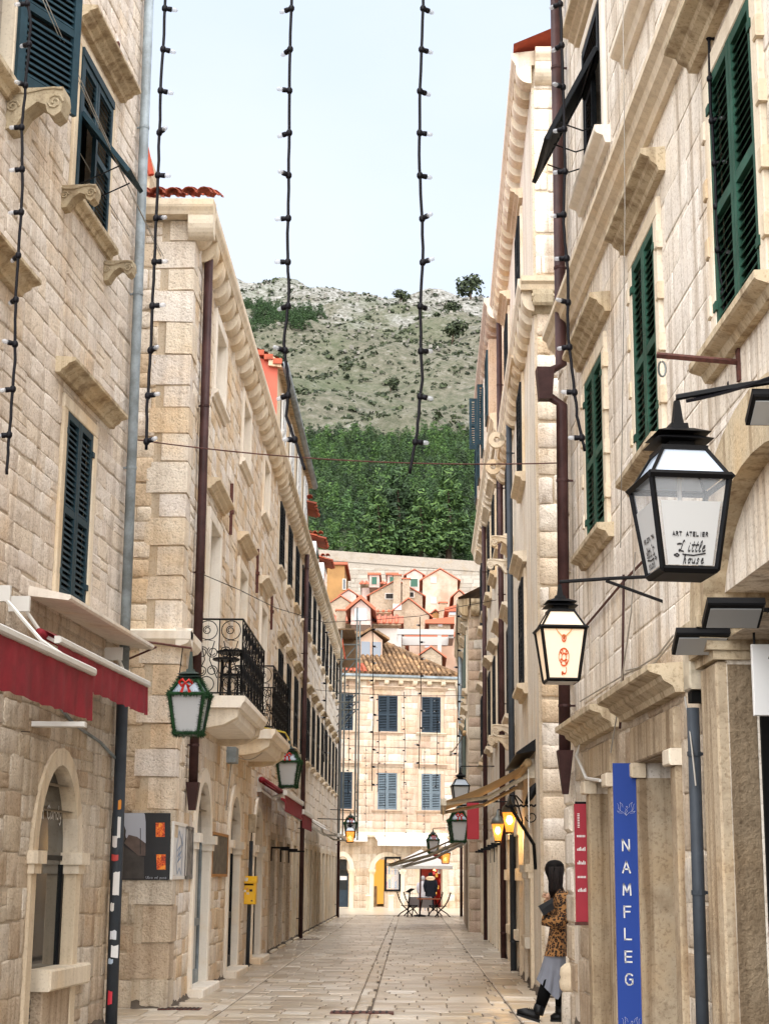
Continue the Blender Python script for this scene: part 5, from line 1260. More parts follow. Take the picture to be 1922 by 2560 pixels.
for i, w in enumerate(we):
    x0, x1, z0, z1 = w
    surround(BE, E0, x0, x1, z0, z1, w=.18, b1=.06, mat='stone_ochre'); hood(BE, E0, x0-.35, x1+.35, z1+.3, .28, .24, 'stone_ochre'); sill(BE, E0, x0-.3, x1+.3, z0, .2, .2, 'stone_ochre')
    shutters(BE, E0, x0, x1, z0, z1, 'shutter_navy' if i % 2 == 0 else ('shutter_blue' if i < 4 else 'shutter_navy'), slats=False, pitch=.085, hinges=False)
MB().box(E0, doors_e[0][0]-2.3, doors_e[0][0]-1.5, -.02, .03, 7.6, 8.4).lathe(E0.P(0, 0, 0), [(0, 0)], 3).build('carved_panel', 'stone_ochre', BE)
# shop fronts: inner walls glow, standing in for the warm light inside
emis('shop_warm', 'ffb850', .16, 'd8a050'); emis('shop_red', '8a1408', .05, '6a120a'); emis('lamp_small', 'ffc070', 1.2)
for i, (x0, x1) in enumerate(doors_e):
    portal(BE, E0, x0, x1, 0, 1.9, .7, w=.24, b0=-.4, b1=.06, mat='trim')
sx0, sx1 = doors_e[0]; sm = ex(961, 2200)[0]
MB().box(E0, sx0-1, sx1+1, -2.5, -2.4, 0, 3).build('shop_back_wall', 'shop_warm', BE)
MB().box(E0, sx0-.3, sx0-.2, -2.4, -.42, 0, 3).box(E0, sx1+.2, sx1+.3, -2.4, -.42, 0, 3).build('shop_wall', 'cloth_cream', BE)
MB().box(E0, sx0-.2, sx1+.2, -2.4, -.42, .02, .06).build('shop_floor', 'trim', BE)
MB().box(E0, sm+.02, sx1, -.3, .02, 0, .85).build('shop_parapet', 'stone_low', BE)
fm = MB(); fm.box(E0, sm, sm+.09, -.12, .08, .85, 2.6); fm.box(E0, sx1-.06, sx1+.02, -.12, .08, .85, 2.6); fm.box(E0, sm+.09, sx1-.06, -.12, .08, .85, .95); fm.box(E0, sm+.09, sx1-.06, -.12, .08, 2.5, 2.6); fm.build('shop_window_frame', 'iron_black', BE)
MB().box(E0, sm+.09, sx1-.06, -.02, -.01, .95, 2.5).build('shop_window', 'glass_clear', BE)
for k, col in enumerate(('c8403a', '3a7a6a', 'e0d8c8', '4a5a78', 'd8a040', 'a8a8b0')):
    plain('goods_%s' % col, col, .6); q = sm+.16+k*.16
    MB().box(E0, q, q+.11, -.5, -.46, 1.0, 1.35+.12*(k % 3)).build('shop_goods', 'goods_%s' % col, BE)
    MB().box(E0, q, q+.1, -.6, -.56, 1.7, 1.95+.1*((k+1) % 3)).build('shop_goods', 'goods_%s' % col, BE)
MB().box(E0, sx0+.1, sx0+.5, -1.9, -1.5, .06, 1.1).build('shop_counter', 'cloth_beige', BE)
x0, x1 = doors_e[1]
dd = MB().prism(E0, [(x0, .05), (x1, .05)]+arch_pts(x0, x1, 1.9, .7)[::-1], -.3, -.27).build('glazed_door', 'glass_dark', BE)
MB().box(E0, x0, x1, -.26, -.22, .05, .9).box(E0, x1-.07, x1, -.26, -.22, .9, 1.9).build('door_panel', 'shutter_navy', dd)
MB().box(E0, x0+.3, x0+.75, -.262, -.255, 1.4, 1.6).build('notice', 'paint_white', dd)
MB().box(E0, red[0]-.05, red[1]+.05, -2.0, -1.9, 0, 2.9).build('shop_back_wall', 'shop_red', BE)
MB().box(E0, red[0]-.06, red[0]-.01, -1.9, -.1, 0, 2.9).box(E0, red[1]+.01, red[1]+.06, -1.9, -.1, 0, 2.9).build('shop_wall', 'shop_red', BE)
for k in range(14):
    p = E0.P(red[0]+.1+rnd()*(red[1]-red[0]-.2), -.6-rnd(), U(1.9, 2.6)); MB().lathe(p, [(.02, -.07), (.07, -.02), (.07, .04), (.02, .09)], 8).build('hanging_lamp', 'lamp_small' if k % 3 else 'shop_red', BE, True)
for k in range(10):
    p = E0.P(red[0]+.75+.45*rnd(), -.5-rnd()*.8, U(.5, 1.9)); MB().box(E0.at((p-E0.o).dot(E0.u), -.6), 0, .12, -.05, .05, p.z, p.z+.2).build('shop_goods', ('goods_d8a040', 'goods_c8403a', 'goods_e0d8c8')[k % 3], BE)
# white awning over the shops
zA = ex(1000, 2100)[1]
aw = thing('awning', 'long white shop awning across the house closing the street', 'awning', E0.P(9, 0, zA))
x0, x1 = ex(934, 2100)[0], ex(1112, 2100)[0]
MB().add([E0.P(x0, 0, zA+.25), E0.P(x1, 0, zA+.25), E0.P(x1, 1.0, zA-.08), E0.P(x0, 1.0, zA-.08)], [(0, 1, 2, 3)]).build('canopy', 'cloth_white', aw)
mb = MB(); n = 44
for i in range(n):
    a0, a1 = x0+(x1-x0)*i/n, x0+(x1-x0)*(i+1)/n
    mb.add([E0.P(a0, 1.0, zA-.08), E0.P(a1, 1.0, zA-.08), E0.P(a1, 1.01, zA-.28), E0.P((a0+a1)/2, 1.01, zA-.34), E0.P(a0, 1.01, zA-.28)], [(0, 4, 3, 2, 1)])
mb.build('valance', 'cloth_white', aw)
aw2 = thing('awning', 'short white awning beside the dark arched door at the end of the street', 'awning', E0.P(5, 0, zA))
x0, x1 = ex(845, 2110)[0], ex(910, 2110)[0]
MB().bevbox(E0, x0, x1, 0, .9, zA-.12, zA+.16, .02).build('canopy', 'cloth_white', aw2)
# old tiled hip roof with a dormer
ev0, ev1 = E0.P(0, .5, zE+.27), E0.P(18, .5, zE+.27)
aR = ex(1128, 1680)[0]
rfm = MB().add([ev0, E0.P(aR+.3, .5, zE+.27), E0.P(aR-3.9, -4.6, zE+3.05), E0.P(0, -4.6, zE+3.05)], [(0, 1, 2, 3)]).build('roof', 'tile_old', BE)
ub = (Vector((0, 0, 2.78))-E0.n*5.1).normalized(); me = tile_mesh('tile_old', .11); big = MB(); R_ = Matrix((E0.u, ub, E0.u.cross(ub))).transposed(); nt = 0
Ls = math.hypot(2.78, 5.1)
mo = tile_mesh('tile_orange', .11)
for j in range(15):
    s = j*.385; wmax = aR+.3-4.2*(s/Ls)
    k = 0; a = 3.6
    while a < wmax:
        p = E0.P(a, .52, zE+.3)+ub*s+E0.u.cross(ub)*(.02+U(0, .02))
        q = proj(p)
        if 840 < q[0] < 1135: shared('tile', mo if (a < ex(915, 1660)[0] and j < 3) else me, rfm, p+E0.u*U(-.012, .012), R_); nt += 1
        a += .255
MB().tube([E0.P(aR+.3, .5, zE+.34), E0.P(aR-3.9, -4.6, zE+3.15), E0.P(4, -4.6, zE+3.15)], .12, 8).build('hip_tiles', 'tile_old', rfm, True)
p0, p1 = ex(898, 1640), ex(956, 1600)
DM = thing('dormer', 'dormer with two panes on the old tiled roof at the end of the street', 'dormer', E0.P(p0[0]+.6, -2, zE+1.4))
Dx = E0.at(0, -1.6); x0, z0 = Dx.uv(897, 1645); x1, z1 = Dx.uv(956, 1600)
MB().box(Dx, x0, x1, -3, 0, z0-.2, z1).build('wall', 'far_peach', DM)
for k in (0, 1):
    w = (x1-x0)/2; MB().box(Dx, x0+.12+k*(w-.04), x0+w-.04+k*(w-.04), .0, .03, z0+.12, z1-.12).build('pane', 'glass_grey', DM)
MB().prism(Dx, [(x0-.25, z1), ((x0+x1)/2, z1+.55), (x1+.35, z1-.02), (x1+.35, z1+.1), ((x0+x1)/2, z1+.7), (x0-.25, z1+.12)], -3, .25).build('roof', 'tile_old', DM)
MB().prism(Dx, [(x0, z1), (x1, z1), ((x0+x1)/2, z1+.5)], -.05, .0).build('gable', 'far_peach', DM)
# stone posts before the end house
for k, (px, lb) in enumerate(((921, 'left of two square stone posts before the end house'), (977, 'right of two square stone posts before the end house'))):
    g = ground(px, 2277); t = thing('stone_post', lb, 'post', (g.x, g.y, 0), 'stone posts at the crossing')
    MB().frustum(Frame((g.x, g.y), d=(1, 0), out=(0, -1, 0)), 0, .68, .12, .1).build('shaft', 'trim', t); MB().frustum(Frame((g.x, g.y), d=(1, 0), out=(0, -1, 0)), .68, .74, .13, .12).build('top', 'trim_clean', t)

# ------------------------------------------------------------------ the street
class GFrame(Frame):
    def __init__(s, z=0.0): s.z = z; s.flip = True; s.u = Vector((1, 0, 0)); s.n = Vector((0, 0, 1)); s.o = Vector((0, 0, z))
    def P(s, a, b, c): return Vector((a, c, s.z+b))
def paving(name, tones, rough):
    m = stone_mat(name, tones, mott=.25, rough=rough, bsc=7, bst=.3, bd=.01, dirt=.5, pit=True, pits=.3)
    m.node_tree.nodes['Principled BSDF'].inputs['Specular IOR Level'].default_value = .6
paving('paving', ['b3a592', 'c8bcac', 'a09079', 'd0c7ba', 'b3a590', '9c8b77', 'c2b7a9', 'a99b89'], .3)
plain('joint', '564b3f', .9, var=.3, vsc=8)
paving('paving_bright', ['b8ab98', 'b8ab98'], .28)
street = MB().box(G, -8, 8, -6, 70, -.3, 0.0).build('street', 'joint', None, kind='structure')
g_ = GFrame()
xl = -1.02; xa, xb = ground(895, 2505).x, ground(935, 2505).x
SW = -2.25
masonry(street, g_, -7, SW, 14, 69.5, [], 'paving', (.45, .9), (.35, .5), .012, .018, jit=.012, maxparts=60, name='paving_slab', dv=.12, minpx=8)
masonry(street, g_, SW, xa, 14, 69.5, [], 'paving', (.3, .5), (.28, .62), .014, .012, jit=.012, maxparts=110, name='paving_slab', dv=.12, minpx=7)
masonry(street, g_, xa, xb, 14, 69.5, [], 'paving', (.5, .9), (.3, .35), .010, .012, jit=.012, maxparts=20, name='paving_slab', dv=.12, minpx=7)
masonry(street, g_, xb, 1.25, 14, 69.5, [], 'paving', (.3, .5), (.28, .62), .014, .012, jit=.012, maxparts=100, name='paving_slab', dv=.12, minpx=7)
masonry(street, g_, 1.25, 7, 14, 69.5, [], 'paving', (.4, .8), (.4, .6), .012, .018, jit=.012, maxparts=40, name='paving_slab', dv=.12, minpx=7)
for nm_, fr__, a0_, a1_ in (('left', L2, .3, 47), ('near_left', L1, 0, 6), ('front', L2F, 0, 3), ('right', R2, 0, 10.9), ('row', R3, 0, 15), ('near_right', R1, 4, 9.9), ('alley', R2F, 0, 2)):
    mb = MB(); k_ = int((a1_-a0_)/.12)                 # thin dark uneven strip in the angle of wall and paving
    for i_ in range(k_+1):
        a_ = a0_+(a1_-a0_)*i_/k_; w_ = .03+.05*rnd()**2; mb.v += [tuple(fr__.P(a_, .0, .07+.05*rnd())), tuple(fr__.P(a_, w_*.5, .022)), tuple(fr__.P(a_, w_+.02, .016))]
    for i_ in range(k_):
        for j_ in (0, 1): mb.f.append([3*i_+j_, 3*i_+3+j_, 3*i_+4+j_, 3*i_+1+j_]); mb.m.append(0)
    mb.build('contact_strip', 'joint', street, True, kind='stuff')
plaza = MB().box(G, -60, 60, 70, 87, -.3, .016).build('crossing', 'paving_bright', None, kind='structure')
for i, (px, py, w, lb) in enumerate(((905, 2535, .75, 'long iron drain grate set in the middle of the street'), (450, 2526, .5, 'small iron drain grate at the foot of the left corner'), (770, 2350, .6, 'iron drain grate by the left wall farther down the street'))):
    g = ground(px, py); t = thing('drain_grate', lb, 'drain grate', (g.x, g.y, .02), 'drain grates')
    MB().box(G, g.x-w/2, g.x+w/2, g.y-.16, g.y+.16, .002, .024).build('frame', 'iron_rust', t)
    for k in range(9): MB().box(G, g.x-w/2+.03+k*w/9.6, g.x-w/2+.055+k*w/9.6, g.y-.14, g.y+.14, .0245, .03).build('bar', 'iron_black', t)
# ------------------------------------------------------------------ terrain, wall, forest, hill
def hz(Y, X=0):
    """ground height up the hillside"""
    pts = ((0, 0), (90, 0), (104, 3), (215, 36), (235, 46), (480, 133), (700, 232), (1050, 402), (1300, 420), (2200, 300), (5000, 100))
    for (y0, z0), (y1, z1) in zip(pts, pts[1:]):
        if y0 <= Y <= y1: z = z0+(z1-z0)*(Y-y0)/(y1-y0); break
    else: z = 100
    if Y > 700: z += (-15-X*.15)*min(1, (Y-700)/350)+5*math.sin(X*.021+.8)*min(1, (Y-700)/350)
    if Y > 480: z += 4*math.sin(X*.05+Y*.03)+2.5*math.sin(X*.13-Y*.06)
    return z
m, n, l, b = newmat('hillside')
P, g = pos(n)
mp_ = n.new('ShaderNodeMapping'); mp_.inputs['Scale'].default_value = (1, .45, 1.0); l.new(P, mp_.inputs['Vector']); PV = mp_.outputs['Vector']
f1 = noise(n, l, PV, .045, 10, .68); f2 = noise(n, l, PV, .33, 8, .7); f3 = noise(n, l, PV, .012, 5, .6)
base = ramp(n, l, f2, [(.3, srgb('353a26')), (.43, srgb('51503c')), (.55, srgb('666150')), (.7, srgb('7d796c'))])
rock = ramp(n, l, f2, [(.35, srgb('4a4a3c')), (.47, srgb('77746b')), (.64, srgb('a29f99'))])
sx = n.new('ShaderNodeSeparateXYZ'); l.new(P, sx.inputs[0])
hgt = n.new('ShaderNodeMapRange'); hgt.inputs[1].default_value = 250; hgt.inputs[2].default_value = 395; hgt.inputs[3].default_value = -.12; hgt.inputs[4].default_value = .2; l.new(sx.outputs['Z'], hgt.inputs[0])
ad = n.new('ShaderNodeMath'); ad.operation = 'ADD'; l.new(f1, ad.inputs[0]); l.new(hgt.outputs[0], ad.inputs[1])
mk = ramp(n, l, ad.outputs[0], [(.47, (0, 0, 0)), (.62, (1, 1, 1))])
col = mixc(n, l, base, rock, mk, 'MIX')
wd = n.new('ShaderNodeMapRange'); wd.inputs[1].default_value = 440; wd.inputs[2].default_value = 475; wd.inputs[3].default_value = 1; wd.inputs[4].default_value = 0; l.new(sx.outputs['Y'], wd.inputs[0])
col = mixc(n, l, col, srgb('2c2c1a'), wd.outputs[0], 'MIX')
gm = ramp(n, l, f3, [(.5, (0, 0, 0)), (.65, (.6, .6, .6))]); col = mixc(n, l, col, srgb('434e2a'), gm, 'MIX')
l.new(col, b.inputs['Base Color']); b.inputs['Roughness'].default_value = .95; bump(n, l, b, f2, 1.0, 2.2)
mb = MB(); xs = [-900, -500, -320]+[-260+i*9 for i in range(58)]+[320, 500, 900]; ys = [87, 95, 104, 130, 160, 190, 215, 235, 300, 380]+[440+i*10 for i in range(70)]+[1160, 1300, 1700, 2200, 3500, 5000]
for y in ys:
    for x in xs: mb.v.append((x*(1 if y < 1200 else 2.5), y, hz(y, x)+(U(-1, 1)*1.6 if 480 < y < 1150 else 0)))
k = len(xs)
for j in range(len(ys)-1):
    for i in range(k-1): mb.f.append([j*k+i, j*k+i+1, (j+1)*k+i+1, (j+1)*k+i]); mb.m.append(0)
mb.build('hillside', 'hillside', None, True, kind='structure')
MB().box(G, -900, 900, -60, 88, -1.0, -.32).build('ground', 'joint', None, kind='structure')
def blob(mb, c, r, n, rg, sq=.8, leafs=1.0):
    """a clump of leaf-sized faces filling a lumpy volume"""
    c = Vector(c)
    for i in range(n):
        u = rg.uniform(-1, 1); a = rg.uniform(0, 2*math.pi); s = math.sqrt(1-u*u); d = Vector((s*math.cos(a), s*math.sin(a), u*sq))
        p = c+d*r*(rg.random()**.35)
        q = rg.uniform(.6, 1.2)*leafs; t = (d+Vector((rg.uniform(-.7, .7), rg.uniform(-.7, .7), rg.uniform(-.2, .9)))).normalized(); x = t.orthogonal().normalized(); y = t.cross(x)
        an = rg.uniform(0, 6.3); x, y = x*math.cos(an)+y*math.sin(an), y*math.cos(an)-x*math.sin(an)
        k = len(mb.v); mb.v += [tuple(p-x*q*.5-y*q*.35), tuple(p+x*q*.5-y*q*.35), tuple(p+x*q*.3+y*q*.5), tuple(p-x*q*.3+y*q*.5)]; mb.f.append([k, k+1, k+2, k+3]); mb.m.append(0)
def foliage(name, c0, c1, c2):
    m, n, l, b = newmat(name); P, g = pos(n)
    cl = ramp(n, l, g.outputs['Random Per Island'], [(0, srgb(c0)), (.5, srgb(c1)), (1, srgb(c2))])
    f = noise(n, l, P, .16, 4, .6); r = ramp(n, l, f, [(.35, (.55, .6, .5)), (.65, (1.1, 1.1, 1.0))]); cl = mixc(n, l, cl, r, 1.0)
    at = n.new('ShaderNodeAttribute'); at.attribute_name = 'tone'; mt_ = n.new('ShaderNodeMath'); mt_.operation = 'ADD'; l.new(at.outputs['Fac'], mt_.inputs[0]); mt_.inputs[1].default_value = 0.0
    if not name.startswith('scrub'): cl = mixc(n, l, cl, mt_.outputs[0], 1.0)
    l.new(cl, b.inputs['Base Color']); b.inputs['Roughness'].default_value = .8
    return m
foliage('pine', '263f18', '42622a', '607c3a'); foliage('pine_dark', '1e3218', '314c24', '486434'); foliage('scrub', '1f2a14', '30391e', '424a2a')
plain('bark', '4a3a2c', .9)
rg = random.Random(11)
def pine(mb, x, y, z, h, w, rg, lf, tiers=7, n=60):
    for k in range(tiers):
        t = k/(tiers-1); rr = w*(1-.72*t)*rg.uniform(.8, 1.15); zz = z+h*(.22+.75*t)
        for q in range(3 if t < .7 else 1):
            a = rg.uniform(0, 6.3); blob(mb, (x+rr*.55*math.cos(a), y+rr*.55*math.sin(a), zz+rg.uniform(-.3, .3)), rr*.62, n//3, rg, .55, lf)
import numpy as np
def pine_proto(sd, h=10.0):
    """one pine crown: flattened tufts on whorls of limbs, leaf blades turned up to the light"""
    r_ = np.random.RandomState(sd); V = []
    tufts = []
    for k in range(9):
        t = k/8; rad = h*.27*(1-.88*t)*r_.uniform(.85, 1.15); zz = h*(.25+.72*t)
        for q in range(max(1, int(8*(1-t)+1))):
            a = r_.uniform(0, 6.28); rr = rad*r_.uniform(.45, 1.0) if t < .95 else 0
            tufts.append((rr*np.cos(a), rr*np.sin(a), zz-.10*rr+r_.uniform(-.3, .3), h*.062*r_.uniform(.7, 1.5)))
    for (x, y, z, r) in tufts:
        n = 17
        d = r_.normal(size=(n, 3)); d /= np.linalg.norm(d, axis=1)[:, None]; d[:, 2] = d[:, 2]*.7+.1
        p = np.array([x, y, z])+d*r*(r_.rand(n, 1)**.4)*1.1
        nn = d+np.array([0, 0, .25])+r_.normal(size=(n, 3))*.45; nn /= np.linalg.norm(nn, axis=1)[:, None]
        u = np.cross(nn, r_.normal(size=(n, 3))); u /= np.linalg.norm(u, axis=1)[:, None]; w = np.cross(nn, u)
        s_ = r_.uniform(.16, .36, (n, 1))
        V.append(np.stack([p-u*s_-w*s_*.28, p+u*s_-w*s_*.28, p+u*s_*.7+w*s_*.28, p-u*s_*.7+w*s_*.28], 1))
    return np.concatenate(V).reshape(-1, 3)
PROTO = [pine_proto(k) for k in range(7)]
def quads_object(name, mat, V, parent=None, tone=None, **tags):
    n = len(V)//4; me = bpy.data.meshes.new(name); off = np.array(BASE[parent.name]) if parent else np.zeros(3)
    me.vertices.add(len(V)); me.vertices.foreach_set('co', (V-off).astype(np.float32).ravel()); me.loops.add(4*n); me.loops.foreach_set('vertex_index', np.arange(4*n, dtype=np.int32))
    me.polygons.add(n); me.polygons.foreach_set('loop_start', np.arange(0, 4*n, 4, dtype=np.int32)); me.update(calc_edges=True); me.materials.append(MATS[mat])
    at_ = me.attributes.new('tone', 'FLOAT', 'POINT'); at_.data.foreach_set('value', (np.ones(len(V)) if tone is None else tone).astype(np.float32))
    o = bpy.data.objects.new(name, me); COL.objects.link(o); o.parent = parent
    for k, v in tags.items(): o[k] = v
    return o
def place_pine(k, x, y, z, h, wd, rot):
    V = PROTO[k]*np.array([h/10*wd, h/10*wd, h/10]); c, s_ = math.cos(rot), math.sin(rot)
    return np.stack([V[:, 0]*c-V[:, 1]*s_+x, V[:, 0]*s_+V[:, 1]*c+y, V[:, 2]+z], 1)
for nm, mt, sd_, cnt in (('pine_forest', 'pine', 3, 720), ('pine_forest_dark', 'pine_dark', 5, 420)):  # second batch of pines in a darker green, scattered at random
    rg = random.Random(sd_); parts_ = []; tn_ = []
    for i in range(cnt):
        Y = 238+(rg.random()**.8)*235; X = Y*rg.uniform(-.1, .07)
        top = 455+18*math.sin(X*.22)+10*math.sin(X*.09+2)-X*.3
        if Y > top: Y = top-rg.random()*100
        tn_.append(np.full(len(PROTO[0])*0+1, rg.uniform(.35, 1.25)))
        parts_.append(place_pine(rg.randrange(7), X, Y, hz(Y, X)-1.5, rg.uniform(4.5, 8.5), rg.uniform(.95, 1.4), rg.uniform(0, 6.28)))
    quads_object(nm, mt, np.concatenate(parts_), None, np.concatenate([np.full(len(v_), t_[0]) for v_, t_ in zip(parts_, tn_)]), kind='stuff', label='dense green pine wood covering the lower hillside' if mt == 'pine' else 'darker pines mixed into the wood on the lower hillside', category='forest')
sh = MB(); rg = random.Random(21)
for i in range(4200):
    Y = rg.uniform(470, 1045); X = Y*rg.uniform(-.135, .075)
    r = rg.uniform(.35, 1.3)*(1.9 if rg.random() < .1 else 1)
    blob(sh, (X, Y, hz(Y, X)+r*.3), r, 14, rg, .6, r*.75)
grove = []
for i in range(190):                                  # the grove below the ridge on the left
    Y = rg.uniform(760, 900); X = rg.uniform(-110, -52); h = rg.uniform(6, 11)
    if rg.random() > 1-(X+52)/-58*.8: pass
    grove.append(place_pine(rg.randrange(7), X, Y, hz(Y, X)-1, h, 1.35, rg.uniform(0, 6.28)))
sh.build('scrub', 'scrub', None, False, kind='stuff', label='low scrub and bushes scattered over the stony upper hillside', category='scrub')
quads_object('pine_grove', 'pine_dark', np.concatenate(grove), None, kind='stuff', label='dark pine grove under the ridge at the left of the hill', category='grove')
rk = MB(); rg = random.Random(31)
for i in range(2600):
    Y = rg.uniform(600, 1050); X = Y*rg.uniform(-.13, .07)
    if rg.random() > ((Y-620)/430)*(.45+.55*(X/Y+.13)/.2): continue
    s = rg.uniform(.3, 1.1); c = Vector((X, Y, hz(Y, X)+s*.2)); k = len(rk.v)
    rk.v += [tuple(c+Vector((rg.uniform(.6, 1)*s*a, rg.uniform(.6, 1)*s*b_, rg.uniform(.5, .9)*s*c_))) for a in (-1, 1) for b_ in (-1, 1) for c_ in (-1, 1)]
    rk.f += [[k+q for q in f] for f in ((0, 1, 3, 2), (4, 6, 7, 5), (0, 4, 5, 1), (2, 3, 7, 6), (1, 5, 7, 3))]; rk.m += [0]*5
plain('rock', '827d73', .95, var=.3, vsc=.3, rndobj=.4)
rk.build('rocks', 'rock', None, False, kind='stuff', label='pale limestone rocks strewn over the upper hillside', category='rocks')
rg = random.Random(77)
for i, (px, py, Y, h, mt, lb) in enumerate(((1176, 805, 1000, 20, 'pine_dark', 'dark tree on the ridge at the right of the hill'), (1133, 840, 930, 14, 'pine', 'small bright tree just below the ridge on the right'), (1131, 930, 780, 14, 'pine', 'round green tree alone on the stony slope at the right'), (975, 1025, 600, 7, 'scrub', 'round dark bush on the bare slope above the wood'), (1000, 785, 980, 12, 'scrub', 'dark bushes on the ridge in the middle of the hill'),
        (944, 1400, 236, 12.5, 'pine', 'bright umbrella pine just behind the city wall on the left'), (1050, 1398, 237, 12, 'pine', 'broad pine behind the city wall in the middle'), (1120, 1400, 238, 15, 'pine', 'tall bright pine behind the city wall on the right'), (993, 1398, 239, 15, 'pine_dark', 'blue-green cedar behind the city wall'))):
    p = atY(px, py, Y); z = hz(Y, p.x)-.5; t = thing('pine_tree' if i > 4 else 'hill_tree', lb, 'tree', (p.x, Y, z), 'pines behind the city wall' if i > 4 else 'single trees on the hill')
    MB().tube([(p.x, Y, z), (p.x+.2, Y, z+h*.4), (p.x, Y, z+h*.8)], [h*.035, h*.025, h*.008], 6).build('trunk', 'bark', t)
    cr_ = MB()
    if i > 4: quads_object('crown', mt, np.concatenate([place_pine(q_, p.x, Y, z, h*(1-.04*q_), 1.25, 1.1*q_) for q_ in range(3)]), t, np.full(3*len(PROTO[0]), .72)); continue
    else: mt = 'scrub'; [blob(cr_, (p.x+rg.uniform(-.3, .3)*h, Y, z+h*rg.uniform(.35, .75)), h*.3, 80, rg, .8, h*.1) for q in range(6)]
    cr_.build('crown', mt, t)
# the city wall
CW = thing('city_wall', 'long crenellated pale city wall below the wooded hill', 'wall', (0, 214, 30))
stone_mat('wall_far', ['b0a698', 'b8afa2', 'a89c8e'], bsc=2.0, bd=.15, bst=.6)
z0, z1 = atY(850, 1378, 214).z, atY(1200, 1404, 214).z
Wf = Frame((-60, 214), d=(1, 0), out=(0, -1, 0)); slope = (z1-z0)/(atY(1200, 1404, 214).x-atY(850, 1378, 214).x); ztop = lambda a: z0+slope*(a-60-atY(850, 1378, 214).x)
MB().prism(Wf, [(0, 10), (120, 10), (120, ztop(120)-1.4), (0, ztop(0)-1.4)], -4, 0).build('wall', 'wall_far', CW)
MB().prism(Wf, [(0, ztop(0)-1.39), (120, ztop(120)-1.39), (120, ztop(120)), (0, ztop(0))], -.8, .12).build('parapet', 'wall_far', CW)
masonry(CW, Wf, 42, 74, 22, 42, [], 'wall_far', (.5, .7), (.8, 1.6), .05, .05, maxparts=0)
# ------------------------------------------------------------------ houses on the slope
bgk = crop(800, 1280, 3.322)
def far_house(label, x0, x1, ye, yb, Y, wmat, roof='gable', yr=None, wins=(), depth=9, over=.3, wcol=None):
    """house from its outline: eaves ye, ridge yr, depth away from the street"""
    a, b_ = atY(*bgk(x0, ye), Y), atY(*bgk(x1, ye), Y); zb = hz(Y, 0)-3
    t = thing('hillside_house', label, 'house', ((a.x+b_.x)/2, Y, zb), 'houses on the slope behind')
    fr = Frame((a.x, Y), d=(1, 0), out=(0, -1, 0)); w = b_.x-a.x; ze = (a.z+b_.z)/2; zr = atY(*bgk((x0+x1)/2, yr if yr else ye), Y).z
    MB().box(fr, 0, w, -depth, 0, zb, ze).build('wall', wmat, t)
    if roof == 'gable':
        MB().prism(fr, [(0, ze), (w, ze), (w/2, zr)], -depth, 0).build('gable', wmat, t)
        for s in (0, 1):
            e0, e1 = ((-over, ze-over*.5), (w/2, zr+.06)) if s == 0 else ((w+over, ze-over*.5), (w/2, zr+.06))
            MB().prism(fr, [e0, e1, (e1[0], e1[1]+.1), (e0[0], e0[1]+.1)], -depth, .12).build('roof_slope', 'tile_far', t)
    elif roof == 'eave':
        MB().add([fr.P(-over, .4, ze), fr.P(w+over, .4, ze), fr.P(w+over, -depth*.5, zr), fr.P(-over, -depth*.5, zr), fr.P(w+over, -depth, ze), fr.P(-over, -depth, ze)], [(0, 1, 2, 3), (3, 2, 4, 5)]).build('roof', 'tile_far', t)
        up = Vector((0, -(-depth*.5-.4), 0)); ub_ = (fr.P(0, -depth*.5, zr)-fr.P(0, .4, ze))
        mb = MB(); k = int((w+2*over)/.42)
        for i in range(k):
            p = fr.P(-over+.2+i*.42, .42, ze+.03); mb.tube([p, p+ub_], .12, 5)
        mb.build('tile_rows', 'tile_far', t, True, kind='stuff'); MB().profile(fr, [(0, ze-.3), (.35, ze-.12), (.35, ze-.02), (0, ze-.02)], -over*.5, w+over*.5).build('eave', 'far_stone', t)
    elif roof == 'shed':
        MB().prism(fr, [(-over, ze), (w+over, ze-.01), (w+over, zr), (w+over, zr+.25), (-over, ze+.25)], -depth, .3).build('roof', 'tile_far', t)
    for wx0, wx1, wy0, wy1, wm in wins:
        p, q = fr.uv(*bgk(wx0, wy0)), fr.uv(*bgk(wx1, wy1))
        wi = MB(); e_ = .07; wi.box(fr, p[0]-e_, p[0], 0, .06, q[1]-e_, p[1]+e_); wi.box(fr, q[0], q[0]+e_, 0, .06, q[1]-e_, p[1]+e_); wi.box(fr, p[0], q[0], 0, .06, q[1]-e_, q[1]); wi.box(fr, p[0], q[0], 0, .06, p[1], p[1]+e_)
        o = wi.build('window', 'far_white' if wmat != 'far_white' else 'far_stone', t)
        MB().box(fr, p[0], q[0], -.02, .03, q[1], p[1]).build('pane', wm, o)
    return t
HG = 'houses on the slope behind'
far_house('ochre house wall under the city wall at the left', 60, 205, 440, 700, 160, 'far_ochre', 'shed', 440, ((192, 210, 560, 640, 'glass_dark'),))
far_house('pink house with tiled roof and green attic windows below the city wall', 348, 720, 605, 800, 158, 'far_pink', 'eave', 520, depth=8)
far_house('narrow pink gabled house with a green shuttered window', 718, 850, 520, 700, 156, 'far_pink', 'gable', 484, ((752, 810, 556, 622, 'far_green'),))
far_house('tall peach house with two white windows under the city wall', 852, 1140, 560, 860, 150, 'far_peach', 'gable', 478, ((922, 960, 545, 582, 'win_white'), (922, 958, 712, 755, 'win_white')))
far_house('stone gabled house with brown shutters in the middle of the slope', 415, 850, 690, 900, 140, 'far_masonry', 'gable', 572, ((546, 606, 680, 720, 'room'), (634, 664, 665, 712, 'room'), (740, 776, 668, 706, 'room')))
far_house('rough stone gable with an air conditioner on the slope', 565, 905, 860, 1010, 126, 'far_masonry', 'gable', 725, ((612, 670, 770, 808, 'win_white'),))
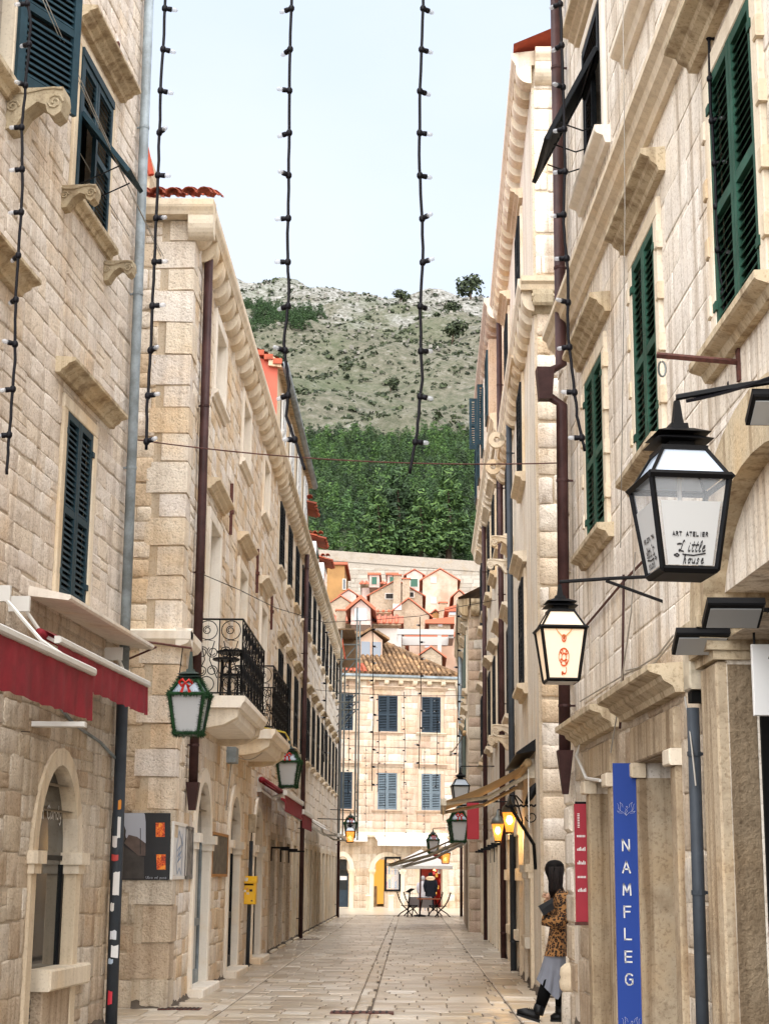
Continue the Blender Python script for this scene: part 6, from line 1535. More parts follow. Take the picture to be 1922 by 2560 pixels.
far_house('small stone gable at the left of the slope', 85, 260, 760, 900, 132, 'far_masonry', 'gable', 705)
far_house('pale house with big red roof and eaves on the left of the slope', 95, 655, 930, 1120, 112, 'far_white', 'eave', 770, depth=10)
far_house('orange rendered house at the right of the slope', 1065, 1330, 830, 1100, 120, 'far_peach', 'shed', 740, ((1075, 1130, 800, 850, 'glass_sky'),))
far_house('peach wall with a small white-framed window behind the white pergola', 740, 1120, 1040, 1250, 106, 'far_peach', 'shed', 1030, ((876, 908, 1075, 1120, 'glass_sky'), (1018, 1042, 1078, 1102, 'room')))
far_house('small stone gable just above the old tiled roof', 830, 1010, 1195, 1280, 99, 'far_masonry', 'gable', 1130)
far_house('little ochre house wedged under the peach house on the slope', 905, 1010, 870, 1000, 132, 'far_ochre', 'gable', 820, ((935, 958, 890, 925, 'room'),))
far_house('low stone house with broken roof in the middle right of the slope', 905, 1080, 930, 1040, 117, 'far_masonry', 'shed', 900, ((985, 1010, 915, 945, 'win_white'),))
far_house('pink house end below the ochre wall on the left of the slope', 175, 300, 690, 800, 146, 'far_pink', 'gable', 650)
far_house('small house with tiled eaves above the big red roof', 400, 575, 830, 900, 122, 'far_white', 'eave', 790)
far_house('narrow gabled house at the right edge of the slope', 1110, 1200, 700, 830, 136, 'far_peach', 'gable', 655, ((1135, 1152, 730, 760, 'room'),))
for i_, (x_, y_, Y_, lb_) in enumerate(((640, 560, 139, 'stone chimney on the gabled house in the middle of the slope'), (715, 590, 139, 'broad chimney beside the green window on the slope'), (175, 860, 111, 'stubby dark chimney on the big red roof'), (1285, 700, 139, 'chimney at the far right of the slope'), (1020, 790, 131, 'low chimney below the peach house on the slope'))):
    p_ = atY(*bgk(x_, y_), Y_); t_ = thing('chimney', lb_, 'chimney', (p_.x, Y_, p_.z-2), 'chimneys on the slope')
    MB().box(G, p_.x-.32, p_.x+.32, Y_-.3, Y_+.3, p_.z-3, p_.z+.3).build('stack', 'far_masonry', t_); MB().box(G, p_.x-.4, p_.x+.4, Y_-.38, Y_+.38, p_.z+.3, p_.z+.4).build('cap', 'tile_far', t_)
far_house('tiled roof corner at the far right of the slope', 1230, 1340, 690, 800, 140, 'far_peach', 'eave', 640)
# green attic windows and white dormer
for i, (x0, x1, lb) in enumerate(((425, 475, 'left green-shuttered dormer on the pink house roof'), (575, 622, 'right green-shuttered dormer on the pink house roof'))):
    p, q = atY(*bgk(x0, 540), 154), atY(*bgk(x1, 600), 154); t = thing('dormer', lb, 'dormer', ((p.x+q.x)/2, 154, q.z)); f = Frame((p.x, 154), d=(1, 0), out=(0, -1, 0))
    MB().box(f, -.2, q.x-p.x+.2, -4, 0, q.z-.3, p.z+.2).build('wall', 'far_pink', t); MB().box(f, .05, q.x-p.x-.05, 0, .05, q.z, p.z).build('shutter', 'far_green', t); MB().box(f, -.35, q.x-p.x+.35, -4, .2, p.z+.205, p.z+.4).build('roof', 'tile_far', t)
p, q = atY(*bgk(300, 815), 108), atY(*bgk(375, 900), 108); t = thing('dormer', 'large white dormer window on the big red roof on the slope', 'dormer', (p.x, 108, q.z)); f = Frame((p.x, 108), d=(1, 0), out=(0, -1, 0)); w = q.x-p.x
MB().prism(f, [(-.35, q.z-.3), (w+.35, q.z-.3), (w+.35, p.z+.1), (w/2, p.z+.7), (-.35, p.z+.1)], -6, 0).build('wall', 'far_pink', t); MB().box(f, -.1, w+.1, 0, .06, q.z, p.z+.1).build('window', 'win_white', t); MB().box(f, .08, w-.08, .06, .08, q.z+.15, p.z-.1).build('pane', 'glass_sky', t)
MB().prism(f, [(-.7, p.z-.1), (w/2, p.z+.75), (w+.7, p.z-.1), (w+.7, p.z+.12), (w/2, p.z+1.0), (-.7, p.z+.12)], -6, .3).build('roof', 'tile_far', t)
PG = thing('pergola', 'white flat-roofed terrace pergola among the houses on the slope', 'pergola', (0, 101, 14))
p, q = atY(*bgk(640, 1000), 101), atY(*bgk(1110, 1010), 101)
MB().box(G, p.x, q.x, 101, 101.3, p.z-.12, p.z+.22).build('front_beam', 'pergola_white', PG); MB().box(G, p.x, q.x, 104.5, 104.8, p.z-.3, p.z+.25).build('back_beam', 'pergola_white', PG)
for x in (p.x+.15, q.x-.9): MB().box(G, x-.12, x+.12, 101.05, 101.25, 7, p.z-.122).build('post', 'pergola_white', PG)
MB().box(G, p.x, p.x+.3, 101.3, 104.5, p.z-.3, p.z+.2).build('side_beam', 'pergola_white', PG); MB().box(G, q.x-.3, q.x, 101.3, 104.5, p.z-.3, p.z+.2).build('side_beam', 'pergola_white', PG)
MB().box(G, p.x-2, q.x+1, 101, 105, 6.6, 7.0).build('terrace', 'far_peach', PG)
# ------------------------------------------------------------------ strings of bulbs across the street
glass('bulb_clear', (.55, .56, .58), .05, .45)
def _sock():
    mb = MB(); mb.tube([(0, 0, 0), (.012, 0, 0), (.03, 0, 0), (.05, 0, 0)], [.02, .015, .019, .0195], 8); a = mb.mesh('socket', smooth=True); a.materials.append(MATS['cable_black'])
    mb = MB(); mb.tube([(.05, 0, 0), (.062, 0, 0), (.08, 0, 0), (.09, 0, 0), (.094, 0, 0)], [.013, .016, .016, .011, .003], 8); b = mb.mesh('bulb', smooth=True); b.materials.append(MATS['bulb_clear'])
    mb = MB(); mb.tube([(0, 0, -.022), (0, 0, -.01), (0, 0, .01), (0, 0, .022)], [.015, .022, .022, .015], 8); c = mb.mesh('connector', smooth=True); c.materials.append(MATS['cable_black'])
    return a, b, c
SOCK, BULB, CONN = _sock()
rs = random.Random(5)
def bulb_string(label, pts, Y, px_step, group, r=.0105, side=None, far=False):
    P = [atY(x, y, Y) for x, y in pts]
    t = thing('light_string', label, 'light string', P[0], group)
    fine = []
    for p, q in zip(P, P[1:]):
        for k in range(6): fine.append(p.lerp(q, k/6)+Vector((rs.uniform(-1, 1), rs.uniform(-1, 1), 0))*.003)
    fine.append(P[-1])
    MB().tube(fine, r, 6 if not far else 4).build('cable', 'cable_black', t, True)
    L_ = [0]
    for p, q in zip(fine, fine[1:]): L_.append(L_[-1]+(q-p).length)
    step = px_step*Y/4150; s = step*.5; k = 0
    while s < L_[-1]-.05:
        i = max(j for j in range(len(L_)) if L_[j] <= s); i = min(i, len(fine)-2); f = (s-L_[i])/max(1e-6, L_[i+1]-L_[i]); p = fine[i].lerp(fine[i+1], f)
        an = (math.pi if (side == 'l') else 0)+rs.uniform(-.9, .9)
        if side is None: an = rs.choice((0, math.pi))+rs.uniform(-.8, .8)
        R = Matrix.Rotation(an, 3, 'Z') @ Matrix.Rotation(rs.uniform(-.15, .25), 3, 'Y')
        shared('socket', SOCK, t, p, R); shared('bulb', BULB, t, p, R)
        if not far: shared('connector', CONN, t, p, Matrix.Identity(3))
        s += step; k += 1
    return t
GA = 'strings of clear bulbs hanging near the camera'
Y1 = 10.5
bulb_string('bulb string hanging before the near left house wall', [(62, -40), (78, 60), (70, 160), (55, 320), (58, 470), (42, 700), (38, 900), (22, 1120), (18, 1186)], Y1, 127, GA, side='l')
bulb_string('bulb string left of the sky, in front of the corner roof', [(416, -30), (403, 200), (397, 400), (388, 620), (378, 860), (368, 1010), (366, 1124)], Y1, 127, GA, side='r')
bulb_string('bulb string in the middle of the sky, left of centre', [(730, -30), (724, 200), (722, 400), (719, 620), (722, 740), (710, 860), (722, 960), (716, 1040), (748, 1130), (762, 1175)], Y1, 127, GA, side='l')
bulb_string('bulb string in the middle of the sky, right of centre', [(1058, -30), (1050, 220), (1048, 420), (1058, 620), (1050, 780), (1055, 950), (1042, 1080), (1024, 1184)], Y1, 127, GA, side='r')
bulb_string('bulb string hanging beside the tall brown drainpipe', [(1398, -40), (1406, 160), (1412, 400), (1408, 560), (1420, 700), (1418, 830), (1432, 940), (1442, 1040), (1461, 1128)], Y1, 127, GA, side='l')
bulb_string('bulb string in front of the nearest green shutters', [(1764, -60), (1772, 110), (1775, 260), (1786, 420), (1792, 620), (1810, 760), (1822, 900), (1826, 1010), (1846, 1056)], 10.0, 127, GA, side='r')
GB = 'bulb strings farther down the street'
for k, (x, y0, y1) in enumerate(((812, 1560, 1905), (931, 1552, 1978), (1049, 1542, 1922), (1142, 1520, 1932))):
    bulb_string(('leftmost', 'second', 'third', 'rightmost')[k]+' bulb string of the row strung halfway down the street', [(x, y0), (x+3, (y0+y1)/2), (x-2, y1)], 30, 44, GB, far=True, r=.008)
for k, (x, y0, y1) in enumerate(((871, 1700, 1990), (945, 1735, 1980), (1010, 1730, 1975), (1091, 1738, 1972))):
    bulb_string(('leftmost', 'second', 'third', 'rightmost')[k]+' bulb string of the row before the end house', [(x, y0), (x+2, (y0+y1)/2), (x-1, y1)], 49, 27, GB, far=True, r=.008)
for k, (x, y0, y1) in enumerate(((892, 1950, 2090), (914, 1865, 2070), (963, 1860, 2100), (1016, 1950, 2095), (1061, 1870, 2090))):
    bulb_string(('first', 'second', 'third', 'fourth', 'fifth')[k]+' from the left of the thin bulb strings nearest the end house', [(x, y0), (x, y1)], 66, 20, GB, far=True, r=.007)
def wire(label, pts, r=.005, mat='cable_black', cat='cable'):
    P = [Vector(p) for p in pts]
    return MB().tube([p-P[0]+P[0] for p in P], r, 5).build('overhead_wire', mat, None, True, base=P[0], label=label, category=cat)
wire('thin wire along the top edge that carries the nearest bulb strings', [atY(-300, -30, Y1), atY(416, -28, Y1), atY(730, -26, Y1), atY(1058, -28, Y1), atY(1400, -38, Y1), atY(2100, -60, Y1)], .006)
wire('double brown wire sagging across the street below the bulb strings', catenary(atY(345, 1100, 18.0), atY(1412, 1157, 17.9), .11), .008, 'iron_rust')
wire('thin wire across the street in front of the left balcony', [atY(498, 1432, 22), atY(600, 1475, 24), atY(690, 1520, 27), atY(812, 1556, 30), atY(931, 1550, 30), atY(1049, 1540, 30), atY(1142, 1518, 30), atY(1240, 1500, 30)], .006)
wire('thin wire before the upper windows of the end house', catenary(Vector((-2.9, 49, atY(860, 1725, 49).z)), Vector((1.7, 49, atY(1150, 1738, 49).z)), .08), .008)
wire('thin wire before the lower windows of the end house', catenary(Vector((-2.9, 66, atY(860, 1862, 66).z)), Vector((2.0, 66, atY(1150, 1870, 66).z)), .05), .008)
for k, (p0, p1) in enumerate(((c1(0, 60), c1(310, 570)), (c1(280, 0), c1(1060, 1661)), (c1(300, 0), c1(1045, 1661)), (c1(0, 20), c1(840, 1530)))):
    wire(('short slack', 'nearer slanting', 'farther slanting', 'long slack')[k]+' pale wire crossing the upper left shutters', catenary(atY(*p0, 13.5), atY(*p1, 17.6), .03*(k % 2+1)), .005, 'cable_grey')
cl = thing('cable_coil', 'tangled pale cable loops hanging at the upper left corner', 'cable', atY(30, 150, 14.5))
for k in range(4):
    c = atY(20+k*14, 110+k*25, 14.5); MB().tube([c+Vector((.11*math.cos(t*.6)*(1+.2*k), 0, .07*math.sin(t*.6+k))) for t in range(12)], .006, 5).build('loop', 'cable_grey', cl)
# cables on the near right wall
cw = thing('wall_cables', 'bundle of brown cables sagging along the near right wall', 'cable', R1.P(4, .03, 3.2))
for k, pts in enumerate(([(1640, 1400), (1560, 1480), (1455, 1600)], [(1690, 1630), (1640, 1690), (1570, 1712), (1452, 1778)], [(1690, 1622), (1650, 1672), (1600, 1700), (1570, 1706)], [(1567, 1465), (1566, 1600), (1564, 1740), (1558, 1850)], [(1600, 1410), (1590, 1560), (1570, 1700), (1556, 1800), (1538, 1910)])):
    P = [R1.P(a, .03+.01*k, z) for a, z in [R1.uv(*p, .03) for p in pts]]; MB().tube(P, .012 if k in (0, 3) else .007, 5).build('cable', ('iron_rust', 'cable_grey', 'cable_grey', 'pipe_brown', 'cable_grey')[k], cw)
MB().tube([R1.P(*q) for q in ((8.3, .05, 2.95), (8.5, .1, 2.7), (7.6, .14, 2.42), (6.9, .12, 2.36))], .016, 6).build('conduit', 'alu_white', cw)
wire('thin pale wire hanging down the near right wall', [R1.P(a, .25, z) for a, z in [R1.uv(*p, .25) for p in ((1556, -20), (1560, 300), (1562, 560), (1551, 1400))]], .004, 'cable_grey')
# ------------------------------------------------------------------ pictures, mailbox on the left
plain('poster_sky', 'a6a9b2', .5); plain('poster_dark', '15161a', .5, var=.5, vsc=6); plain('poster_mid', '3a3430', .5, var=.4, vsc=9); plain('poster_roof', '5a4a42', .5, var=.3, vsc=12); plain('poster_wall', '2c2826', .5, var=.35, vsc=10)
m, n, l, b = newmat('poster_fire'); P, g = pos(n); f = noise(n, l, P, 22, 5, .7); l.new(ramp(n, l, f, [(.35, srgb('3a0c06')), (.48, srgb('d8480c')), (.62, srgb('f6a030'))]), b.inputs['Base Color']); b.inputs['Roughness'].default_value = .5
pk = crop(270, 2010, 5.728)
PO = thing('photo_poster', 'large photo print of a dark burning house on the left corner wall', 'poster', L2F.P(.4, .05, 1.9))
def pp(x, y): return L2F.uv(*pk(x, y), .05)
(ax0, az0), (ax1, az1) = pp(65, 1085), pp(898, 130)
A0, A1, Z0, Z1 = min(ax0, ax1), max(ax0, ax1), az0, az1
MB().box(L2F, A0, A1+.12, .03, .05, Z0, Z1).build('board', 'poster_dark', PO)
def flat(nm, mt, pts, k): MB().add([L2F.P(a, .05+.0015*k, z) for a, z in [pp(*p) for p in pts]], [tuple(range(len(pts)))]).build(nm, mt, PO)
flat('print_sky', 'poster_sky', [(105, 130), (520, 130), (560, 200), (545, 560), (350, 560), (260, 480), (240, 360), (190, 230), (140, 180)], 1)
flat('print_roof', 'poster_roof', [(235, 560), (300, 440), (420, 470), (540, 560), (545, 740), (440, 740)], 2)
flat('print_wall', 'poster_wall', [(530, 130), (898, 130), (890, 1085), (530, 1085), (545, 560), (545, 260)], 3)
flat('print_belfry', 'poster_mid', [(95, 440), (105, 240), (150, 175), (190, 240), (235, 300), (262, 380), (250, 520), (90, 520)], 4)
flat('print_front', 'poster_mid', [(230, 600), (440, 740), (520, 760), (520, 1070), (90, 1070), (90, 700)], 2.5)
PO.children[-1].data.materials[0] = MATS['poster_dark']
flat('print_frame', 'poster_dark', [(655, 225), (850, 225), (850, 490), (655, 490)], 5); flat('print_fire', 'poster_fire', [(688, 270), (815, 268), (818, 470), (690, 472)], 6)
flat('print_frame', 'poster_dark', [(660, 690), (860, 690), (860, 960), (660, 960)], 5); flat('print_fire', 'poster_fire', [(695, 720), (830, 722), (830, 940), (705, 940)], 6)
flat('print_pole', 'poster_dark', [(464, 345), (474, 345), (474, 720), (464, 720)], 5)
GLY['U'] = [[(.1, 1), (.1, .3), (.35, 0), (.65, 0), (.9, .3), (.9, 1)]]; GLY['c'] = [[(.7, .5), (.4, .6), (.15, .3), (.4, .02), (.7, .1)]]; GLY['p'] = [[(.2, .55), (.2, -.35)], [(.2, .45), (.5, .6), (.75, .3), (.5, .02), (.2, .12)]]
mb = MB(); a0, z0 = pp(545, 1068); write(mb, L2F, 'Ulica od puca', a0, .062, z0, .028, .004, .75, sgn=-1 if pp(700, 900)[0] < a0 else 1); mb.build('print_lettering', 'poster_sky', PO, kind='stuff')
def picture(label, x0, x1, y0, y1, fmat, img, off=.05):
    (a0, z1), (a1, z0) = L2.uv(*c4(x0, y0), off), L2.uv(*c4(x1, y1), off)
    t = thing('framed_picture', label, 'picture', L2.P((a0+a1)/2, 0, z0), 'pictures hung on the left wall')
    MB().box(L2, a0+.02, a1-.02, .02, off-.01, z0+.02, z1-.02).build('canvas', img, t)
    for q in ((a0, a1, z1-.04, z1), (a0, a1, z0, z0+.04), (a0, a0+.05, z0+.041, z1-.041), (a1-.05, a1, z0+.041, z1-.041)): MB().box(L2, q[0], q[1], .0, off, q[2], q[3]).build('frame_bar', fmat, t)
    return t, (a0, a1, z0, z1)
plain('canvas_white', 'cfcfcf', .6, var=.08); plain('canvas_grey', '77736f', .6, var=.8, vsc=9); plain('canvas_dark', '5b5348', .6, var=.8, vsc=7); plain('wood_frame', 'a87438', .6, var=.2); plain('sketch_blue', '7d93b0', .7)
L2b = L2
t, q = picture('white framed pen drawing on the left wall just past the corner', 1134, 1208, 345, 722, 'alu_white', 'canvas_white', .035)
mb = MB(); ca, cz = (q[0]+q[1])/2, (q[2]+q[3])/2; w_, h_ = (q[1]-q[0]), (q[3]-q[2])
strokes(mb, lambda u, v: L2.P(ca+u*w_, .03, cz+v*h_), [[(-.1, .35), (-.22, .1), (-.25, -.2), (-.15, -.4), (0, -.3), (.15, -.42), (.2, -.1), (.1, .2), (-.1, .35)]+[], [(-.2, 0), (.05, .1), (-.15, -.1), (.1, 0), (-.15, -.2), (.1, -.1)], [(.15, .3), (.2, .1), (.05, .25)]], .022); mb.build('drawing', 'sketch_blue', t, kind='stuff')
picture('small grey photo print beside the first arched door', 1212, 1250, 375, 720, 'canvas_grey', 'canvas_grey', .035)
picture('dark painting with wooden frame between the first two arched doors', 1385, 1478, 412, 705, 'wood_frame', 'canvas_dark', .05)
# yellow mailbox on its post
plain('mail_yellow', 'f0bc06', .4, var=.06)
a, z = 9.0, 1.07
MY = Frame(L2.P(a, .0, 0), d=(1, 0), out=(0, -1, 0))
mt_ = thing('mailbox', 'yellow mailbox with stickers on a pipe by the left wall', 'mailbox', L2.P(a, .1, 0))
p0, p1 = atY(601, 2190, L2.P(a, 0, 0).y), atY(638, 2261, L2.P(a, 0, 0).y)
w_ = p1.x-p0.x
MX = Frame((p0.x, L2.P(a, 0, 0).y), d=(1, 0), out=(0, -1, 0))
MB().bevbox(MX, 0, w_, -.28, 0, p1.z, p0.z-.12, .012).build('body', 'mail_yellow', mt_)
MB().profile(MX, [(-.3, p0.z-.12), (.03, p0.z-.12), (.02, p0.z-.08), (-.1, p0.z), (-.3, p0.z)], -.012, w_+.012).build('hood', 'mail_yellow', mt_)
MB().box(MX, .04, w_-.04, .0, .006, p0.z-.16, p0.z-.135).build('slot', 'dark_void', mt_)
for k, (u, v, s) in enumerate(((.06, .24, .05), (.12, .2, .045), (.17, .25, .05), (.05, .1, .03), (.2, .08, .03), (.11, .28, .04))):
    MB().box(MX, u, u+s, .0, .004, p1.z+v-.03, p1.z+v+s*.8-.03).build('sticker', ('paint_white', 'goods_e0d8c8', 'paint_black', 'paint_white', 'iron_rust', 'art_orange')[k], mt_)
MB().lathe(MX.P(w_*.4, .0, p0.z-.06), [(.03, -.03), (.03, .03)], 12).build('emblem', 'paint_white', mt_)
pm = L2.P(a+.5, .08, 0)
MB().tube([(p0.x+w_*.55, pm.y-.2, 2.2), (p0.x+w_*.5, pm.y-.2, 0)], .035, 8).build('post', 'pipe_dark', mt_, True)
bx2 = thing('junction_box', 'cream junction box on the left wall above the mailbox', 'junction box', L2.P(9.2, .05, 2.4))
MB().bevbox(MX, w_*.3, w_*.75, -.5, -.4, 2.35, 2.68, .01).build('cover', 'alu_cream', bx2); MB().tube([(p0.x+w_*.52, MX.o.y+.42, 2.36), (p0.x+w_*.5, pm.y-.1, 2.2)], .012, 5).build('cable', 'cable_black', bx2)
gb = thing('meter_box', 'grey electric box under the farther left balcony', 'electric box', L2.P(5.9, 0, 3.3)); MB().bevbox(L2, 5.6, 6.0, 0, .16, 3.35, 3.6, .01).build('cover', 'pipe_grey', gb); MB().tube(catenary(L2.P(5.9, .1, 3.5), L2.P(7.4, .5, 3.75), .15), .008, 5).tube([L2.P(5.7, .08, 3.35), L2.P(5.6, .03, 2.6)], .012, 5).build('cable', 'cable_grey', gb)
plain('tape_yellow', 'd8c23a', .6); MB().tube([L2.P(6.4, .5, 3.98), L2.P(7.6, .78, 4.0), L2.P(8.9, .76, 3.98)], .014, 5).build('cable_tie', 'tape_yellow', None, base=L2.P(6.4, .5, 3.98), label='yellow tape along the edge of the farther left balcony', category='tape')
# ------------------------------------------------------------------ awnings along the street
def awning(label, fr, a0, a1, zw, out, zf, cloth, bar='alu_white', val=.0, group='awnings over shop doors', arms=True):
    t = thing('awning', label, 'awning', fr.P((a0+a1)/2, 0, zw), group)
    n = 8; mb = MB()
    for i in range(n+1):
        s = i/n; sag = -.05*math.sin(math.pi*s); mb.v += [tuple(fr.P(a0, .1+(out-.1)*s, zw+(zf-zw)*s+sag)), tuple(fr.P(a1, .1+(out-.1)*s, zw+(zf-zw)*s+sag))]
    for i in range(n): mb.f.append([2*i, 2*i+1, 2*i+3, 2*i+2]); mb.m.append(0)
    mb.build('canopy', cloth, t, True)
    MB().bevbox(fr, a0-.03, a1+.03, out-.03, out+.05, zf-.06, zf+.04, .012).build('front_bar', bar, t)
    MB().tube([fr.P(a0, .1, zw), fr.P(a1, .1, zw)], .06, 10).build('roller', cloth, t, True)
    if val: MB().box(fr, a0, a1, out+.005, out+.015, zf-.06-val, zf-.05).build('valance', cloth, t)
    if arms:
        for a in (a0+.12, a1-.12):
            e = fr.P(a+.25*(1 if a < (a0+a1)/2 else -1), out*.5, (zw+zf)/2-.2)
            MB().tube([fr.P(a, .06, zw-.16), e], .03, 4).build('arm', bar, t); MB().tube([e, fr.P(a, out-.02, zf-.03)], .028, 4).build('forearm', bar, t)
            MB().box(fr, a-.04, a+.04, 0, .1, zw-.22, zw+.06).build('wall_bracket', bar, t)
    return t
zw = R2.uv(*crop(1080, 1560, 4.153)(930, 1435), .1)[1]; yA = R2.P(1.1, 0, 0).y
ztip = atY(1110, 2003, yA).z; otip = (R2.P(1.1, 0, 0).x-atY(1110, 2003, yA).x)
zw = atY(1302, 1906, yA).z
BA = awning('long beige awning slanting out from the right wall', R2, 1.1, 4.6, zw, otip, ztip, 'cloth_beige', 'alu_cream', .1)
MB().profile(R2, [(-.02, zw+.16), (.28, zw+.10), (.28, zw+.13), (-.02, zw+.34)], .85, 4.8).build('cover_board', 'iron_black', BA)
MB().tube(catenary(R2.P(1.05, .1, zw-.1), R2.P(.6, .12, zw-.95), -.05), .008, 5).build('cord', 'alu_white', BA)
y2 = 51; awning('pale beige awning reaching far into the street near the parasol', R4, 1.0, 4.0, atY(1140, 2083, 50.2).z, 1.70-atY(968, 2160, 50.2).x, atY(968, 2160, 50.2).z, 'cloth_beige', 'alu_cream', .0)
awning('second pale awning with white arms just behind the first on the right', R4, 4.6, 7.4, atY(1160, 2095, 55).z, 1.8-atY(1005, 2165, 55).x, atY(1005, 2165, 55).z, 'cloth_cream', 'alu_white')
awning('small beige awning high on the cream right house', R4, .5, 1.2, atY(1190, 1830, 49.6).z, .5, atY(1190, 1880, 49.6).z, 'cloth_beige', 'alu_cream', .0, arms=False)
hk = crop(400, 1940, 3.46)
for k, (x0, y0, x1, y1, lb) in enumerate(((1080, 170, 1225, 225, 'nearer short red awning on the left beneath the second lantern'), (1230, 310, 1310, 360, 'farther short red awning on the left beneath the second lantern'))):
    a0, z0 = L2.uv(*hk(x0, y0), .55); a1, z1 = L2.uv(*hk(x1, y1), .55)
    awning(lb, L2, a0, a1, (z0+z1)/2+.25, .55, (z0+z1)/2+.02, 'cloth_red', 'alu_white', .3, 'short red awnings on the left')
awning('folded white awning frame on the left near the end of the street', L2, 26.5, 33.5, 3.15, .9, 2.75, 'cloth_white', 'alu_white', .0)
# small lit lamps on scrolled brackets, right
def wall_lamp(label, px, py, Y, s, wallfr, a):
    p = atY(px, py, Y); t = thing('wall_lamp', label, 'wall lamp', p, 'small lit wall lamps on the right')
    MB().lathe(p, [(.05*s, -.16*s), (.10*s, .10*s), (.105*s, .12*s)], 6).build('glass', 'lamp_warm_pane2', t); MB().lathe(p, [(.12*s, .12*s), (.10*s, .2*s), (.03*s, .27*s), (.015*s, .36*s)], 10).build('hood', 'iron_grey', t, True)
    MB().lathe(p, [(.02*s, -.05*s), (.05*s, 0), (.03*s, .07*s)], 8).build('bulb', 'lamp_hot', t, True); MB().lathe(p, [(.055*s, -.19*s), (.055*s, -.16*s)], 6).build('base', 'iron_black', t)
    w = wallfr.P(a, 0, p.z+.25*s); q = Vector((p.x, p.y, p.z+.36*s))
    MB().tube([w, w.lerp(q, .5)+Vector((0, 0, .06)), q], .014, 5).tube([w-Vector((0, 0, .35)), w.lerp(q, .4)-Vector((0, 0, .05)), w.lerp(q, .6)+Vector((0, 0, .04))], .014, 5).build('bracket', 'iron_black', t)
    ld = bpy.data.lights.new('lamp_light', 'POINT'); ld.energy = 2.5*s; ld.color = (1, .62, .25); ld.shadow_soft_size = .06
    lo = bpy.data.objects.new('lamp_light', ld); COL.objects.link(lo); lo.parent = t; lo.location = (0, 0, -.26)
emis('lamp_warm_pane2', 'ff9a30', .22, 'd89040'); MATS['lamp_warm_pane2'].node_tree.nodes['Principled BSDF'].inputs['Alpha'].default_value = .6; emis('lamp_hot', 'ffe0a8', 3)
wall_lamp('nearer and higher of the two small glowing wall lamps', 1273, 2052, 27.5, 1.15, R2, 4.6)
wall_lamp('farther and lower of the two small glowing wall lamps', 1244, 2078, 31.0, 1.1, R2, 8.1)
sb = thing('sign_bracket', 'wrought iron sign bracket with a small bird on the tall right house', 'sign bracket', R2.P(.9, 0, 2.4))
kk = crop(1080, 1560, 4.153); yB = R2.P(.9, 0, 0).y; q0, q1 = atY(*kk(760, 1892), yB), atY(*kk(1085, 1885), yB)
tw_ = [q0.lerp(q1, k/24)+Vector((0, .012*math.sin(k*1.6), .012*math.cos(k*1.6))) for k in range(25)]
MB().tube(tw_, .016, 5).build('twisted_bar', 'iron_black', sb)
MB().tube([q1+Vector((-.38, 0, -.02)), q1+Vector((-.05, 0, -.55)), q1+Vector((-.03, 0, -.9))], .025, 4).build('brace', 'iron_black', sb)
MB().tube([q1+Vector((-.08-.09*(1-t/20)*math.cos(t*.5), 0, -.16-.09*(1-t/20)*math.sin(t*.5))) for t in range(16)], .008, 4).build('scroll', 'iron_black', sb)
MB().tube([q1+Vector((-.16, 0, .02)), q1+Vector((-.10, 0, .12)), q1+Vector((-.05, 0, .22)), q1+Vector((-.0, 0, .30)), q1+Vector((.04, 0, .31))], [.02, .05, .065, .035, .005], 8).build('bird', 'iron_black', sb, True)
# hanging signs and goods under the right awning
hs_ = thing('hanging_sign', 'red hanging flag sign under the beige awning on the right', 'sign', R2.P(8, .3, 2.6)); p = atY(1187, 2045, 33)
MB().bevbox(Frame((p.x-.16, 33), d=(1, 0), out=(0, -1, 0)), 0, .24, -.02, .02, p.z-.42, p.z+.3, .01).build('panel', 'banner_red', hs_); MB().tube([(p.x-.16, 33, p.z+.3), (p.x+1.0, 33, p.z+.34)], .014, 5).build('bracket', 'iron_black', hs_)
# other lanterns down the street
p = atY(1145, 2052, 38); t, fr_, top = lantern('street_lantern', 'green framed lantern half hidden under the beige awning on the right', p, .95, .1, 'lamp_green', garland=True, stem=.1); hanger(t, top, Vector((2.1, 38, top.z+.05)))
p = atY(1150, 1965, 40); t, fr_, top = lantern('street_lantern', 'dark lantern with pale roof just above the beige awning on the right', p, .95, .1, stem=.14); hanger(t, top, Vector((2.1, 40, top.z+.03)))
p = atY(1082, 2100, 62); t, fr_, top = lantern('street_lantern', 'green lantern with red bow above the parasol', p, .95, .1, 'lamp_green', stem=.1, garland=True); hanger(t, top, Vector((1.95, 62, top.z+.05)))
p = atY(876, 2058, 60); t, fr_, top = lantern('street_lantern', 'garlanded lantern at the far end of the left row', p, .95, .1, 'lamp_green', stem=.12, garland=True); hanger(t, top, Vector((-2.95, 60, top.z+.05)))
p = atY(875, 2078, 52); t, fr_, top = lantern('street_lantern', 'dark lantern glowing amber in front of the far left garlanded lantern', p, .7, .1, 'iron_black', pane='lamp_warm_pane2', stem=.1, flame='lamp_flame'); hanger(t, top, Vector((-2.95, 52, top.z+.05)))
p = atY(1113, 2133, 60); t, fr_, top = lantern('shop_lantern', 'glowing peach lantern beside the parasol', p, .75, .1, 'iron_rust', pane='lamp_warm_pane2', stem=.1, flame='lamp_flame'); hanger(t, top, Vector((1.95, 60, top.z+.05)))
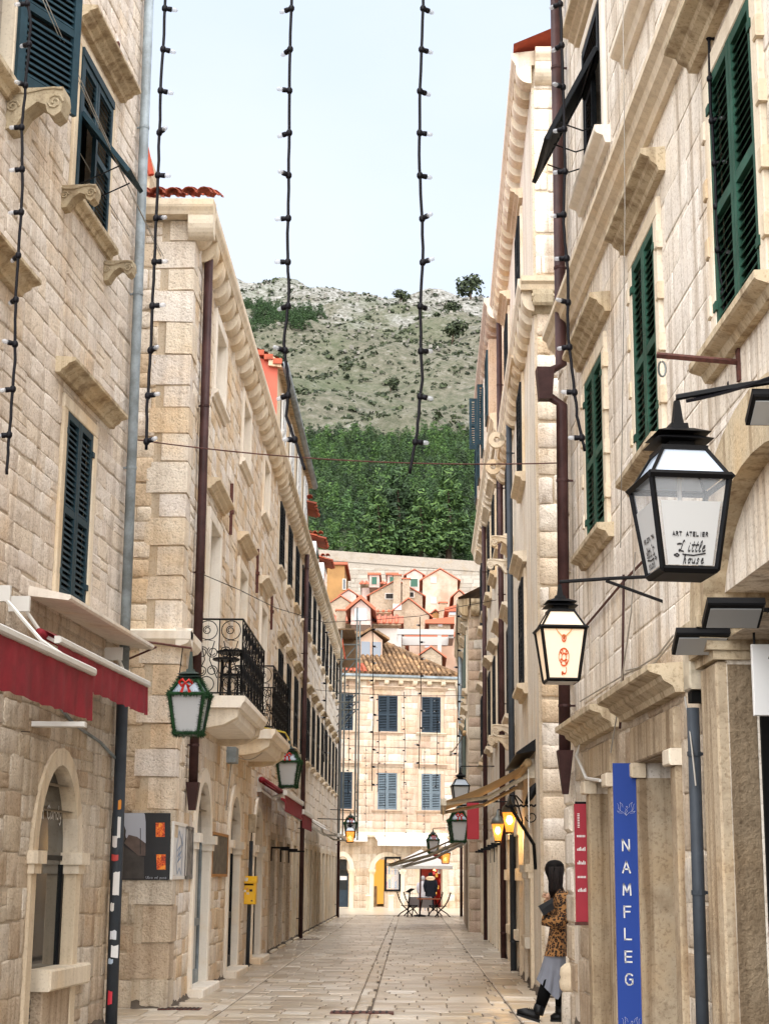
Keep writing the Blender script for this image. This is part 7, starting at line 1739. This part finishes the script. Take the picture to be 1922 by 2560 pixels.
# scaffolding at the end of the left row
SC = thing('scaffold', 'scaffold of pale tubes with a plank roof at the far left house', 'scaffold', (-2.5, 63, 0))
sk = crop(800, 1280, 3.322)
zt_, zm_ = atY(*sk(210, 1010), 64).z, atY(*sk(210, 1250), 64).z; xr = atY(*sk(312, 1200), 64).x
plain('plank', '6a5238', .9, var=.35, vsc=3)
for k in range(5): MB().box(G, -3.0+k*.2*(xr+2.9)/1.0, -3.0+(k+.93)*.2*(xr+2.9), 63, 66.5, zt_, zt_+.06).build('plank', 'plank', SC)
MB().box(G, -3.0, xr-.05, 65.5, 65.6, zm_, zt_-.01).build('back_board', 'plank', SC)
for x in (xr, -2.75):
    for y in (63, 66.4): MB().tube([(x, y, 3.0), (x, y, zt_+(.9 if x == xr else -.02))], .035, 6).build('post', 'iron_grey', SC)
zz = [atY(*sk(210, q), 64).z for q in (1530, 1600, 1661)]
for z in zz+[zm_, (zm_+zt_)/2]:
    MB().tube([(-2.9, 63.04, z), (xr+.12, 63.04, z)], .03, 5).build('ledger', 'iron_grey', SC); MB().tube([(-2.9, 63.1, z-.9), (xr, 63.1, z)], .025, 5).build('brace', 'iron_grey', SC)
MB().tube([(-2.6, 63.0, zm_), (-2.75, 63.0, zt_-.3)], .03, 5).build('orange_pole', 'brick_orange', SC)
# ------------------------------------------------------------------ cafe corner
ck = crop(980, 2080, 9.62)
YC = ground(*ck(700, 2040)).y
def cx_(x): return atY(*ck(x, 1800), YC).x
PA = thing('parasol', 'white square parasol over the cafe table at the end of the street', 'parasol', (cx_(665), YC, 0))
za, zr = atY(*ck(690, 420), YC).z, atY(*ck(690, 815), YC).z
xL, xR = cx_(-40), cx_(1440); xm = cx_(690); hw = (xR-xL)/2; xc = (xL+xR)/2
plain('wood_red', '6a2a20', .5, var=.15); plain('cloth_table', 'bcb6ba', .8, var=.05); plain('wood_dark', '16100f', .6, spec=.15, var=.2); plain('wood_orange', 'b0603a', .5, var=.15)
cor = [(xL, YC-hw), (xR, YC-hw), (xR, YC+hw), (xL, YC+hw)]
for k in range(4):
    (x, y), (x2, y2) = cor[k], cor[(k+1) % 4]
    MB().add([(x, y, zr), (x2, y2, zr), (xm, YC, za), (x, y, zr-.12), (x2, y2, zr-.12)], [(0, 1, 2), (3, 4, 1, 0)]).build('canopy_panel', 'cloth_white', PA)
    MB().tube([(xm, YC, za-.05), (x, y, zr-.02)], .015, 5).build('rib', 'wood_red', PA)
MB().tube([(cx_(665), YC, .0), (xm, YC, za-.02)], .035, 8).build('pole', 'wood_red', PA, True)
MB().lathe((cx_(665), YC, 0), [(.25, 0), (.25, .06), (.05, .1)], 12).build('base', 'iron_black', PA)
def cafe_table(label, x0, x1, ztop, Y, cloth):
    t = thing('cafe_table', label, 'table', ((x0+x1)/2, Y, 0), 'cafe tables')
    MB().box(G, x0, x1, Y-.4, Y+.4, ztop-.04, ztop).build('top', 'wood_orange', t)
    if cloth: MB().box(G, x0-.02, x1+.02, Y-.42, Y+.42, ztop+.001, ztop+.012).build('cloth_top', 'cloth_table', t); MB().add([(x0-.02, Y-.42, ztop+.012), (x1+.02, Y-.42, ztop+.012), (x1+.05, Y-.46, ztop-.42), (x0-.05, Y-.46, ztop-.40)], [(0, 1, 2, 3)]).build('cloth_drop', 'cloth_table', t)
    for x in (x0+.08, x1-.08):
        for y in (Y-.33, Y+.33): MB().tube([(x, y, 0), (x+(.12 if x < (x0+x1)/2 else -.12), y, ztop-.04)], .025, 5).build('leg', 'wood_dark', t)
cafe_table('wooden cafe table beside the parasol pole', cx_(600), cx_(1150), .74, YC-.3, False)
cafe_table('cafe table with a pale grey cloth behind the parasol pole', cx_(430), cx_(950), .76, YC+1.4, True)
def chair(label, x, Y, d, s=1.0, mat='wood_dark'):
    t = thing('cafe_chair', label, 'chair', (x, Y, 0), 'folding chairs round the cafe table')
    f = Frame((x, Y), d=(d, 0), out=(0, -1, 0))
    for k in range(5): MB().box(f, -.2+k*.085, -.13+k*.085, -.21, .21, .43, .455).build('seat_slat', mat, t)
    for b in (-.2, .2):
        MB().tube([f.P(.28, b, .0), f.P(.1, b, .24), f.P(-.12, b, .44), f.P(-.28, b, .72), f.P(-.36, b, .98)], .022, 5).build('back_leg', mat, t); MB().tube([f.P(-.34, b, .0), f.P(-.2, b, .15), f.P(.0, b, .27), f.P(.22, b, .44)], .022, 5).build('front_leg', mat, t)
    for k in range(5):
        s_ = k/4; p, q = f.P(-.2-.14*s_, -.2, .58+.38*s_), f.P(-.2-.14*s_, .2, .58+.38*s_); MB().tube([p, q], .03, 4).build('back_slat', mat if d > 0 else ('wood_orange' if s > 1 else mat), t)
chair('dark folding chair at the left of the cafe table', cx_(330), YC-.2, 1); chair('second dark folding chair behind the left one', cx_(480), YC+.9, 1)
chair('reddish folding chair at the right of the cafe table', cx_(1190), YC-.5, -1, 1.1); chair('dark folding chair right of the table, behind the reddish one', cx_(1020), YC+.8, -1)
MS = thing('menu_stand', 'black slanted menu stand left of the cafe table', 'menu stand', (cx_(395), YC-.7, 0))
MB().tube([(cx_(370), YC-.7, 0), (cx_(395), YC-.7, .5), (cx_(425), YC-.7, 1.0)], .03, 6).build('post', 'iron_black', MS)
MB().add([(cx_(300), YC-.85, .98), (cx_(410), YC-.85, .96), (cx_(560), YC-.5, 1.12), (cx_(440), YC-.5, 1.14)], [(0, 1, 2, 3)]).build('board', 'iron_black', MS)
# ------------------------------------------------------------------ people
plain('skin', 'c89a7c', .55, var=.06, vsc=15); plain('hair_dark', '0e0908', .7, spec=.12, var=.5, vsc=30); plain('hair_brown', '1c110d', .6, spec=.2, var=.5, vsc=40, rndobj=.5); plain('skirt_grey', '777a84', .85, var=.12, vsc=6); plain('boot_black', '0c0c0e', .45, spec=.25, var=.2); plain('tights', '070708', .8, spec=.1); plain('bag_black', '0f0f12', .4, spec=.25, var=.15); plain('coat_dark', '14151b', .85, spec=.1, var=.2); plain('fur', 'c8b090', .9, var=.2, vsc=40); plain('hair_grey', '8a8684', .7); plain('cloth_greyish', '9a9496', .8); plain('hat_white', 'e0dede', .7)
m, n, l, b = newmat('leopard'); P, g = pos(n)
nz = n.new('ShaderNodeTexNoise'); nz.inputs['Scale'].default_value = 14; l.new(P, nz.inputs['Vector'])
mxv = n.new('ShaderNodeMixRGB'); mxv.inputs['Fac'].default_value = .045; l.new(P, mxv.inputs['Color1']); l.new(nz.outputs['Color'], mxv.inputs['Color2'])
vo = n.new('ShaderNodeTexVoronoi'); vo.inputs['Scale'].default_value = 36; l.new(mxv.outputs['Color'], vo.inputs['Vector'])
spot = ramp(n, l, vo.outputs['Distance'], [(.0, srgb('7a4a22')), (.17, srgb('7a4a22')), (.22, srgb('140c08')), (.5, srgb('140c08')), (.56, srgb('96693a'))])
l.new(spot, b.inputs['Base Color']); b.inputs['Roughness'].default_value = .9; bump(n, l, b, noise(n, l, P, 90, 3), .5, .006)
def skin_body(name, joints, edges, mat, parent, base, root=0):
    me = bpy.data.meshes.new(name); off = BASE[parent.name]
    me.from_pydata([tuple(Vector(j[0])-off) for j in joints], edges, []); me.materials.append(MATS[mat])
    o = bpy.data.objects.new(name, me); COL.objects.link(o); o.parent = parent
    md = o.modifiers.new('skin', 'SKIN'); md.use_smooth_shade = True
    ly = me.skin_vertices[0] if me.skin_vertices else None
    if ly is None:
        bm_ = __import__('bmesh').new(); bm_.from_mesh(me); bm_.verts.layers.skin.verify(); bm_.to_mesh(me); bm_.free(); ly = me.skin_vertices[0]
    for v, j in zip(ly.data, joints): v.radius = j[1] if isinstance(j[1], tuple) else (j[1], j[1]); v.use_root = False
    ly.data[root].use_root = True
    ss = o.modifiers.new('sub', 'SUBSURF'); ss.levels = 2; ss.render_levels = 2
    BASE[o.name] = off
    return o
def loft(name, mat, parent, rings, n=24, wob=0.0, seed=1, cap=False, thick=None):
    """rings of (centre, half-width x, half-depth y, z offsets by angle)"""
    mb = MB(); rg = random.Random(seed)
    for c, rx, ry, zf in rings:
        for j in range(n):
            t = 2*math.pi*j/n; w = 1+wob*math.sin(t*7+seed)
            mb.v.append((c[0]+rx*w*math.cos(t), c[1]+ry*w*math.sin(t), c[2]+(zf(t) if zf else 0)))
    for i in range(len(rings)-1):
        for j in range(n): mb.f.append([i*n+j, i*n+(j+1) % n, (i+1)*n+(j+1) % n, (i+1)*n+j]); mb.m.append(0)
    if cap: mb.f += [list(range(n))[::-1], [(len(rings)-1)*n+j for j in range(n)]]; mb.m += [0, 0]
    return mb.build(name, mat, parent, True)
YW = 18.45
wk = crop(1286, 2130, 5.147)
def wp_(x, y, dy=0.0):
    p = atY(*wk(x, y), YW); return Vector((p.x, YW+dy, p.z))
W_ = thing('person', 'woman in leopard print coat, grey skirt and black boots leaning at the right corner', 'person', (wp_(500, 2170).x, YW, 0))
zoff = lambda v: Vector((v.x, v.y, max(v.z, .0)))
J = [(wp_(560, 1180), (.09, .08)), (wp_(570, 900), (.08, .08)), (wp_(575, 640), (.09, .09)), (wp_(562, 470), .06), (wp_(545, 400), .05), (wp_(528, 290), (.085, .09)), (wp_(515, 190), (.09, .10)), (wp_(500, 130), .05),
     (wp_(590, 560, -.12), .045), (wp_(585, 870, -.22), .04), (wp_(420, 850, -.18), .035),
     (wp_(580, 560, .12), .045), (wp_(530, 790, .19), .04), (wp_(445, 700, .06), .03), (wp_(412, 590, .0), .03),
     (wp_(540, 1280, -.07), .06), (wp_(450, 1650, -.1), .05), (wp_(375, 1790, -.1), .06), (wp_(305, 2040, -.1), .042),
     (wp_(580, 1280, .07), .06), (wp_(600, 1700, .1), .05), (wp_(600, 2080, .1), .042), (wp_(460, 300), .02)]
E_ = [(0, 1), (1, 2), (2, 3), (3, 4), (4, 5), (5, 6), (6, 7), (2, 8), (8, 9), (9, 10), (2, 11), (11, 12), (12, 13), (13, 14), (0, 15), (15, 16), (16, 17), (17, 18), (0, 19), (19, 20), (20, 21), (5, 22)]
bd = skin_body('body', J, E_, 'skin', W_, None)
# hand with five bent fingers near the chin
hc = wp_(405, 565, -.02)
hm_ = MB(); hm_.tube([hc+Vector((.05, .02, -.05)), hc+Vector((.02, .0, -.01)), hc+Vector((.0, 0, .02))], [.026, .034, .026], 8)
for k in range(4):
    o_ = Vector((-.012+.004*k, -.03+.018*k, .012)); ln = (.75, .95, 1.0, .85)[k]
    hm_.tube([hc+o_, hc+o_+Vector((-.028*ln, 0, .012)), hc+o_+Vector((-.038*ln, 0, -.012)), hc+o_+Vector((-.02*ln, 0, -.028))], [.0095, .009, .0085, .006], 6)
hm_.tube([hc+Vector((.02, -.03, -.02)), hc+Vector((-.01, -.045, -.012)), hc+Vector((-.03, -.04, -.016))], [.011, .010, .007], 6)
hm_.build('hand', 'skin', W_, True)
def ring(x0, x1, y, dy, zf=None, yo=0): 
    a, c = wp_(x0, y), wp_(x1, y); return ((a+c)/2+Vector((0, yo, 0)), (c.x-a.x)/2, dy, zf)
coat = loft('coat', 'leopard', W_, [ring(520, 600, 425, .07), ring(500, 630, 470, .13), ring(475, 655, 545, .19), ring(468, 662, 650, .185), ring(470, 664, 800, .17), ring(450, 668, 950, .17), ring(430, 668, 1100, .185), ring(404, 668, 1230, .2), ring(380, 668, 1335, .21)], 28, .012, 3)
sl = MB(); sp_ = [wp_(600, 540, -.17), wp_(612, 700, -.22), wp_(590, 880, -.24), wp_(470, 890, -.24), wp_(345, 865, -.2)]
sl.tube([sp_[0], sp_[0].lerp(sp_[1], .5), sp_[1], sp_[2]+Vector((.02, 0, .03)), sp_[2]+Vector((-.04, 0, -.01)), sp_[3], sp_[4]], [.085, .085, .078, .075, .075, .065, .062], 14); sl.build('sleeve', 'leopard', W_, True)
sl = MB(); sl.tube([wp_(570, 540, .15), wp_(530, 780, .2), wp_(470, 760, .12), wp_(430, 640, .02)], [.08, .07, .06, .05], 12); sl.build('sleeve', 'leopard', W_, True)
# skirt with a dipping hem
sk_ = MB(); n = 40; lv = 9
for i in range(lv):
    s = i/(lv-1)
    for j in range(n):
        t = 2*math.pi*j/n; cxx = math.cos(t)
        xl, xr = 392-105*s, 658+0*s
        x = (xl+xr)/2+(xr-xl)/2*cxx*(1+.05*s*math.sin(9*t))
        hem = 1890-150*abs(math.sin(t))*0-(240*max(0, -(x-520)/230) if x < 520 else 190*(x-520)/140)
        y = 1290+(hem-1290)*s
        dy = (.17+.07*s)*math.sin(t)*(1+.17*s*math.sin(9*t))
        p = wp_(x, y); sk_.v.append((p.x, YW+dy, p.z))
for i in range(lv-1):
    for j in range(n): sk_.f.append([i*n+j, i*n+(j+1) % n, (i+1)*n+(j+1) % n, (i+1)*n+j]); sk_.m.append(0)
sk_.build('skirt', 'skirt_grey', W_, True)
lg = MB(); lg.tube([wp_(440, 1610, -.1), wp_(400, 1720, -.1), wp_(365, 1830, -.1), wp_(312, 2010, -.1)], [.07, .072, .07, .055], 12); lg.build('tights', 'tights', W_, True)
lg = MB(); lg.tube([wp_(590, 1500, .1), wp_(600, 1750, .1), wp_(605, 2060, .1)], [.085, .07, .055], 12); lg.build('tights', 'tights', W_, True)
def boot(pts, dy, name='boot'):
    f = [wp_(x, y, dy) for x, y in pts]
    mb = MB(); mb.tube([f[0], f[1], f[2]], [.062, .062, .06], 12); mb.tube([f[2]+Vector((.02, 0, -.02)), f[3], f[4], f[5]], [.055, .055, .045, .022], 12)
    o = mb.build(name, 'boot_black', W_, True)
    d = (f[5]-f[6]).normalized(); s = Vector((-d.z, 0, d.x)); s = s if s.z < 0 else -s
    so_ = MB(); a, b_ = f[6], f[5]+Vector((0, 0, -.02)); so_.add([v+Vector((0, q, 0)) for q in (-.045, .045) for v in (a, b_, b_+s*.022, a+s*.03)], [(0, 1, 2, 3), (7, 6, 5, 4), (0, 4, 5, 1), (1, 5, 6, 2), (2, 6, 7, 3), (3, 7, 4, 0)]); so_.build('sole', 'boot_black', o)
    so_ = MB()
    for k in range(5): 
        c = f[2].lerp(f[4], .1+.16*k)+Vector((0, 0, .05-.003*k)); so_.tube([c+Vector((0, -.035, .0)), c+Vector((-.01, 0, .012)), c+Vector((0, .035, 0))], .005, 4)
    so_.build('lace', 'bag_black', o)
boot([(318, 1960), (300, 2030), (285, 2080), (230, 2085), (120, 2050), (20, 2040), (318, 2150)], -.1)
boot([(604, 1990), (604, 2060), (604, 2100), (570, 2130), (520, 2135), (470, 2140), (640, 2160)], .1)
# hair: cap and long strands
hr = loft('hair', 'hair_dark', W_, [ring(500, 530, 101, .012), ring(458, 572, 108, .05), ring(425, 606, 126, .08), ring(400, 630, 160, .105), ring(387, 640, 215, .115), ring(396, 634, 270, .112), ring(420, 622, 325, .105), ring(434, 612, 380, .1), ring(432, 610, 450, .11), ring(436, 596, 510, .115), ring(456, 570, 560, .11), ring(484, 532, 605, .06)], 28, .015, 5, True)
st = MB(); rg = random.Random(9)
for k in range(70):
    x = rg.uniform(432, 606); y1 = rg.uniform(520, 625); dy = -.108-.012*rg.random(); st.tube([wp_(x+rg.uniform(-8, 8), 190, dy*.9), wp_(x, 380, dy-.01), wp_(x+rg.uniform(-14, 14), 480, dy-.012), wp_(x*.9+52+rg.uniform(-14, 14), y1, dy-.02)], [.008, .008, .007, .002], 4)
st.build('hair_strands', 'hair_brown', hr, True, kind='stuff')
bgm = MB(); q = [wp_(280, 692, -.3), wp_(460, 590, -.3), wp_(475, 730, -.3), wp_(350, 812, -.3)]
bgm.add(q+[v+Vector((0, .1, 0)) for v in q], [(3, 2, 1, 0), (4, 5, 6, 7), (0, 1, 5, 4), (1, 2, 6, 5), (2, 3, 7, 6), (3, 0, 4, 7)])
bag = thing('clutch_bag', 'black leather pouch held under the woman\'s arm', 'bag', wp_(380, 710, -.25)); bgm.build('pouch', 'bag_black', bag)
q2 = [wp_(276, 688, -.305), wp_(462, 584, -.305), wp_(468, 640, -.31), wp_(312, 742, -.31)]
MB().add(q2, [(3, 2, 1, 0)]).build('flap', 'boot_black', bag)
# two people by the red shop
def bystander(label, px, Y, h, coat_m, hair_m, hood_m=None):
    x = atY(px, 2200, Y).x; t = thing('person', label, 'person', (x, Y, 0)); s = h/1.75
    P = lambda a, b_, c: Vector((x+a*s, Y+b_*s, c*s))
    J = [(P(0, 0, .95), (.15*s, .1*s)), (P(0, 0, 1.2), (.14*s, .1*s)), (P(0, 0, 1.42), (.16*s, .09*s)), (P(0, 0, 1.52), .05*s), (P(0, 0, 1.62), .085*s), (P(0, 0, 1.70), .07*s),
         (P(-.2, 0, 1.4), .05*s), (P(-.25, 0, 1.12), .042*s), (P(-.2, -.12, .9), .032*s), (P(.2, 0, 1.4), .05*s), (P(.25, 0, 1.12), .042*s), (P(.22, -.05, .86), .032*s),
         (P(-.1, 0, .9), .085*s), (P(-.11, 0, .5), .06*s), (P(-.11, 0, .08), .045*s), (P(-.11, -.14, .04), .035*s), (P(.1, 0, .9), .085*s), (P(.11, .03, .5), .06*s), (P(.12, .05, .08), .045*s), (P(.12, -.09, .04), .035*s)]
    skin_body('body', J, [(0, 1), (1, 2), (2, 3), (3, 4), (4, 5), (2, 6), (6, 7), (7, 8), (2, 9), (9, 10), (10, 11), (0, 12), (12, 13), (13, 14), (14, 15), (0, 16), (16, 17), (17, 18), (18, 19)], coat_m, t, None)
    loft('coat', coat_m, t, [(P(0, 0, 1.5), .09*s, .08*s, None), (P(0, 0, 1.44), .2*s, .12*s, None), (P(0, 0, 1.3), .24*s, .15*s, None), (P(0, 0, 1.1), .23*s, .15*s, None), (P(0, 0, .9), .24*s, .16*s, None), (P(0, 0, .68), .26*s, .17*s, None)], 20)
    for m_ in (-1, 1): MB().tube([P(m_*.22, 0, 1.42), P(m_*.28, 0, 1.15), P(m_*.24, -.08, .9)], [.075*s, .07*s, .055*s], 10).build('sleeve', coat_m, t, True)
    loft('hair', hair_m, t, [(P(0, .0, 1.78), .03*s, .03*s, None), (P(0, 0, 1.74), .085*s, .09*s, None), (P(0, 0, 1.64), .105*s, .11*s, None), (P(0, 0, 1.55), .09*s, .09*s, None)], 16, cap=True)
    if hood_m:
        mb = MB(); mb.tube([P(.17*math.cos(k*.52), -.03-.08*abs(math.sin(k*.52)), 1.5+.05*math.sin(k*.52)) for k in range(12)], .055*s, 8, closed=True); needles(mb, P(-.18, -.1, 1.52), P(.18, -.1, 1.52), 160, .04, .06); mb.build('fur_hood', hood_m, t)
bystander('person in a dark padded coat with pale fur hood facing the red shop', 1076, 79, 1.78, 'coat_dark', 'hair_dark', 'fur')
bystander('grey-haired person in pale clothes behind the parasol pole', 1057, 80, 1.62, 'cloth_greyish', 'hair_grey')
